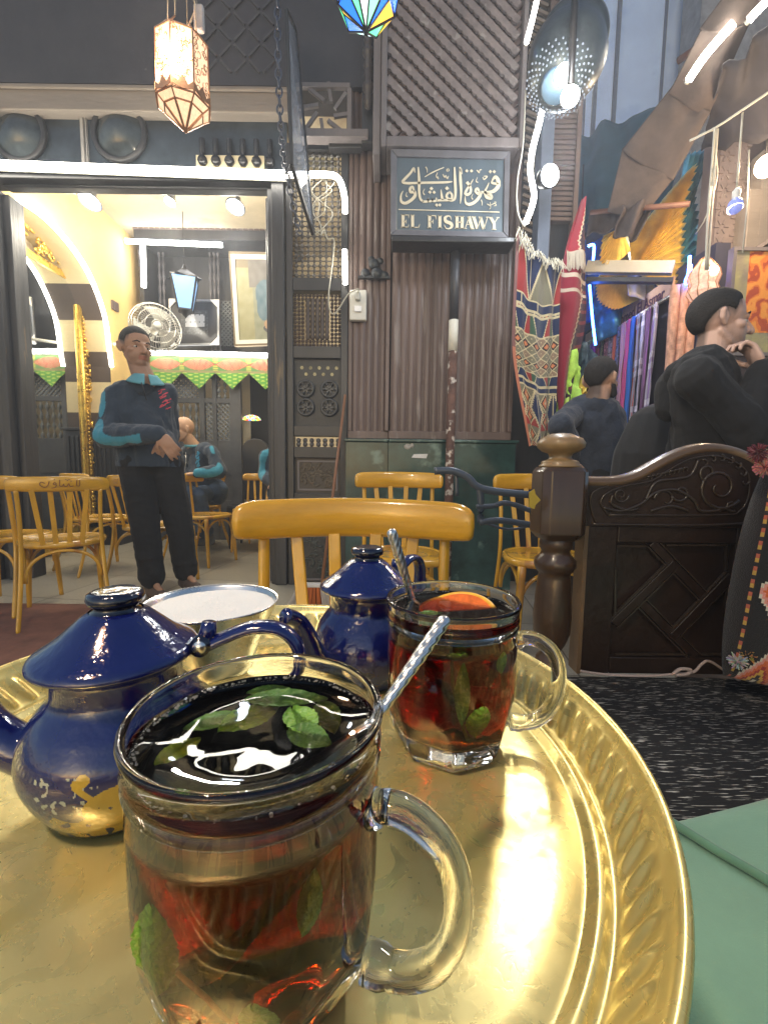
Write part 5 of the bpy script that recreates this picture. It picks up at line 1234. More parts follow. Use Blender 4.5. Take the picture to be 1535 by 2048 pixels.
for k in range(N):
    k2 = (k+1) % N; pn.add([T8[k], T8[k2], B8[k2], B8[k]], [(0, 1, 2, 3)]); pn.add([C8[k], C8[k2], tp], [(0, 1, 2)]); pn.add([B8[k], B8[k2], C8[k2], C8[k]], [(0, 1, 2, 3)])
    for a, b, w in ((T8[k], B8[k], .008), (T8[k], T8[k2], .008), (B8[k], C8[k], .006), (C8[k], tp, .010), (B8[k], B8[k2], .006), (T8[k], TT[k], .006), (C8[k], C8[k2], .006)): fr.beam(a, b, w, w)
    mid = (T8[k]+T8[k2]+B8[k]+B8[k2])/4; ex = (T8[k2]-T8[k]); ez = (T8[k]-B8[k]); nr = (mid-Vector((c.x, LY, mid.z))).normalized()
    for j in range(26):
        rr = random.Random(k*50+j); u0, v0 = rr.uniform(-.42, .42), rr.uniform(-.46, .46); a0 = rr.uniform(0, 6)
        pts = [mid+ex*max(-.48, min(.48, u0+.16*(1-t*.7)*math.cos(a0+t*5)))+ez*max(-.49, min(.49, v0+.07*(1-t*.7)*math.sin(a0+t*5)))+nr*.003 for t in [i/8 for i in range(9)]]
        fr.tube(pts, .0018, 4)
    # cusped dark skirt
    mm = (B8[k]+B8[k2])/2; fr.prism([(-.5, 0), (-.5, .035), (-.25, .012), (0, .05), (.25, .012), (.5, .035), (.5, 0), (0, -.01)], .0, .003, mapf=lambda a, b, c_: mm+(B8[k2]-B8[k])*a+Vector((0, 0, b+.01))+nr*(.004+c_))
pn.build('panes', pane, LN); fr.build('fretwork', cop, LN)
m = MB(); m.ball((c.x+.005, LY, c.z+.01), .026, 14); m.build('bulb', EM('warm_bulb', (1, .86, .68), 70), LN)
lamp(LN, (c.x, LY-.16, c.z), 6, (1, .80, .58), .08)
m = MB()
for k in range(0, N, 2): m.tube([TT[k], Vector((c.x+.01, LY, 5.0))], .003, 5)
m.tube([(c.x+.02, LY+.02, zt_+.1), (c.x+.07, LY+.02, zt_+.2), (c.x+.06, LY+.02, zt_+.32), (c.x+.02, LY, 5)], .004, 5); m.build('hanging_chain', M('dull_brass_chain', (.3, .26, .2), .4, metal=.6), LN)
m = MB(); q = Vector((c.x+.075, LY+.03, zt_+.15)); m.box(q, (.05, .03, .12)); m.build('ceiling_plug', M('grey_box', (.3, .3, .32), .5), LN, bevel=.01)
# stained glass star lamp cut by the top of the picture
SL = thing('stained_star_lamp', P(732, 20, 2.1), 'blue green and orange stained glass lamp hanging at the top', 'lantern')
ap = P(732, 64, 2.1); s_ = 2.1/870; N = 6; cols = [(.02, .15, .9), (.9, .45, .05), (.65, .8, .85), (.12, .75, .35), (.02, .15, .85), (.25, .8, .45)]
fr = MB(); pn = MB(); r1 = 52*s_; r2 = 66*s_
rA = [Vector((ap.x+r1*math.cos(2*PI*k/N+.2), 2.1+r1*math.sin(2*PI*k/N+.2), ap.z+.085)) for k in range(N)]; rB = [Vector((ap.x+r2*math.cos(2*PI*k/N+.2), 2.1+r2*math.sin(2*PI*k/N+.2), ap.z+.26)) for k in range(N)]
tpp = Vector((ap.x, 2.1, ap.z+.50))
for k in range(N):
    k2 = (k+1) % N; mid = (rA[k]+rA[k2])/2+Vector((0, 0, .02))
    pn.add([Vector((ap.x, 2.1, ap.z)), rA[k], mid], [(0, 1, 2)], cols[(2*k) % 6]); pn.add([Vector((ap.x, 2.1, ap.z)), mid, rA[k2]], [(0, 1, 2)], cols[(2*k+3) % 6])
    pn.add([rA[k], rA[k2], rB[k2], rB[k]], [(0, 1, 2, 3)], cols[(k+1) % 6]); pn.add([rB[k], rB[k2], tpp], [(0, 1, 2)], cols[(k+4) % 6])
    for a, b in ((Vector((ap.x, 2.1, ap.z)), rA[k]), (Vector((ap.x, 2.1, ap.z)), mid), (rA[k], mid), (mid, rA[k2]), (rA[k], rB[k]), (rB[k], rB[k2]), (rB[k], tpp)): fr.beam(a, b, .007, .007)
fr.ball((ap.x, 2.1, ap.z-.005), .012, 8); fr.tube([tpp, tpp+Vector((0, 0, .8))], .004, 5)
gm2 = VC('stained_pane', .2); t_ = gm2.node_tree; b_ = t_.nodes['Principled BSDF']; a_ = [n for n in t_.nodes if n.type == 'VERTEX_COLOR'][0]; t_.links.new(a_.outputs[0], b_.inputs['Emission Color']); b_.inputs['Emission Strength'].default_value = .8
pn.build('stained_panes', gm2, SL); fr.build('leading', blackm, SL)
# chain and tilted glass shutter left of the lattice door
TS = thing('glass_shutter', P(585, 300, 2.9), 'narrow tilted glass pane in a dark frame with an iron chain beside it', 'shutter')
c4 = [P(572, 20, 2.75), P(590, 60, 3.05), P(626, 470, 3.02), P(583, 330, 2.75)]
m = MB(); m.add(c4, [(0, 1, 2, 3)]); m.build('pane', M('smoky_pane', (.5, .55, .65), .05, var=.3, sc=8, trans=.75), TS, solid=.006)
m = MB()
for a, b in ((0, 1), (1, 2), (2, 3), (3, 0)): m.beam(c4[a], c4[b], .022, .022)
m.build('frame', dark, TS, bevel=.004)
m = MB(); pts = bez([P(555, -30, 2.7), P(556, 120, 2.7), P(562, 260, 2.72), P(575, 360, 2.8), (P(600, 470, 2.95))], 8)
L_ = 0
for i in range(len(pts)-1):
    a, b = pts[i], pts[i+1]; d = (b-a); c = (a+b)/2; d.normalize(); side = Vector((1, 0, 0)) if i % 2 else Vector((0, 1, 0)); hl = (b-a).length*.62
    m.tube([c+d*hl*math.cos(t)+side*.017*math.sin(t) for t in [2*PI*k/12 for k in range(13)]], .0055, 6, cap=False)
m.build('chain', M('iron_chain', (.10, .11, .14), .3, metal=.8), TS)
# big colander-like dome lamp
DL = thing('dome_lamp', P(1130, 110, 1.7), 'big dark perforated bowl lamp with a dazzling bulb', 'lamp')
DY = 1.7; s_ = DY/870; bot = P(1113, 172, DY-.05); topc = P(1146, 78, DY+.10); axd = (topc-bot).normalized(); Rr = 72*s_; Hh = (topc-bot).length
prof = [(.055, -.004), (.062, .0), (.085, .012), (.118, .045), (.145, .095), (.160, .145), (.168, .19), (Rr, Hh*.92), (Rr*1.07, Hh*.95), (Rr*1.08, Hh*.99), (Rr*.98, Hh)]
prof = [(r*min(1, Rr/.175), z) for r, z in prof]
MB().lathe(prof, 48, bot, axd).build('bowl', M('patinated_tin', (.085, .10, .10), .3, metal=.55, var=.3, sc=9, bump=.15, bsc=30), DL, solid=.003)
m = MB(); Rd = Vector((0, 0, 1)).rotation_difference(axd).to_matrix()
for j, (r, z) in enumerate(((.070, .004), (.080, .010), (.090, .017), (.100, .027), (.109, .037))):
    for k in range(30): a = 2*PI*(k+.5*(j % 2))/30; m.ball(bot+Rd @ Vector((r*math.cos(a), r*math.sin(a), z-.003)), .0036, 6)
m.build('perforations', M('lit_perforation', (.05, .06, .07), .5, var=0, emit=(.75, .85, 1), es=.2), DL)
m = MB(); m.lathe([(.0, -.020), (.045, -.014), (.056, -.004), (.050, .004), (0, .012)], 28, bot, axd); m.build('lens_ring', M('lens_glass', (.10, .16, .22), .08, coat=.5, var=.1), DL)
bb_ = P(1127, 149, DY-.12); m = MB(); m.ball(bb_, .030, 16); m.build('bulb', EM('dazzling_bulb', (.86, .94, 1), 22), DL)
lamp(DL, bb_+Vector((-.06, -.22, -.20)), 5, (.95, .97, 1), .05)
m = MB(); m.tube([topc, topc+axd*.25+Vector((0, 0, .3)), topc+Vector((.1, .1, 1.6))], .008, 6); m.build('hanging_cord', blackm, DL)
GBL = thing('globe_bulb', P(1138, 190, 1.55), 'round warm white bulb just under the dome lamp', 'light bulb'); q = P(1139, 193, 1.55)
MB().ball(q, .029, 18).build('glass_globe', EM('globe_glow', (1, .95, .85), 16), GBL); MB().tube([q+Vector((0, 0, .04)), q+Vector((0, 0, .5))], .012, 8).build('cord', blackm, GBL)
lamp(GBL, q+Vector((-.02, -.14, -.10)), 5, (1, .9, .74), .05)
RS = thing('round_spotlight', P(1097, 352, 2.6), 'round dazzling spotlight beside the light rope, right of the sign', 'spotlight'); q = P(1097, 352, 2.6)
MB().lathe([(0, -.012), (.055, -.008), (.06, 0), (.05, .05), (.02, .09), (0, .09)], 24, q, (-.2, .8, .2)).build('housing', blackm, RS)
MB().lathe([(0, -.022), (.05, -.016), (.054, -.010)], 24, q, (-.2, .8, .2)).build('lens', EM('spot_lens', (.9, .96, 1), 20), RS)
lamp(RS, q+Vector((0, -.12, -.02)), 9, (.88, .94, 1), .05)
led('light_rope', bez([P(1082, -40, 2.75), P(1066, 30, 2.75), P(1052, 85, 2.75)], 5), .014, (1, .97, .88), 9, 'short white light rope at the top edge of the lattice bay', group='white light ropes right of the bay')
led('light_rope', bez([P(1090, 190, 2.75), P(1078, 245, 2.75), P(1064, 300, 2.75), P(1060, 345, 2.75), P(1067, 395, 2.75), P(1051, 445, 2.75)], 6), .016, (1, .97, .88), 10, 'wavy white light rope hanging right of the cafe sign', group='white light ropes right of the bay')
m = MB(); m.tube(bez([P(1050, 180, 2.7), P(1045, 290, 2.7), P(1034, 360, 2.7), P(1034, 420, 2.7), P(1047, 452, 2.7), P(1053, 440, 2.7)], 6), .0045, 6); tag(m.build('hanging_wire', cable), 'looping white wire right of the cafe sign', 'wire')

# unseen pendant added for warm foreground light, after lights mirrored in the pot lids
PD = thing('pendant_lamp', (-.55, -.35, 2.25), 'warm pendant lamp hanging over the table, added out of view for warm light', 'lamp')
MB().lathe([(.025, .16), (.05, .13), (.11, .05), (.15, 0), (.145, 0), (.105, .048), (.045, .125), (.0, .13)], 28, (-.55, -.35, 2.25)).build('lamp_shade', cop, PD)
MB().ball((-.55, -.35, 2.27), .04, 14).build('bulb', EM('pendant_bulb', (1, .84, .62), 25), PD); MB().tube([(-.55, -.35, 2.4), (-.55, -.35, 4.2)], .005, 6).build('cord', blackm, PD)
lamp(PD, (-.55, -.35, 2.20), 30, (1, .83, .60), .06)
# ======================= PEOPLE =======================
def basis(f, u=(0, 0, 1)):
    f = Vector(f).normalized(); u = Vector(u); u = (u-f*u.dot(f)).normalized(); r = f.cross(u)      # r = his right
    return f, u, r
TS_ = bpy.data.scenes.new('scratch')
def scratch_mesh(o):
    with bpy.context.temp_override(scene=TS_, view_layer=TS_.view_layers[0]):
        dg = bpy.context.evaluated_depsgraph_get(); return bpy.data.meshes.new_from_object(o.evaluated_get(dg))
class Blob:
    def __init__(s): s.m = MB()
    def ell(s, c, dims, B, n=20):
        f, u, r = B; c = Vector(c); m = n*2//3; vs = []
        for i in range(m+1):
            t = PI*i/m
            for j in range(n):
                a = 2*PI*j/n; x, y, z = math.sin(t)*math.cos(a)*dims[0], math.sin(t)*math.sin(a)*dims[1], -math.cos(t)*dims[2]
                vs.append(c+r*x+f*y+u*z)
        s.m.add(vs, [(i*n+j, i*n+(j+1) % n, (i+1)*n+(j+1) % n, (i+1)*n+j) for i in range(m) for j in range(n)]); return s
    def cap(s, pts, rs, n=14, flat=1., upv=None):
        pts = [Vector(p) for p in pts]; rs = rs if isinstance(rs, (list, tuple)) else [rs]*len(pts)
        # rounded ends
        d0 = (pts[0]-pts[1]).normalized(); d1 = (pts[-1]-pts[-2]).normalized()
        P_, R_ = [], []
        for k in (1, .8, .5): P_.append(pts[0]+d0*rs[0]*k*flat); R_.append(rs[0]*math.sqrt(max(.02, 1-k*k)))
        P_ += pts; R_ += rs
        for k in (.5, .8, 1): P_.append(pts[-1]+d1*rs[-1]*k*flat); R_.append(rs[-1]*math.sqrt(max(.02, 1-k*k)))
        s.m.tube(P_, R_, n, flat=flat, upv=upv); return s
    def done(s, name, mat, parent, vox, smooth=3, wr=0., wsc=14, wz=1., seed=0, cf=None, hem=None):
        me = bpy.data.meshes.new('t'); me.from_pydata(s.m.v, [], s.m.f); bm = bmesh.new(); bm.from_mesh(me); bmesh.ops.remove_doubles(bm, verts=bm.verts, dist=1e-5); bmesh.ops.recalc_face_normals(bm, faces=bm.faces); bm.to_mesh(me); bm.free()
        o = bpy.data.objects.new('t', me); TS_.collection.objects.link(o)
        md = o.modifiers.new('r', 'REMESH'); md.mode = 'VOXEL'; md.voxel_size = vox
        if smooth: sm_ = o.modifiers.new('s', 'SMOOTH'); sm_.iterations = smooth; sm_.factor = .5
        r = scratch_mesh(o)
        bpy.data.objects.remove(o); bpy.data.meshes.remove(me); r.name = name
        o0 = ORG.get(parent.name, Vector())
        NV = [v.normal.copy() for v in r.vertices]; CO = [v.co.copy() for v in r.vertices]
        if wr:
            for i, p in enumerate(CO):
                q = Vector((p.x*wsc, p.y*wsc, p.z*wsc*wz+seed)); d = mn.noise(q)+.5*mn.noise(q*2.1)+.25*mn.noise(q*4.3); ridge = 1-abs(mn.noise(q*.8+Vector((5, 3, 1))))*2
                CO[i] = p+NV[i]*wr*(d*.8+ridge*.8-.25)
        if hem:
            for i, p in enumerate(CO):
                if p.z < hem: CO[i] = Vector((p.x, p.y, hem-.004*((p.z-hem)**2 > 0)))
        flat_ = [];
        for p in CO: flat_ += [p.x-o0.x, p.y-o0.y, p.z-o0.z]
        r.vertices.foreach_set('co', flat_)
        r.polygons.foreach_set('use_smooth', [True]*len(r.polygons)); r.materials.clear(); r.materials.append(mat)
        if cf:
            ca = r.color_attributes.new('Col', 'FLOAT_COLOR', 'POINT')
            cb = []
            for p in CO: cb += [*cf(p), 1.]
            ca.data.foreach_set('color', cb)
        ob = bpy.data.objects.new(name, r); COL.objects.link(ob); ob.parent = parent; ORG[ob.name] = o0; return ob
def head(b, c, B, k=1.):
    f, u, r = B; q = lambda x, y, z: c+r*x*k+f*y*k+u*z*k
    b.ell(q(0, -.012, .025), (.076*k, .094*k, .088*k), B).ell(q(0, .022, -.045), (.060*k, .070*k, .072*k), B).ell(q(0, .052, -.092), (.034*k, .036*k, .026*k), B)
    b.cap([q(-.030, .076, .008), q(0, .086, .004), q(.030, .076, .008)], [.010*k, .011*k, .010*k])
    b.cap([q(0, .090, -.002), q(0, .108, -.030), q(0, .112, -.040)], [.0085*k, .0115*k, .0125*k]); b.ell(q(-.012, .094, -.043), (.009*k, .011*k, .008*k), B).ell(q(.012, .094, -.043), (.009*k, .011*k, .008*k), B)
    b.cap([q(-.022, .076, -.066), q(0, .090, -.064), q(.022, .076, -.066)], [.005*k, .0075*k, .005*k]); b.cap([q(-.018, .076, -.076), q(0, .088, -.076), q(.018, .076, -.076)], [.005*k, .008*k, .005*k])
    for s_ in (-1, 1):
        b.ell(q(s_*.046, .045, -.028), (.020*k, .024*k, .018*k), B); b.cap([q(s_*.052, -.015, -.05), q(s_*.046, .02, -.085), q(s_*.02, .05, -.10)], [.011*k, .012*k, .014*k])
        b.cap([q(s_*.078, -.022, .018), q(s_*.086, -.030, .012), q(s_*.084, -.030, -.014), q(s_*.076, -.016, -.032)], [.008*k, .010*k, .009*k, .008*k]); b.ell(q(s_*.077, -.016, -.008), (.008*k, .012*k, .020*k), B)
def eyes(t, c, B, k=1.):
    f, u, r = B; q = lambda x, y, z: c+r*x*k+f*y*k+u*z*k
    w_ = MB(); d_ = MB(); br_ = MB()
    for s_ in (-1, 1):
        w_.ball(q(s_*.031, .068, -.012), .0115*k, 12, (1, 1, .55)); d_.ball(q(s_*.031, .0745, -.012), .0062*k, 10, (1, 1, .8))
        br_.tube([q(s_*.016, .090, .014), q(s_*.032, .086, .020), q(s_*.050, .070, .012)], [.0028*k, .0036*k, .002*k], 6)
    w_.build('eyes', M('eye_white', (.5, .47, .42), .2), t); d_.build('irises', M('dark_iris', (.02, .012, .01), .1), t); br_.build('eyebrows', M('hair_black', (.018, .014, .012), .7), t)
def hairline(a, front, side, back):
    d = abs(math.degrees(math.atan2(math.sin(a), math.cos(a)))); T = [(0, front), (30, front-.03), (48, front*.75), (62, .30+side), (72, -.12+side), (84, -.02+side), (96, .06), (110, -.08), (126, -.40), (145, back), (180, back)]
    for (x0, y0), (x1, y1) in zip(T, T[1:]):
        if d <= x1: return y0+(y1-y0)*(d-x0)/(x1-x0)
    return back
def hair(t, c, B, k, mat, front=.50, side=.02, back=-.62, th=1.07, name='hair', rec=0.):
    f, u, r = B; n = 120; m = 84; vs = []; fs = []
    cc = c-f*.012*k+u*.025*k
    for i in range(m+1):
        tt = PI*i/m
        for j in range(n):
            a = 2*PI*j/n; x, y, z = math.sin(tt)*math.sin(a), math.sin(tt)*math.cos(a), math.cos(tt); lm_ = hairline(a, front, side, back)+.05*mn.noise(Vector((a*9, z*9, 2)))+.05*mn.noise(Vector((a*30, z*24, 4))); e_ = max(0, min(1, (z-lm_)/.16)); g = .97+(th-.97)*e_*(2-e_)+(.014*mn.noise(Vector((x*14, y*14, z*14)))+.010*mn.noise(Vector((x*45, y*45, z*45))))*e_
            vs.append(cc+r*x*.076*k*g+f*y*.094*k*g+u*z*.088*k*g)
    for i in range(m):
        for j in range(n):
            a = 2*PI*(j+.5)/n; tt = PI*(i+.5)/m; y = math.cos(a); z = math.cos(tt); s_ = abs(math.sin(a))
            lim = hairline(a, front, side, back)
            if z > lim-.04: fs.append((i*n+j, i*n+(j+1) % n, (i+1)*n+(j+1) % n, (i+1)*n+j))
    mb = MB(); mb.add(vs, fs, None, True); mb.build(name, mat, t, solid=.004*k)
def hand(b, wr, d, pn, side, curl=.35, k=1.):
    d = Vector(d).normalized(); pn = Vector(pn); pn = (pn-d*pn.dot(d)).normalized(); s_ = d.cross(pn)*side     # s_ = towards the thumb
    wr = Vector(wr)
    b.cap([wr, wr+d*.05*k, wr+d*.085*k], [.026*k, .036*k, .038*k], flat=.42, upv=s_) if False else b.ell(wr+d*.048*k, (.037*k, .048*k, .016*k), (d, pn, s_))
    for i, L in enumerate((.070, .080, .074, .058)):
        o = wr+d*.082*k+s_*(.028-.0185*i)*k; dd = (d+s_*(.10-.07*i)).normalized(); p = [o-d*.03*k, o]; cu = curl*(1+.15*i)
        for j, fr_ in enumerate((.45, .32, .25)):
            an = cu*(j+.6); dir_ = (dd*math.cos(an)+pn*math.sin(an)).normalized(); o = o+dir_*L*fr_*k; p.append(o)
        b.cap(p, [.0095*k, .0095*k, .0088*k, .008*k, .0068*k], 10)
    o = wr+d*.025*k+s_*.026*k; b.cap([o, o+(d*.6+s_*.7+pn*.3).normalized()*.038*k, o+(d*.6+s_*.7+pn*.3).normalized()*.038*k+(d*.95+s_*.2+pn*.5).normalized()*.032*k], [.013*k, .0105*k, .008*k], 10)
SK = {}
def skin2(name, base): 
    SKB[name] = base; return VC(name, .5, bump=.12, bsc=220)
SKB = {}
def skinf(J, B, k, base, hc, front, side, back, stub=.55, bald=False):
    f, u, r = B; c = J['head']; cc = c-f*.012*k+u*.025*k
    def cf(p):
        d = p-c
        if d.length > .2: return base
        x, y, z = d.dot(r)/k, d.dot(f)/k, d.dot(u)/k; col = Vector(base)
        if y > -.01 and z < -.035: col = col.lerp(Vector(hc), stub*min(1, (-.035-z)/.03)*(.4 if abs(x) < .012 and z > -.06 else 1)*(.45+.25*mn.noise(Vector((x*300, y*300, z*300)))))
        if abs(x) < .022 and y > .06 and -.082 < z < -.058: col = Vector((base[0]*.85, base[1]*.55, base[2]*.55))
        if not bald:
            e = p-cc; n_ = Vector((e.dot(r)/.076, e.dot(f)/.094, e.dot(u)/.088)).normalized(); s_ = abs(n_.x)
            a_ = math.atan2(n_.x, n_.y); lim = hairline(a_, front, side, back); fd = .05 if abs(a_) < .9 else .45
            if n_.z > lim-fd and (abs(x) < .080 or z > .03): col = col.lerp(Vector(hc), .92*min(1, (n_.z-lim+fd)/fd))
        return tuple(col)
    return cf
def skin(name, base): return M(name, base, .5, var=.12, sc=30, bump=.12, bsc=220, spec=.4)
def person(name_label, J, face, skinm, topm, trm, vox=.006, hk=1., build=None, cat='person', shoes=None, belly=.0, wr=.006, upv=(0, 0, 1), tops=1., hands=True, sleeve=.058, hemz=None, scf=None, trw=1., trap=.05, hl=(.5, 0, -.6), hc=(.02, .018, .016), bald=False, stub=.55):
    t = thing('person', (J['hip'].x, J['hip'].y, 0), name_label, cat)
    B = basis(face, upv); Bt = basis(J['tdir']); b = Blob(); f, u, r = Bt
    head(b, J['head'], B, hk); neckb = J['neck']
    b.cap([J['head']-B[1]*.05*hk-B[0]*.01, neckb], [.052*hk, .062*hk])
    sR, sL, hip = J['sR'], J['sL'], J['hip']; hR, hL = hip+r*.085, hip-r*.085
    b.cap([sR.lerp(sL, .1), sL.lerp(sR, .1)], .055).cap([sR.lerp(sL, .25), hR], [.08, .09]).cap([sL.lerp(sR, .25), hL], [.08, .09])
    for s_, sh in (('R', sR), ('L', sL)):
        b.cap([sh, J['e'+s_]], [.045, .036]).cap([J['e'+s_], J['w'+s_]], [.036, .026])
        if hands: hand(b, J['w'+s_], *J['h'+s_], k=hk)
        hh = hR if s_ == 'R' else hL
        b.cap([hh, J['k'+s_]], [.075, .052]).cap([J['k'+s_], J['a'+s_]], [.050, .036]).cap([J['a'+s_], J['a'+s_]+J['toe']*.13-Vector((0, 0, .05))], [.022, .018])
    b.done('body', skinm, t, vox, 3, cf=skinf(J, B, hk, SKB[skinm.name], hc, *hl, stub=stub, bald=bald))
    g = Blob()                      # upper garment
    mid = (sR+sL)/2; w_ = .068*tops
    g.cap([sR.lerp(sL, .06), mid+Vector((0, 0, .012)), sL.lerp(sR, .06)], [w_, w_*1.05, w_]).cap([sR.lerp(sL, .24), (sR.lerp(sL, .24)+hR)/2, hR-Vector((0, 0, .01))], [.098*tops, .105*tops, .108*tops]).cap([sL.lerp(sR, .24), (sL.lerp(sR, .24)+hL)/2, hL-Vector((0, 0, .01))], [.098*tops, .105*tops, .108*tops])
    g.cap([mid-f*.01-Vector((0, 0, .05)), (mid+hip)/2+f*(.03+belly), hip+f*.02+belly*f*.5], [.10*tops, .12*tops+belly, .115*tops+belly])
    g.cap([sR.lerp(mid, .35)+Vector((0, 0, .010)), neckb-Vector((0, 0, .035))], [trap, trap*1.25]).cap([sL.lerp(mid, .35)+Vector((0, 0, .010)), neckb-Vector((0, 0, .035))], [trap, trap*1.25])
    for s_, sh in (('R', sR), ('L', sL)):
        wq = J['w'+s_].lerp(J['e'+s_], .06); g.cap([sh, sh.lerp(J['e'+s_], .5), J['e'+s_]], [.066*tops, .060*tops, sleeve*1.12]).cap([J['e'+s_], J['e'+s_].lerp(wq, .6), wq], [sleeve*1.12, sleeve, sleeve*.74])
    gar = g.done('sweater', topm, t, vox, 4, wr, 11, .7, seed=J['hip'].x, hem=hemz, cf=scf)
    g = Blob(); g.cap([hR+Vector((0, 0, .03)), hL+Vector((0, 0, .03))], .112)
    for s_, hh in (('R', hR), ('L', hL)): g.cap([hh, hh.lerp(J['k'+s_], .5), J['k'+s_]], [.098*trw, .088*trw, .078*trw]).cap([J['k'+s_], J['k'+s_].lerp(J['a'+s_], .6), J['a'+s_]+Vector((0, 0, .02))], [.078*trw, .072*trw, .072*trw])
    g.done('trousers', trm, t, vox*1.3, 4, .006, 10, 1.6, seed=3)
    for s_ in 'RL':
        g = Blob(); a = J['a'+s_]; tv = J['toe']; fl_ = Vector((a.x, a.y, max(a.z-.075, .03)))
        g.cap([fl_-tv*.05, fl_+tv*.06, fl_+tv*.165], [.042, .044, .034], flat=.85); g.cap([fl_-tv*.03+Vector((0, 0, .05)), fl_], [.045, .045]); g.done('shoe', shoes or M('brown_shoe', (.09, .06, .045), .5, var=.3), t, vox, 3)
    return t, B, gar
def stripe_tube(t, pts, w, mat, name='sleeve_stripe'):
    MB().tube(bez(pts, 6), w, 12, flat=.35, upv=(0, 0, 1)).build(name, mat, t)
navy = M('navy_knit', (.022, .030, .042), .9, var=.2, sc=40, bump=.35, bsc=500, sheen=.25)
black_k = M('black_cotton', (.007, .007, .008), .9, var=.3, sc=20, bump=.3, bsc=400, sheen=.05)
teal = M('teal_stripe', (.03, .19, .27), .8, var=.08)
tealc = M('teal_collar', (.10, .30, .36), .8, var=.08)
hairb = M('black_hair', (.016, .014, .013), .75, var=.5, sc=120, bump=.6, bsc=300)
hairg = M('greying_hair', (.05, .047, .045), .8, var=.5, sc=120, bump=.6, bsc=300)

# ---- the standing waiter ----
Y = 2.85
J = dict(head=P(272, 694, Y), neck=P(290, 762, Y), sR=P(229, 793, 2.80), sL=P(334, 786, 2.98), hip=P(303, 935, 2.88), tdir=Vector((.55, -.83, 0)),
    eR=P(214, 872, 2.70), wR=P(320, 868, 2.60), eL=P(338, 866, 3.04), wL=P(326, 882, 2.80), kR=P(292, 1060, 2.80), kL=P(360, 1055, 2.92), aR=P(305, 1160, 2.78), aL=P(372, 1145, 2.95), toe=Vector((.75, -.66, 0)))
J['hR'] = (Vector((.55, .0, -.75)), Vector((-.1, .9, -.2)), -1, .35); J['hL'] = (Vector((-.3, -.2, -.9)), Vector((-.6, .6, 0)), 1, .3)
sp_ = bez([P(200, 790, 2.74), P(193, 822, 2.67), P(191, 850, 2.64), P(200, 876, 2.62), P(222, 886, 2.60), P(258, 883, 2.56), P(296, 874, 2.53)], 8)
def near(p, L, w): 
    return min((p-q).length_squared for q in L) < w*w
NVY = (.022, .036, .058); TL = (.04, .24, .34)
def scw(p):
    if p.x > P(305, 870, 2.7).x or p.z < .9: return NVY
    return TL if near(p, sp_, .040) else NVY
vck = VC('navy_knit_striped', .9, bump=.35, bsc=500, sheen=.2)
wt, WB, gar = person('standing waiter in navy sweater with teal sleeve stripe and black trousers', J, (.80, -.60, -.04), skin2('waiter_skin', (.36, .20, .125)), vck, black_k, vox=.0055, hk=1.10, wr=.012, belly=.01, hemz=P(300, 932, 2.85).z, scf=scw, trw=1.10, hl=(.52, .05, -.75), hc=(.05, .047, .045), sleeve=.064)
eyes(wt, J['head'], WB, 1.10); hair(wt, J['head'], WB, 1.10, hairg, front=.52, side=.05, back=-.75, th=1.025)
nf, nu, nr = basis((.55, -.83, 0)); nk = P(291, 757, Y)
m = MB()
for s_ in (-1, 1):
    def col_(u, v, s_=s_):
        a = (.15+u*2.3)*s_; R_ = .066+.042*v; return nk+nf*R_*math.cos(a)*1.1+nr*R_*math.sin(a)+Vector((0, 0, .022-.048*v-.022*math.cos(a)*(.4+v)))
    m.grid(col_, 20, 5)
m.build('collar', tealc, wt, solid=.006)
def logo(par, c, ex, ez, mat, seed, n=7, w=.0035, sc=1.):
    rd = random.Random(seed); mb = MB(); c = Vector(c); ex = Vector(ex).normalized(); ez = Vector((0, 0, 1)); nn = ex.cross(ez)
    mp = lambda x, y, d: c+ex*x*sc+ez*y*sc+nn*d
    for k in range(n):
        x0 = rd.uniform(-.03, .03); y0 = .035-.012*k+rd.uniform(-.004, .004); pts = [(x0+.022*math.cos(a0), y0+.011*math.sin(a0*1.4), 0) for a0 in [rd.uniform(0, 2)+i*.8 for i in range(6)]]
        b_ = bez(pts, 4); mb.ribbon([(q.x, q.y) for q in b_], [w*(.7+.5*math.sin(i)) for i in range(len(b_))], mp, -.002, .006)
    mb.build('printed_emblem', mat, par)
pk = M('pink_print', (.62, .07, .10), .7); cy_ = M('cyan_print', (.06, .33, .55), .7)
logo(gar, P(330, 792, 2.725), (.8, .6, 0), None, pk, 3, 11, .005, .9)
m = MB(); m.tube([P(283, 765, 2.70), P(293, 800, 2.675)], .003, 5); m.build('placket', black_k, gar)

# ---- bald man sitting in the doorway room ----
Y = 4.45
J = dict(head=P(366, 858, Y-.05), neck=P(388, 893, Y+.02), sR=P(424, 905, Y-.12), sL=P(374, 905, Y+.18), hip=P(428, 985, Y+.08), tdir=Vector((-.75, -.62, 0)),
    eR=P(440, 943, Y-.20), wR=P(392, 947, Y-.36), eL=P(372, 945, Y+.1), wL=P(362, 950, Y-.15), kR=P(396, 990, Y-.30), kL=P(380, 985, Y-.02), aR=P(412, 1068, Y-.20), aL=P(398, 1062, Y), toe=Vector((-.85, -.5, 0)))
J['hR'] = (Vector((-.9, -.2, -.1)), Vector((0, .1, -1)), -1, .5); J['hL'] = (Vector((-.7, -.5, -.2)), Vector((0, 0, -1)), 1, .5)
jeans = M('blue_jeans', (.045, .075, .13), .85, var=.3, sc=18, bump=.3, bsc=300)
sp2 = bez([P(421, 890, Y-.20), P(433, 915, Y-.26), P(440, 936, Y-.27), P(420, 946, Y-.30), P(396, 945, Y-.38)], 6)
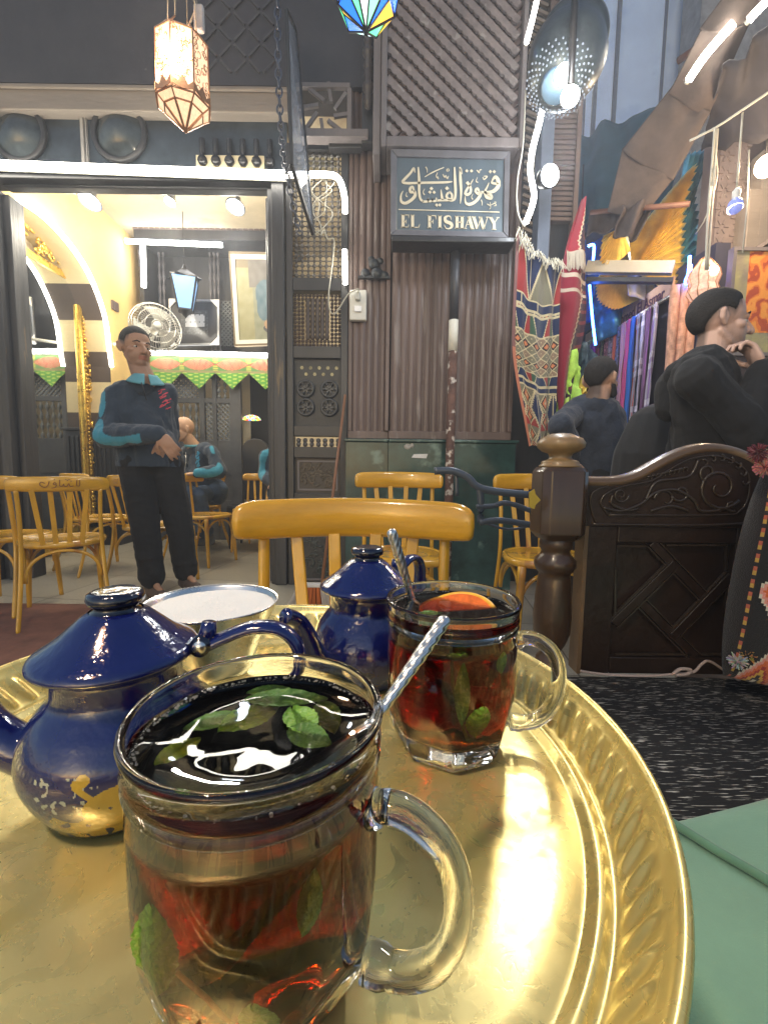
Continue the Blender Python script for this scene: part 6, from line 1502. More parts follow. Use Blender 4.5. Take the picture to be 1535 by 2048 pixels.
bm_, BB, gar = person('bald man sitting sideways in navy sweater and blue jeans inside the cafe', J, (-.80, -.60, -.12), skin2('bald_skin', (.50, .30, .18)), vck, jeans, vox=.006, hk=1.05, wr=.012, belly=.02, scf=lambda p: TL if near(p, sp2, .045) else NVY, shoes=M('grey_shoe', (.07, .08, .09), .6), bald=True, stub=.35)
eyes(bm_, J['head'], BB, 1.05); hair(bm_, J['head'], BB, 1.0, hairb, front=2, side=2, back=-.35, th=1.03, name='hair_fringe') if False else None
m = MB(); nk = J['neck']+Vector((0, -.02, .01)); m.tube([nk+Vector((.07*math.cos(a), .07*math.sin(a), .012*math.sin(a))) for a in [2*PI*k/20 for k in range(21)]], .014, 8); m.build('collar', tealc, bm_)
logo(gar, P(396, 915, Y-.215), (.62, -.75, 0), None, cy_, 5, 10, .007, 1.25)
m = MB(); m.tube([P(372, 905, Y-.12), P(372, 925, Y-.14), P(369, 945, Y-.15)], .003, 5); m.build('zip', wire, gar)
logo(gar, P(432, 930, Y+.26), (-.7, .6, 0), None, pk, 9, 14, .009, 2.2)

# ---- person mostly hidden behind the right door jamb ----
Y = 4.2
J = dict(head=P(572, 850, Y), neck=P(570, 893, Y), sR=P(532, 912, Y-.05), sL=P(600, 912, Y+.1), hip=P(575, 985, Y), tdir=Vector((.3, -.9, 0)), eR=P(529, 950, Y-.05), wR=P(548, 968, Y-.25), eL=P(612, 950, Y), wL=P(600, 970, Y-.2),
    kR=P(560, 995, Y-.4), kL=P(600, 995, Y-.38), aR=P(558, 1075, Y-.42), aL=P(600, 1075, Y-.4), toe=Vector((0, -1, 0)))
J['hR'] = (Vector((.3, -.8, -.2)), Vector((0, 0, -1)), -1, .3); J['hL'] = (Vector((0, -.9, -.2)), Vector((0, 0, -1)), 1, .3)
sp3 = bez([P(536, 890, Y-.11), P(525, 910, Y-.13), P(520, 935, Y-.13), P(524, 952, Y-.13)], 5)
hp, HB, gar = person('person in navy and teal, only a shoulder showing beside the right door jamb', J, (.2, -.97, 0), skin2('third_skin', (.3, .17, .11)), vck, black_k, vox=.009, scf=lambda p: TL if near(p, sp3, .045) else NVY)
hair(hp, J['head'], HB, 1, hairb)

# ---- big man at the right in a black hoodie, hand at his mouth ----
Y = 1.75
J = dict(head=P(1436, 642, Y), neck=P(1422, 724, Y+.01), sR=P(1396, 757, Y-.17), sL=P(1420, 750, Y+.17), hip=P(1410, 945, Y+.02), tdir=Vector((.93, -.30, 0)),
    eR=P(1502, 868, Y-.22), wR=P(1524, 738, Y-.17), eL=P(1520, 850, Y+.15), wL=P(1560, 880, Y), kR=P(1425, 1150, Y), kL=P(1425, 1150, Y+.15), aR=Vector((1.32, Y, .09)), aL=Vector((1.34, Y+.18, .09)), toe=Vector((.9, -.3, 0)))
J['hR'] = (Vector((-.38, .28, .88)), Vector((-.9, .25, -.1)), -1, .70); J['hL'] = (Vector((.8, -.5, 0)), Vector((0, 0, -1)), 1, .4)
sk2 = skin2('pale_olive_skin', (.55, .36, .29))
mm_, MBs, gar = person('man in a black hoodie seen in profile with a hand at his mouth, far right', J, (.985, -.17, -.02), sk2, black_k, black_k, vox=.0042, hk=1.03, wr=.010, belly=.02, tops=1.10, sleeve=.062, hl=(.62, .08, -.80))
eyes(mm_, J['head'], MBs, 1.02); hair(mm_, J['head'], MBs, 1.03, hairb, front=.62, side=.08, back=-.80, th=1.025)
hood = Blob(); n0 = P(1400, 745, Y)
hood.cap([P(1446, 728, Y-.09), P(1400, 722, Y-.11), P(1362, 745, Y-.05), P(1352, 775, Y), P(1366, 745, Y+.08), P(1424, 715, Y+.11)], [.030, .045, .058, .06, .05, .03]); hood.cap([P(1352, 775, Y), P(1338, 815, Y)], [.075, .055])
hood.done('hood', black_k, mm_, .005, 4, .006, 12, .8)
m = MB(); m.tube(bez([P(1428, 715, Y-.075), P(1445, 722, Y-.078), P(1462, 738, Y-.068)], 5), .010, 8, flat=.6); m.build('undershirt_collar', M('pale_collar', (.5, .48, .45), .8), mm_)

# ---- young man with his back to us ----
Y = 2.4
J = dict(head=P(1202, 758, Y), neck=P(1192, 800, Y-.02), sR=P(1222, 832, Y-.02), sL=P(1150, 822, Y+.06), hip=P(1195, 960, Y+.05), tdir=Vector((.45, .88, 0)),
    eR=P(1240, 915, Y), wR=P(1250, 950, Y+.15), eL=P(1122, 850, Y-.16), wL=P(1142, 915, Y-.10), kR=P(1192, 1100, Y+.1), kL=P(1170, 1100, Y), aR=Vector((1.16, Y+.1, .09)), aL=Vector((1.12, Y, .09)), toe=Vector((.4, .9, 0)))
J['hR'] = (Vector((.2, .6, -.6)), Vector((-1, 0, 0)), -1, .4); J['hL'] = (Vector((.35, .1, -.9)), Vector((1, 0, 0)), 1, .4)
nb = M('dark_navy_jersey', (.018, .026, .045), .75, var=.2, sc=20, bump=.4, bsc=90, sheen=.15)
ym, YB, gar = person('young bearded man in a dark jersey turned away, left elbow raised, near the red kilim', J, (.80, .58, -.03), skin2('tan_skin', (.42, .25, .17)), nb, black_k, vox=.006, hk=1.0, wr=.009, trap=.055, hl=(.55, .05, -.80))
hair(ym, J['head'], YB, 1.0, hairb, front=.55, side=.05, back=-.80, th=1.025)
m = Blob(); f_, u_, r_ = YB; c = J['head']; m.cap([c+r_*.068-f_*.0-u_*.045, c+r_*.06+f_*.02-u_*.08, c+f_*.065-u_*.105, c-r_*.06+f_*.02-u_*.08, c-r_*.068-u_*.045], [.012, .020, .022, .02, .012]); m.done('beard', hairb, ym, .005, 2)
# ---- person in a black robe, seen from behind ----
Y = 2.15
J = dict(head=P(1306, 855, Y), neck=P(1305, 905, Y), sR=P(1330, 925, Y+.02), sL=P(1280, 925, Y+.05), hip=P(1300, 1080, Y), tdir=Vector((.2, .95, 0)), eR=P(1345, 1010, Y+.1), wR=P(1330, 1040, Y+.25), eL=P(1270, 1010, Y+.1), wL=P(1285, 1040, Y+.25), kR=P(1330, 1085, Y+.4), kL=P(1275, 1085, Y+.4), aR=P(1330, 1200, Y+.4), aL=P(1275, 1200, Y+.4), toe=Vector((0, 1, 0)))
J['hR'] = (Vector((0, .9, -.2)), Vector((0, 0, -1)), -1, .3); J['hL'] = (Vector((0, .9, -.2)), Vector((0, 0, -1)), 1, .3)
rb, RB, gar = person('seated person wrapped in a black robe, seen from behind between the two men', J, (.2, .97, -.1), skin2('robe_skin', (.35, .2, .13)), black_k, black_k, vox=.009)
g = Blob(); g.cap([P(1308, 862, Y-.02), P(1300, 905, Y-.02), P(1296, 960, Y), P(1296, 1040, Y+.05)], [.125, .155, .175, .18]); g.cap([P(1320, 870, Y), P(1345, 950, Y+.05)], [.09, .14])
g.done('robe', M('black_pinstripe', (.012, .012, .013), .85, var=.5, sc=5, stretch=(16, 3, .6), sheen=.1), rb, .008, 4, .007, 6, .4)
# ======================= THE ALLEY AND SHOP AT THE RIGHT =======================
# dark shuttered pier right of the lattice bay
m = MB(); a, b = P(1046, 300, 3.3), P(1158, 300, 3.3); SP = thing('shuttered_pier', (a.x, 3.3, 0), 'brown louvred pier between the cafe wall and the shop', 'pier')
m.bx(a.x, b.x, 3.35, 3.6, 0, 5.6); m.build('pier_core', dark, SP)
m = MB(); z = P(1060, 470, 3.3).z; xm = P(1086, 300, 3.3).x
while z < 5.4: m.beam((a.x+.01, 3.31, z), (xm-.01, 3.31, z-.05), .02, .02, (0, 1, 0)); z += .055
m.build('slanted_louvres', beamw, SP)
m = MB(); z = P(1060, 440, 3.3).z
while z < 5.4: m.bx(xm+.03, b.x-.03, 3.30, 3.35, z, z+.022); z += .034
m.bx(xm, xm+.03, 3.28, 3.35, 1.9, 5.4).bx(b.x-.03, b.x, 3.28, 3.35, 1.9, 5.4); m.build('fine_louvres', M('brown_louvre', (.14, .10, .08), .5, var=.25), SP)
m = MB(); q = P(1080, 500, 3.0); m.bx(q.x-.03, q.x+.05, 2.98, 3.1, P(1080, 540, 3.0).z, P(1080, 100, 3.0).z); tag(m.build('steel_upright', M('grey_upright', (.10, .12, .16), .45, var=.2), bevel=.006), 'thin grey upright between the two kilims', 'post')
# blue plastered building beyond, with drainpipes
BB_ = thing('blue_building', P(1280, 200, 8.5), 'pale blue plastered building rising behind the awnings', 'building')
m = MB(); a, b = P(1100, 200, 8.5), P(1440, 200, 8.5); m.bx(a.x-1.5, b.x+3, 8.5, 9, 0, 14); m.build('plaster_wall', M('pale_blue_plaster', (.46, .62, .95), .85, var=.12, sc=1.2, bump=.3, bsc=6, alt=(.38, .54, .86), altsc=1.5, altpos=.55), BB_)
m = MB()
for px, w in ((1188, .05), (1228, .045), (1168, .02), (1320, .015)): q = P(px, 200, 8.45); m.bx(q.x-w/2, q.x+w/2, 8.42, 8.5, 0, 14)
m.build('drainpipe', M('pipe_blue_grey', (.10, .12, .17), .5), BB_)
m = MB(); q = P(1432, 120, 8); m.bx(q.x-.45, q.x+.9, 7.8, 8.3, 4, 14); tag(m.build('grey_stone_tower', M('grey_stone', (.25, .26, .28), .9, var=.35, sc=6, bump=.5, bsc=8)), 'rough grey stone pier above the brown awning', 'building')
def cloth(name, quad, nu, nv, mat, sag=0., wav=.02, wf=6, parent=None, cf=None, th=.006, seed=0):
    A, B, C, D = [Vector(q) for q in quad]
    nr = (B-A).cross(D-A).normalized()
    def fn(u, v):
        p = (A*(1-u)+B*u)*(1-v)+(D*(1-u)+C*u)*v
        return p+nr*wav*(math.sin(u*wf*PI+seed)*.6+mn.noise(Vector((u*wf, v*wf*.7, seed)))*1.2)-Vector((0, 0, sag*4*u*(1-u)))
    m = MB(); m.grid(fn, nu, nv, cf); return m.build(name, mat, parent, solid=th)
tarp = M('teal_tarpaulin', (.03, .085, .115), .6, var=.3, sc=3, bump=.3, bsc=8)
tag(cloth('tarpaulin', [P(1158, 268, 5.2), P(1400, 172, 4.2), P(1330, 420, 3.6), P(1155, 440, 4.2)], 30, 20, tarp, .03, .05), 'dark teal tarpaulin stretched under the blue building', 'awning')
bc = M('brown_canvas', (.075, .058, .052), .85, var=.35, sc=7, bump=.3, bsc=30)
AW = thing('brown_awning', P(1350, 250, 3), 'long strip of brown canvas hanging diagonally with a light strip on it', 'awning')
cloth('upper_strip', [P(1400, 60, 2.6), P(1500, 40, 2.5), P(1418, 225, 2.9), P(1335, 190, 2.9)], 30, 34, bc, .02, .012, 2, AW)
cloth('upper_fold', [P(1480, -60, 2.4), P(1600, -60, 2.4), P(1500, 42, 2.5), P(1398, 62, 2.6)], 24, 24, bc, .02, .012, 2, AW, seed=2)
cloth('middle_strip', [P(1345, 170, 2.9), P(1420, 222, 2.88), P(1345, 360, 3.1), P(1243, 300, 3.15)], 34, 34, bc, .02, .022, 2.5, AW, seed=4)
cloth('lower_strip', [P(1243, 298, 3.15), P(1347, 355, 3.1), P(1300, 415, 3.15), P(1213, 425, 3.2)], 34, 34, bc, .02, .022, 2.5, AW, seed=5)
cloth('loose_end', [P(1245, 412, 3.15), P(1308, 410, 3.12), P(1272, 478, 3.12), P(1225, 470, 3.15)], 14, 14, bc, 0, .06, 3, AW, seed=6)
cloth('loose_end', [P(1178, 425, 3.4), P(1250, 415, 3.3), P(1225, 462, 3.3), P(1172, 472, 3.4)], 14, 10, bc, 0, .04, 3, AW, seed=8)
led('light_strip', bez([P(1376, 160, 2.72), P(1410, 110, 2.62), P(1466, 46, 2.5)], 5), .020, (1, .90, .74), 20, 'warm white light strip fixed along the brown canvas', group='warm light strips at the upper right')
led('light_strip', [P(1496, 40, 2.42), P(1545, -12, 2.35)], .018, (1, .90, .74), 20, 'second warm light strip cut by the top right corner', group='warm light strips at the upper right')
m = MB(); m.tube([P(1355, 122, 3.0), P(1440, 62, 2.8)], .020, 8); tag(m.build('awning_pole', M('brown_pole', (.14, .07, .05), .5)), 'short brown pole end sticking out beside the upper canvas', 'pole', 'poles of the canvas awning'); m = MB(); m.tube([P(1180, 425, 3.35), P(1378, 408, 3.0)], .018, 8); tag(m.build('awning_pole', M('brown_pole', (.14, .07, .05), .5)), 'brown pole across the bottom of the canvas above the gold wings', 'pole', 'poles of the canvas awning')
# dark roof canopy and brown carved shop front, far right
m = MB(); q = [P(1440, 150, 2.6), P(1640, -60, 2.2), P(1640, 260, 2.4), P(1400, 300, 3.4)]; tag(cloth('dark_canopy', q, 16, 12, M('charcoal_canopy', (.04, .038, .045), .8, var=.3), 0, .03), 'dark canopy roof in the upper right corner', 'awning')
SF = thing('carved_shopfront', P(1480, 560, 3.3), 'brown carved shop front with star pattern pillar at the far right', 'shop front')
a, b = P(1426, 400, 3.3), P(1490, 400, 3.3); m = MB(); m.bx(a.x, b.x, 3.3, 3.45, 0, 3.4); m.build('pillar', M('dusty_brown_pillar', (.13, .10, .095), .6, var=.2), SF, bevel=.01)
m = MB(); zc = P(1450, 560, 3.3).z
for j in range(10):
    for i in range(2):
        c = Vector((a.x+.065+i*.115, 3.295, zc+j*.12+(.06 if i else 0)))
        for k in range(6):
            d = Vector((math.cos(k*PI/3), 0, math.sin(k*PI/3))); m.beam(c+d*.018, c+d*.052, .012, .014, (0, 1, 0))
m.bx(a.x+.02, b.x-.02, 3.2955, 3.2985, zc-.08, zc+1.2); m.build('star_carving', M('pillar_star', (.20, .16, .15), .55), SF)
m = MB(); m.bx(b.x+.01, b.x+1.2, 3.32, 3.5, 0, 3.6); m.build('shop_wall', M('dark_shop_wood', (.06, .045, .045), .6, var=.3), SF)
for k, (xa, xb, ya, yb) in enumerate(((1494, 1504, 380, 560), (1524, 1560, 300, 600))):
    A, B = P(xa, ya, 3.2), P(xb, yb, 3.2); MB().bx(A.x, B.x, 3.18, 3.3, B.z, A.z).build('pilaster', beamw, SF, bevel=.01)
m = MB(); A, B = P(1484, 520, 3.1), P(1620, 430, 2.9); 
for k in range(3): m.beam(A+Vector((0, -.03*k, -.05*k)), B+Vector((0, -.03*k, -.05*k)), .08, .03)
m.build('cornice', M('cornice_brown', (.13, .10, .09), .55), SF, bevel=.006)
WB_ = thing('warm_bulb', P(1530, 330, 2.9), 'warm glowing bulb at the right edge', 'light bulb'); MB().ball(P(1532, 332, 2.9), .062, 16).build('glass_globe', EM('warm_globe', (1, .75, .5), 14), WB_); MB().tube([P(1532, 312, 2.9), P(1535, 200, 2.9)], .01, 6).build('cord', blackm, WB_); lamp(WB_, P(1515, 345, 2.6), 14, (1, .72, .45), .06)
# wire swag + hanging blue bulb
m = MB(); m.tube(bez([P(1378, 282, 2.7), P(1430, 255, 2.6), P(1480, 222, 2.5), P(1545, 178, 2.4)], 6), .006, 6); rd = random.Random(4)
for k in range(3): m.tube(bez([P(1378+k*2, 280, 2.7)]+[P(1430+rd.uniform(-4, 4)-k, 260+j*34, 2.62) for j in range(4)]+[P(1412, 430, 2.7), P(1390, 468, 2.8)], 4), .0035, 5)
for k in range(3): m.tube(bez([P(1428+k*3, 258, 2.6), P(1425+rd.uniform(-4, 4), 330, 2.62), P(1418+rd.uniform(-5, 5), 430, 2.65), P(1412+rd.uniform(-4, 4), 540, 2.7)], 4), .006, 5)
m.tube([P(1497, 300, 2.6), P(1492, 420, 2.6), P(1484, 505, 2.6)], .004, 5); tag(m.build('swagged_wires', cable), 'bundle of pale wires swagged across the shop front', 'wire')
HBU = thing('hanging_blue_bulb', P(1470, 410, 2.5), 'bulb with violet-blue glow hanging from a white flex', 'light bulb'); q = P(1469, 412, 2.5)
MB().ball(q, .036, 16, (1, 1, 1.15)).build('glass_globe', M('violet_bulb_glass', (.2, .25, .6), .1, var=.3, sc=40, coat=.5, emit=(.35, .4, 1), es=.25), HBU); MB().lathe([(.034, -.02), (.036, 0), (.0, .002)], 16, q+Vector((0, -.002, -.016)), (0, -.35, -1)).build('lit_base', EM('violet_lit', (.75, .7, 1), 4), HBU)
MB().lathe([(.018, .03), (.02, .075), (.008, .09), (0, .09)], 14, q).build('socket', M('white_socket', (.75, .73, .68), .4), HBU); MB().tube([q+Vector((0, 0, .08)), P(1478, 300, 2.5), P(1484, 225, 2.5)], .005, 6).build('flex', cable, HBU)
# copper lantern
CLN = thing('copper_lantern', P(1408, 560, 2.8), 'small glowing pierced lantern above the tall man', 'lantern'); q = P(1406, 562, 2.8)
MB().lathe([(0, .14), (.03, .12), (.075, .06), (.085, .02), (.07, -.03), (.085, -.07), (.06, -.11), (0, -.13)], 10, q, smooth=False).build('glass_body', M('peach_lit_glass', (.9, .5, .38), .3, var=.5, sc=45, emit=(1, .5, .35), es=.25), CLN)
m = MB()
for k in range(10): a = 2*PI*k/10; m.tube([q+Vector((r*math.cos(a), r*math.sin(a), z)) for r, z in ((.0, .145), (.032, .122), (.078, .06), (.088, .02), (.073, -.03), (.088, -.07), (.062, -.112), (0, -.135))], .003, 4)
m.tube([q+Vector((0, 0, .14)), q+Vector((0, 0, .5))], .004, 5); m.build('cage', cop, CLN); MB().ball(q+Vector((0, -.07, .03)), .03, 12).build('bulb', EM('lantern_spark', (1, .85, .7), 8), CLN)
# orange painting behind the tall man
def paint(u, v):
    v = 1-v; a = mn.noise(Vector((u*5, v*6, 2)))+.5*mn.noise(Vector((u*13, v*11, 5))); s_ = math.sin((u*7+v*5+a*3)*2.2)
    if v > .80 or u < .16: return (.30+.1*a, .27+.1*a, .16)
    if (u-.62)**2+(v-.62)**2 < .028: return (.62+.1*s_, .33+.08*s_, .22)
    if s_ > .45: return (.75, .30, .05)
    if s_ < -.5: return (.40, .07, .02)
    return (.65, .18, .03)
PN = thing('orange_painting', P(1500, 600, 2.75), 'large orange swirling painting behind the man at the right edge', 'painting')
A, B = P(1452, 705, 2.75), P(1640, 505, 2.75); m = MB(); m.grid(lambda u, v: Vector((A.x+u*(B.x-A.x), 2.75, A.z+v*(B.z-A.z))), 110, 110, paint); m.build('canvas', VC('acrylic_canvas', .4, bump=.3, bsc=60), PN, solid=.01)
m = MB(); m.bx(A.x-.02, A.x, 2.735, 2.78, A.z-.02, B.z+.02).bx(A.x, B.x, 2.735, 2.78, A.z-.02, A.z).bx(A.x, B.x, 2.735, 2.78, B.z, B.z+.02); m.build('frame', greyb, PN)
PP = thing('small_poster', P(1478, 830, 2.3), 'small bright portrait poster under the painting', 'poster'); A, B = P(1448, 905, 2.3), P(1505, 822, 2.3)
def pf(u, v):
    v = 1-v if False else v
    if (u-.45)**2*1.6+(v-.55)**2 < .05: return (.75, .55, .42)
    if (u-.45)**2*1.2+(v-.6)**2 < .11: return (.45, .15, .06)
    return (.75, .55, .22)
m = MB(); m.grid(lambda u, v: Vector((A.x+u*(B.x-A.x), 2.3, A.z+v*(B.z-A.z))), 30, 30, pf); m.build('print', VC('poster_print', .4), PP, solid=.005)
m = MB(); A, B = P(1440, 985, 2.4), P(1535, 880, 2.4); m.bx(A.x, B.x+.4, 2.4, 2.7, 0, B.z); arabesque(m, A.x, B.x+.3, A.z-.3, B.z, 2.395, 60, .009, 3); tag(m.build('carved_ivory_cabinet', M('carved_ivory', (.38, .32, .22), .5, var=.2)), 'carved cream cabinet behind the man at the right', 'cabinet')

# ---- kilims ----
N_ = (.012, .025, .085); CR = (.62, .54, .34); OR = (.62, .22, .10); RD = (.34, .035, .035); GY = (.20, .19, .13); BK_ = (.03, .018, .02); GR = (.05, .11, .07)
def kil(u, v):       # v from top 0 to bottom 1; woven bands, diamonds and stepped zigzags
    uu = u; 
    if u < .06: return (.55, .20, .12) if v > .42 else (.24, .10, .09)
    for c_, h_ in ((.145, .034), (.215, .008), (.24, .0), (.40, .0)): pass
    band = lambda c_, h_: abs(v-c_) < h_
    bars = [(.225, .255), (.60, .625)]
    for a_, b_ in bars:
        if a_-.008 < v < b_+.008:
            if v < a_ or v > b_: return CR
            return N_ if abs((uu*3) % 1-.5) > .03 else CR
    if .268 < v < .345 or .53 < v < .592:   # trapezoids
        t = (uu*2.6) % 1; e = abs(t-.5); s_ = (v-.268)/.077 if v < .4 else 1-(v-.53)/.062
        if v < .275 or .338 < v < .345 or v > .586 or .53 < v < .536: return CR
        if e < .16+.22*(1-s_): return N_ if int(uu*2.6) % 2 == 0 else (.02, .04, .10)
        if e < .20+.22*(1-s_): return CR
        return RD if int(uu*5.2) % 2 else GR
    if .345 <= v <= .53:            # diamond field
        a = (uu*5.0+v*21) % 1; b = (uu*5.0-v*21) % 1; ia, ib_ = int(uu*5+v*21), int(uu*5.0-v*21+40)
        if a < .11 or b < .11: return CR
        da, db = abs(a-.555), abs(b-.555); hot = (ia*3+ib_*5) % 4 == 0
        if max(da, db) < .07: return CR if not hot else (.7, .35, .15)
        if hot: return OR if max(da, db) < .25 else BK_
        return GY if (ia+ib_) % 3 else (.28, .20, .14)
    if v < .225:
        t = (uu*2.2+.2) % 1; e = abs(t-.5)*2; s_ = v/.225
        if abs(e-s_) < .06: return CR
        if e < s_: return GY if int(uu*2.2+.2) % 2 else RD
        if abs(t) < .03: return CR
        return N_
    s_ = (v-.625)/.375; cyc = (s_*1.7) % 1; tri = abs(cyc-.5)*2; t = (uu*2.05+.08) % 1
    edge = .16+.30*tri
    teeth = .022*(1 if int(v*150) % 2 else -1)
    e = abs(t-.5)
    if abs(e-edge-teeth*.6) < .045: return CR
    if e > edge: return N_ if abs(e-.5) > .02 else CR
    dm = e/(edge+.01); q = (s_*3.4) % 1; dd = abs(q-.5)*2*.5+e*1.9
    if dd < .10: return CR
    if dd < .30: return OR
    if dd < .42: return BK_
    if dd < .52: return CR
    return RD if int(s_*3.4) % 2 else GY
KL = thing('patterned_kilim', P(1075, 460, 2.75), 'long cream, navy and orange patterned kilim hanging beside the reeded wall', 'rug')
Lp = bez([P(1032, 462, 2.7), P(1027, 560, 2.72), P(1024, 680, 2.74), P(1032, 750, 2.75), P(1048, 830, 2.76), P(1060, 892, 2.78)], 8); Rp = bez([P(1124, 530, 2.8), P(1120, 600, 2.8), P(1116, 700, 2.8), P(1112, 780, 2.8), P(1108, 850, 2.82), P(1098, 900, 2.85)], 8)
def kf(u, v):
    q = v*(len(Lp)-1); i = min(int(q), len(Lp)-2); a = Lp[i].lerp(Lp[i+1], q-i); b = Rp[i].lerp(Rp[i+1], q-i)
    fold = math.sin(u*2*PI*1.35+v*1.2)*.035*(.5+v*.5)+.012*math.sin(u*22+v*3); p = a.lerp(b, u+.025*math.sin(u*2*PI*1.35+1))
    return p+Vector((0, fold, -.06*math.sin(PI*u)*(1-v)+.012*math.sin(u*9)))
m = MB(); m.grid(kf, 110, 330, kil); m.build('weave', vcw, KL, solid=.004)
m = MB(); rd = random.Random(11)
for k in range(90):
    u = k/89; p = kf(u, 0); m.tube([p, p+Vector((rd.uniform(-.015, .02), -.01, .015+rd.uniform(0, .02))), p+Vector((rd.uniform(-.03, .03), -.03, -.035+rd.uniform(-.02, .02)))], .0022, 4, col=(.55, .50, .38), cap=False)
m.build('fringe', vcw, KL)
def kil2(u, v):
    t = u+.25*math.sin(v*9); teeth = .02*(1 if int(v*90) % 2 else -1)
    if .40 < v < .42 or .47 < v < .485: return (.55, .45, .35)
    if abs(u-(.48+.34*abs(((v*2.1) % 1)-.5)*2)+teeth) < .035: return (.6, .48, .32)
    if u < .48+.34*abs(((v*2.1) % 1)-.5)*2: return (.24, .012, .03) if v > .3 else (.34, .02, .035)
    if int(v*60) % 3 == 0 and u > .7: return (.16, .03, .04)
    return (.035, .012, .03)
K2 = thing('red_kilim', P(1150, 400, 3.0), 'folded deep red kilim hanging right of the patterned one', 'rug')
L2 = bez([P(1164, 398, 3.0), P(1140, 470, 3.0), P(1126, 540, 2.95), P(1118, 640, 2.95), P(1113, 740, 2.95), P(1118, 830, 2.95)], 8); R2 = bez([P(1168, 398, 3.0), P(1172, 470, 3.0), P(1173, 560, 3.0), P(1173, 640, 3.0), P(1150, 740, 3.0), P(1128, 850, 3.0)], 8)
def kf2(u, v):
    q = v*(len(L2)-1); i = min(int(q), len(L2)-2); a = L2[i].lerp(L2[i+1], q-i); b = R2[i].lerp(R2[i+1], q-i); return a.lerp(b, u)+Vector((0, .03*math.sin(u*7+v*3), 0))
m = MB(); m.grid(kf2, 50, 200, kil2); m.build('weave', vcw, K2, solid=.005)
m = MB()
for k in range(50): p = kf2(.0+k/60, .30)+Vector((0, -.035, 0)); m.tube([p, p+Vector((rd.uniform(-.01, .01), -.01, -.10-rd.uniform(0, .03)))], .003, 4, col=(.5, .42, .32), cap=False)
m.build('fringe', vcw, K2)

# ---- scarf stall along the alley wall ----
XW = 2.12
def sw(px, py): return PX(px, py, XW)
ys0, ys1 = sw(1338, 600).y, sw(1170, 720).y; zt_ = sw(1338, 592).z
SS = thing('scarf_stall_wall', (XW, ys0, 0), 'dark side wall of the scarf stall behind the hanging scarves', 'wall'); m = MB(); m.bx(XW+.10, XW+.2, ys0-.3, 7.5, 0, 2.42); m.build('wall_face', M('stall_dark', (.03, .03, .05), .8, var=.3), SS)
m = MB(); m.bx(1.0, 4.5, 7.6, 7.7, 0, 5.6); tag(m.build('alley_end_dark_plane', M('stall_navy', (.02, .03, .08), .8, var=.4)), 'dark blue plane standing for the shade at the far end of the scarf stall', 'wall')  # dark plane, its colour stands for the darkness below the tarpaulin
SBD = thing('name_board', (XW, ys0, zt_), 'tan board lettered Ahmed El Asmar above the scarves', 'sign')
zb_, zz_ = zt_-.02, zt_+.12
m = MB(); m.bx(XW-.02, XW, ys0-.05, ys0+1.35, zb_+.0, zz_); m.build('board', M('tan_board', (.48, .30, .19), .6, var=.15), SBD)
tx = bpy.data.curves.new('t', 'FONT'); tx.body = 'Ahmed El Asmar'; tx.size = .125; tx.extrude = .002; tx.offset = .0012; to = bpy.data.objects.new('t', tx); TS_.collection.objects.link(to)
tm = scratch_mesh(to); wtx = max(v.co.x for v in tm.vertices); bpy.data.objects.remove(to)
k_ = .68/wtx
for v in tm.vertices: v.co = Vector((XW-.024-v.co.z, ys0+.71-v.co.x*k_, zb_+.02+v.co.y*.95))-ORG[SBD.name]
tm.materials.clear(); tm.materials.append(M('maroon_lettering', (.07, .02, .04), .6)); tob = bpy.data.objects.new('lettering', tm); COL.objects.link(tob); tob.parent = SBD
rail = MB(); rail.tube([(XW-.06, ys0-.1, zt_-.04), (XW-.06, 6.9, zt_-.04)], .012, 8); tag(rail.build('hanging_rail', steel), 'steel rail the scarves hang from', 'rail')
scs = [('purple and lilac checked', (.25, .12, .35), 2), ('plum striped', (.16, .05, .16), 1), ('black white and blue plaid', (.03, .03, .06), 2), ('rust red plaid', (.45, .08, .04), 2), ('royal blue', (.02, .12, .45), 1), ('hot pink', (.70, .10, .32), 0), ('pale pink', (.62, .35, .48), 0), ('grey blue paisley', (.14, .16, .28), 3), ('coral', (.75, .18, .10), 0), ('grey paisley', (.22, .19, .20), 3), ('dusty rose paisley', (.38, .15, .17), 3),
       ('olive leaf patterned', (.16, .17, .11), 3), ('wine red', (.32, .05, .10), 3), ('magenta', (.55, .03, .45), 0), ('violet', (.25, .08, .45), 0), ('powder blue', (.25, .35, .60), 1), ('crimson', (.55, .03, .10), 0), ('steel blue', (.12, .22, .42), 1), ('lavender', (.35, .30, .60), 1), ('sky blue', (.20, .38, .62), 0), ('ink blue', (.03, .06, .25), 1), ('silver lilac', (.45, .42, .60), 1)]
yy = ys0+.02
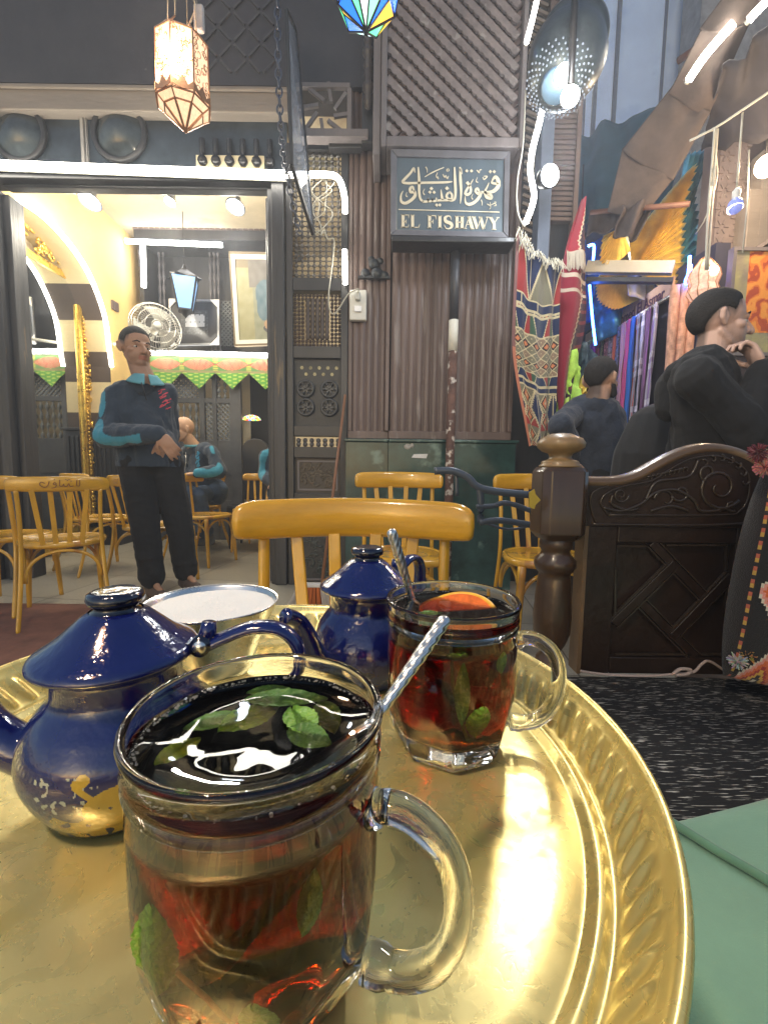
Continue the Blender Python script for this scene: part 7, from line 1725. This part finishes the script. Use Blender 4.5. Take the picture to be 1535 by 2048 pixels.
for i, (nm, c_, kind) in enumerate(scs):
    wd = .080+.012*math.sin(i*2.1); ya, yb = yy, yy+wd; yy += wd*.92
    rr = random.Random(i*7+1); zb2 = 1.12-.05*rr.random()
    def sc_col(u, v, c_=c_, kind=kind, i=i):
        f_ = 1.
        if kind == 1: f_ = 1.6 if int(u*6) % 2 else .7
        if kind == 2:
            h_ = int(v*26) % 9 in (0, 2) ; w_ = int(u*9) % 5 in (0, 2)
            if h_ or w_: return (.55, .52, .60) if (h_ and w_) else (.33, .30, .40)
        if kind == 3: f_ = 1+1.1*(mn.noise(Vector((u*7+i*9, v*38, i)))+mn.noise(Vector((u*14+i*9, v*70, i))))
        return tuple(min(.85, max(.01, x*f_)) for x in c_)
    A, B, C, D = Vector((XW-.075, ya, zt_-.035)), Vector((XW-.055, yb, zt_-.035)), Vector((XW-.07, yb, zb2)), Vector((XW-.09, ya, zb2))
    o_ = cloth('hanging_scarf', [A, B, C, D], 20, 90, VC('printed_scarf', .7, sheen=.3), 0, .012, 5, None, sc_col, .002, i)
    tag(o_, '%s scarf hanging in the stall row, %s' % (nm, 'near the tall man' if i < 5 else 'in the middle of the row' if i < 14 else 'towards the dark end of the row'), 'scarf', 'scarves hanging in a row on the stall')
# rolls of printed cloth
for i, (xa, xb) in enumerate(((1336, 1352), (1354, 1370), (1372, 1388))):
    c = P((xa+xb)/2, 640, 3.05); zt2, zb2 = P(xa, 572-i*4, 3.05).z, 1.1; r = (xb-xa)/2*3.05/870
    m = MB(); m.grid(lambda u, v: Vector((c.x+r*math.cos(u*2*PI)*(1+.08*math.sin(v*9+i)), 3.05+r*math.sin(u*2*PI), zb2+(zt2-zb2)*v)), 20, 60, lambda u, v: tuple(x*(1+.5*mn.noise(Vector((u*9, v*24, i)))) for x in (.62, .34, .24)))
    m.lathe([(r*.9, zt2), (0, zt2+.004)], 20, (c.x, 3.05, 0), col=(.5, .28, .2))
    tag(m.build('cloth_roll', VC('printed_roll', .8)), '%s peach printed cloth roll standing right of the scarves' % ('left', 'middle', 'right')[i], 'cloth roll', 'peach cloth rolls')
# cream box beam, blue neon lines, sequin drape, lime cloth, lit shelf
m = MB(); a, b = P(1172, 540, 3.5), P(1345, 545, 3.3); m.beam(P(1172, 535, 3.5), P(1346, 536, 3.2), .06, .085); tag(m.build('cream_beam', M('cream_paint', (.62, .56, .42), .6, var=.08), bevel=.005), 'cream box beam crossing in front of the gold costume', 'beam')
m = MB(); m.beam(P(1172, 561, 3.51), P(1344, 562, 3.21), .06, .03); tag(m.build('beam_underside', dark), 'dark strip under the cream beam', 'beam')
NB = (.03, .16, 1)
for pts, lb in (([P(1176, 492, 3.7), P(1187, 492, 3.7), P(1184, 530, 3.7)], 'hooked blue neon line above the cream beam'), ([P(1178, 570, 3.7), P(1184, 640, 3.7), P(1190, 690, 3.7)], 'blue neon line below the cream beam'), ([P(1378, 512, 3.0), P(1376, 545, 3.0), P(1370, 562, 3.0), P(1376, 566, 3.0), P(1380, 530, 3.0)], 'blue neon loop beside the cloth rolls')):
    t = thing('neon_line', pts[0], lb, 'neon light', 'blue neon lines in the stall'); MB().tube(bez(pts, 5), .010, 8).build('glowing_tube', EM('neon_blue', NB, 14), t)
m = MB(); m.grid(lambda u, v: P(1170+u*60, 480+v*160, 4.4)+Vector((0, .1*math.sin(u*8), 0)), 20, 20); tag(m.build('blue_glow_cloth', M('painted_blue_glow', (.02, .12, .55), .5, var=.5, sc=5), solid=.01), 'cloth coloured electric blue for the glow behind the neon lines', 'cloth')  # blue neon light on the dark stall is put into this colour
seq = M('black_sequins', (.05, .09, .13), .2, metal=.8, var=.9, sc=90, bump=1, bsc=120)
tag(cloth('sequin_drape', [P(1142, 692, 3.1), P(1184, 680, 3.2), P(1178, 790, 3.15), P(1155, 782, 3.1)], 20, 30, seq, 0, .05, 6), 'dark blue sequinned drape beside the red kilim', 'cloth')
for nm, q, c_, lb in (('lime_cloth', [P(1128, 706, 3.0), P(1143, 700, 3.05), P(1160, 790, 3.0), P(1140, 800, 3.0)], (.45, .80, .12), 'bright lime green scarf behind the red kilim'), ('pink_cloth', [P(1140, 790, 3.1), P(1172, 780, 3.1), P(1165, 850, 3.0), P(1120, 860, 3.0)], (.60, .12, .25), 'pink bundle of cloth below the sequins'), ('lime_bundle', [P(1118, 800, 3.05), P(1150, 806, 3.05), P(1140, 870, 3.0), P(1112, 862, 3.0)], (.50, .75, .15), 'yellow green bundle of cloth low beside the kilim'), ('gold_bundle', [P(1155, 762, 3.05), P(1180, 755, 3.05), P(1175, 785, 3.0), P(1150, 790, 3.0)], (.7, .55, .12), 'small gold cloth bundle behind the young man')):
    tag(cloth(nm, q, 14, 20, M(nm+'_m', c_, .7, var=.35, sc=14), 0, .06, 5), lb, 'cloth')
GS = thing('goods_shelf', P(1245, 900, 3.3), 'bright cluttered shelf of small goods under the scarves', 'shelf'); A, B = P(1218, 900, 3.3), P(1300, 900, 3.3)
m = MB(); m.bx(A.x, B.x, 3.3, 3.7, .55, P(1240, 900, 3.3).z).bx(A.x, B.x, 3.3, 3.7, .3, .33); m.build('shelf_box', M('pale_shelf', (.55, .5, .38), .7), GS)
rd = random.Random(31)
for k in range(14):
    x = A.x+(B.x-A.x)*(k+.5)/14; h_ = rd.uniform(.05, .13); m = MB(); m.lathe([(0, 0), (.011, 0), (.012, h_*.6), (.006, h_*.75), (.006, h_), (0, h_)], 10, (x, 3.36+rd.uniform(0, .1), P(1240, 900, 3.3).z+.001))
    tag(m.build('trinket', [M('trinket_gold', (.7, .5, .15), .3, metal=.6), M('trinket_white', (.8, .78, .7), .4), M('trinket_red', (.6, .1, .08), .4)][k % 3]), '%s %s trinket from the left on the bright shelf' % (['first', 'second', 'third', 'fourth', 'fifth'][k//3], ['gold', 'white', 'red'][k % 3]), 'trinket', ['gold trinkets', 'white trinkets', 'red trinkets'][k % 3]+' on the shelf')
# pleated metallic wings
def wing(name, apex, pts, n, mat, amp, label, Y=3.6):
    rim = bez(pts, 8); L_ = len(rim)-1
    def fn(u, v):
        q = u*L_; i = min(int(q), L_-1); e = rim[i].lerp(rim[i+1], q-i); fold = (abs((u*n) % 1-.5)*2-.5)*amp*(v+.1); return apex.lerp(e, v)+Vector((0, fold, 0))
    m = MB(); m.grid(fn, n*6, 12, smooth=False); return tag(m.build(name, mat), label, 'costume')
goldl = M('gold_lame', (.90, .70, .28), .32, metal=.72, var=.2, sc=10, bump=.15, bsc=30); silv = M('iridescent_lame', (.22, .55, .62), .2, metal=.7, var=.5, sc=8, bump=.2, bsc=30)
wing('gold_wing', P(1262, 540, 3.55), [P(1345, 585, 3.5), P(1362, 540, 3.5), P(1366, 470, 3.5), P(1372, 400, 3.5), P(1390, 330, 3.5), P(1340, 380, 3.55), P(1290, 440, 3.6), P(1250, 470, 3.6)], 32, goldl, .045, 'gold pleated costume wing fanned out under the awning')
wing('silver_blue_wing', P(1335, 540, 3.65), [P(1366, 590, 3.6), P(1392, 520, 3.6), P(1396, 440, 3.6), P(1388, 390, 3.6), P(1404, 335, 3.6), P(1405, 302, 3.6), P(1372, 310, 3.6)], 20, silv, .045, 'iridescent blue pleated costume wing right of the gold one')
wing('gold_skirt', P(1250, 470, 3.8), [P(1192, 560, 3.8), P(1196, 600, 3.8), P(1230, 618, 3.8), P(1275, 600, 3.8), P(1330, 575, 3.8)], 24, goldl, .04, 'gold pleated skirt hanging behind the cream beam')
wing('gold_sleeve', P(1240, 455, 3.4), [P(1205, 470, 3.4), P(1200, 520, 3.4), P(1225, 528, 3.4), P(1262, 500, 3.4)], 12, goldl, .03, 'gold pleated sleeve at the left of the wings')
tag(cloth('white_cloth', [P(1262, 470, 3.7), P(1288, 450, 3.7), P(1290, 600, 3.7), P(1255, 590, 3.7)], 12, 20, M('white_satin', (.7, .66, .62), .5), 0, .03, 3), 'white satin strip hanging among the gold costumes', 'cloth')
tag(cloth('blue_drape', [P(1186, 560, 3.95), P(1345, 548, 3.9), P(1330, 600, 3.95), P(1192, 690, 4.1)], 20, 16, M('blue_green_satin', (.04, .22, .40), .35, metal=.3, var=.6, sc=6), 0, .06, 6), 'blue satin drape behind the name board', 'cloth')
SLM = thing('added_stall_lamp', (1.55, 3.7, 2.75), 'small added lamp brightening the scarf stall', 'lamp')  # added lamp that brightens the scarves and costumes
# black board standing for the shade in the recess left of the stall
m = MB(); a, b = P(1028, 700, 3.5), P(1120, 700, 3.5); m.bx(a.x, b.x+.15, 3.62, 3.7, 0, 2.7); tag(m.build('recess_shade_board', M('recess_shade_black', (.012, .012, .016), .8)), 'black board standing for the shade behind the hanging kilims', 'wall')
m = MB(); m.box((1.55, 3.7, 2.74), (.06, .06, .05)); m.tube([(1.55, 3.7, 2.76), (1.55, 3.72, 3.3)], .006, 6); m.build('housing', blackm, SLM); MB().ball((1.55, 3.7, 2.69), .035, 12).build('bulb', EM('added_stall_bulb', (.9, .92, 1), 30), SLM); lamp(SLM, (1.3, 3.6, 2.4), 75, (.92, .93, 1), .06)
bpy.data.scenes.remove(TS_)
# thin smoky evening air of the alley
m = bpy.data.materials.new('smoky_air'); m.use_nodes = True; t = m.node_tree; t.nodes.remove(t.nodes['Principled BSDF'])
v = nd(t, 'ShaderNodeVolumePrincipled'); v.inputs['Color'].default_value = (.85, .90, 1, 1); v.inputs['Density'].default_value = .016; v.inputs['Anisotropy'].default_value = .35
t.links.new(v.outputs[0], t.nodes['Material Output'].inputs['Volume'])
tag(MB().bx(-45, 45, -45, 45, -1, 16).build('haze', m), None, None, kind='stuff')
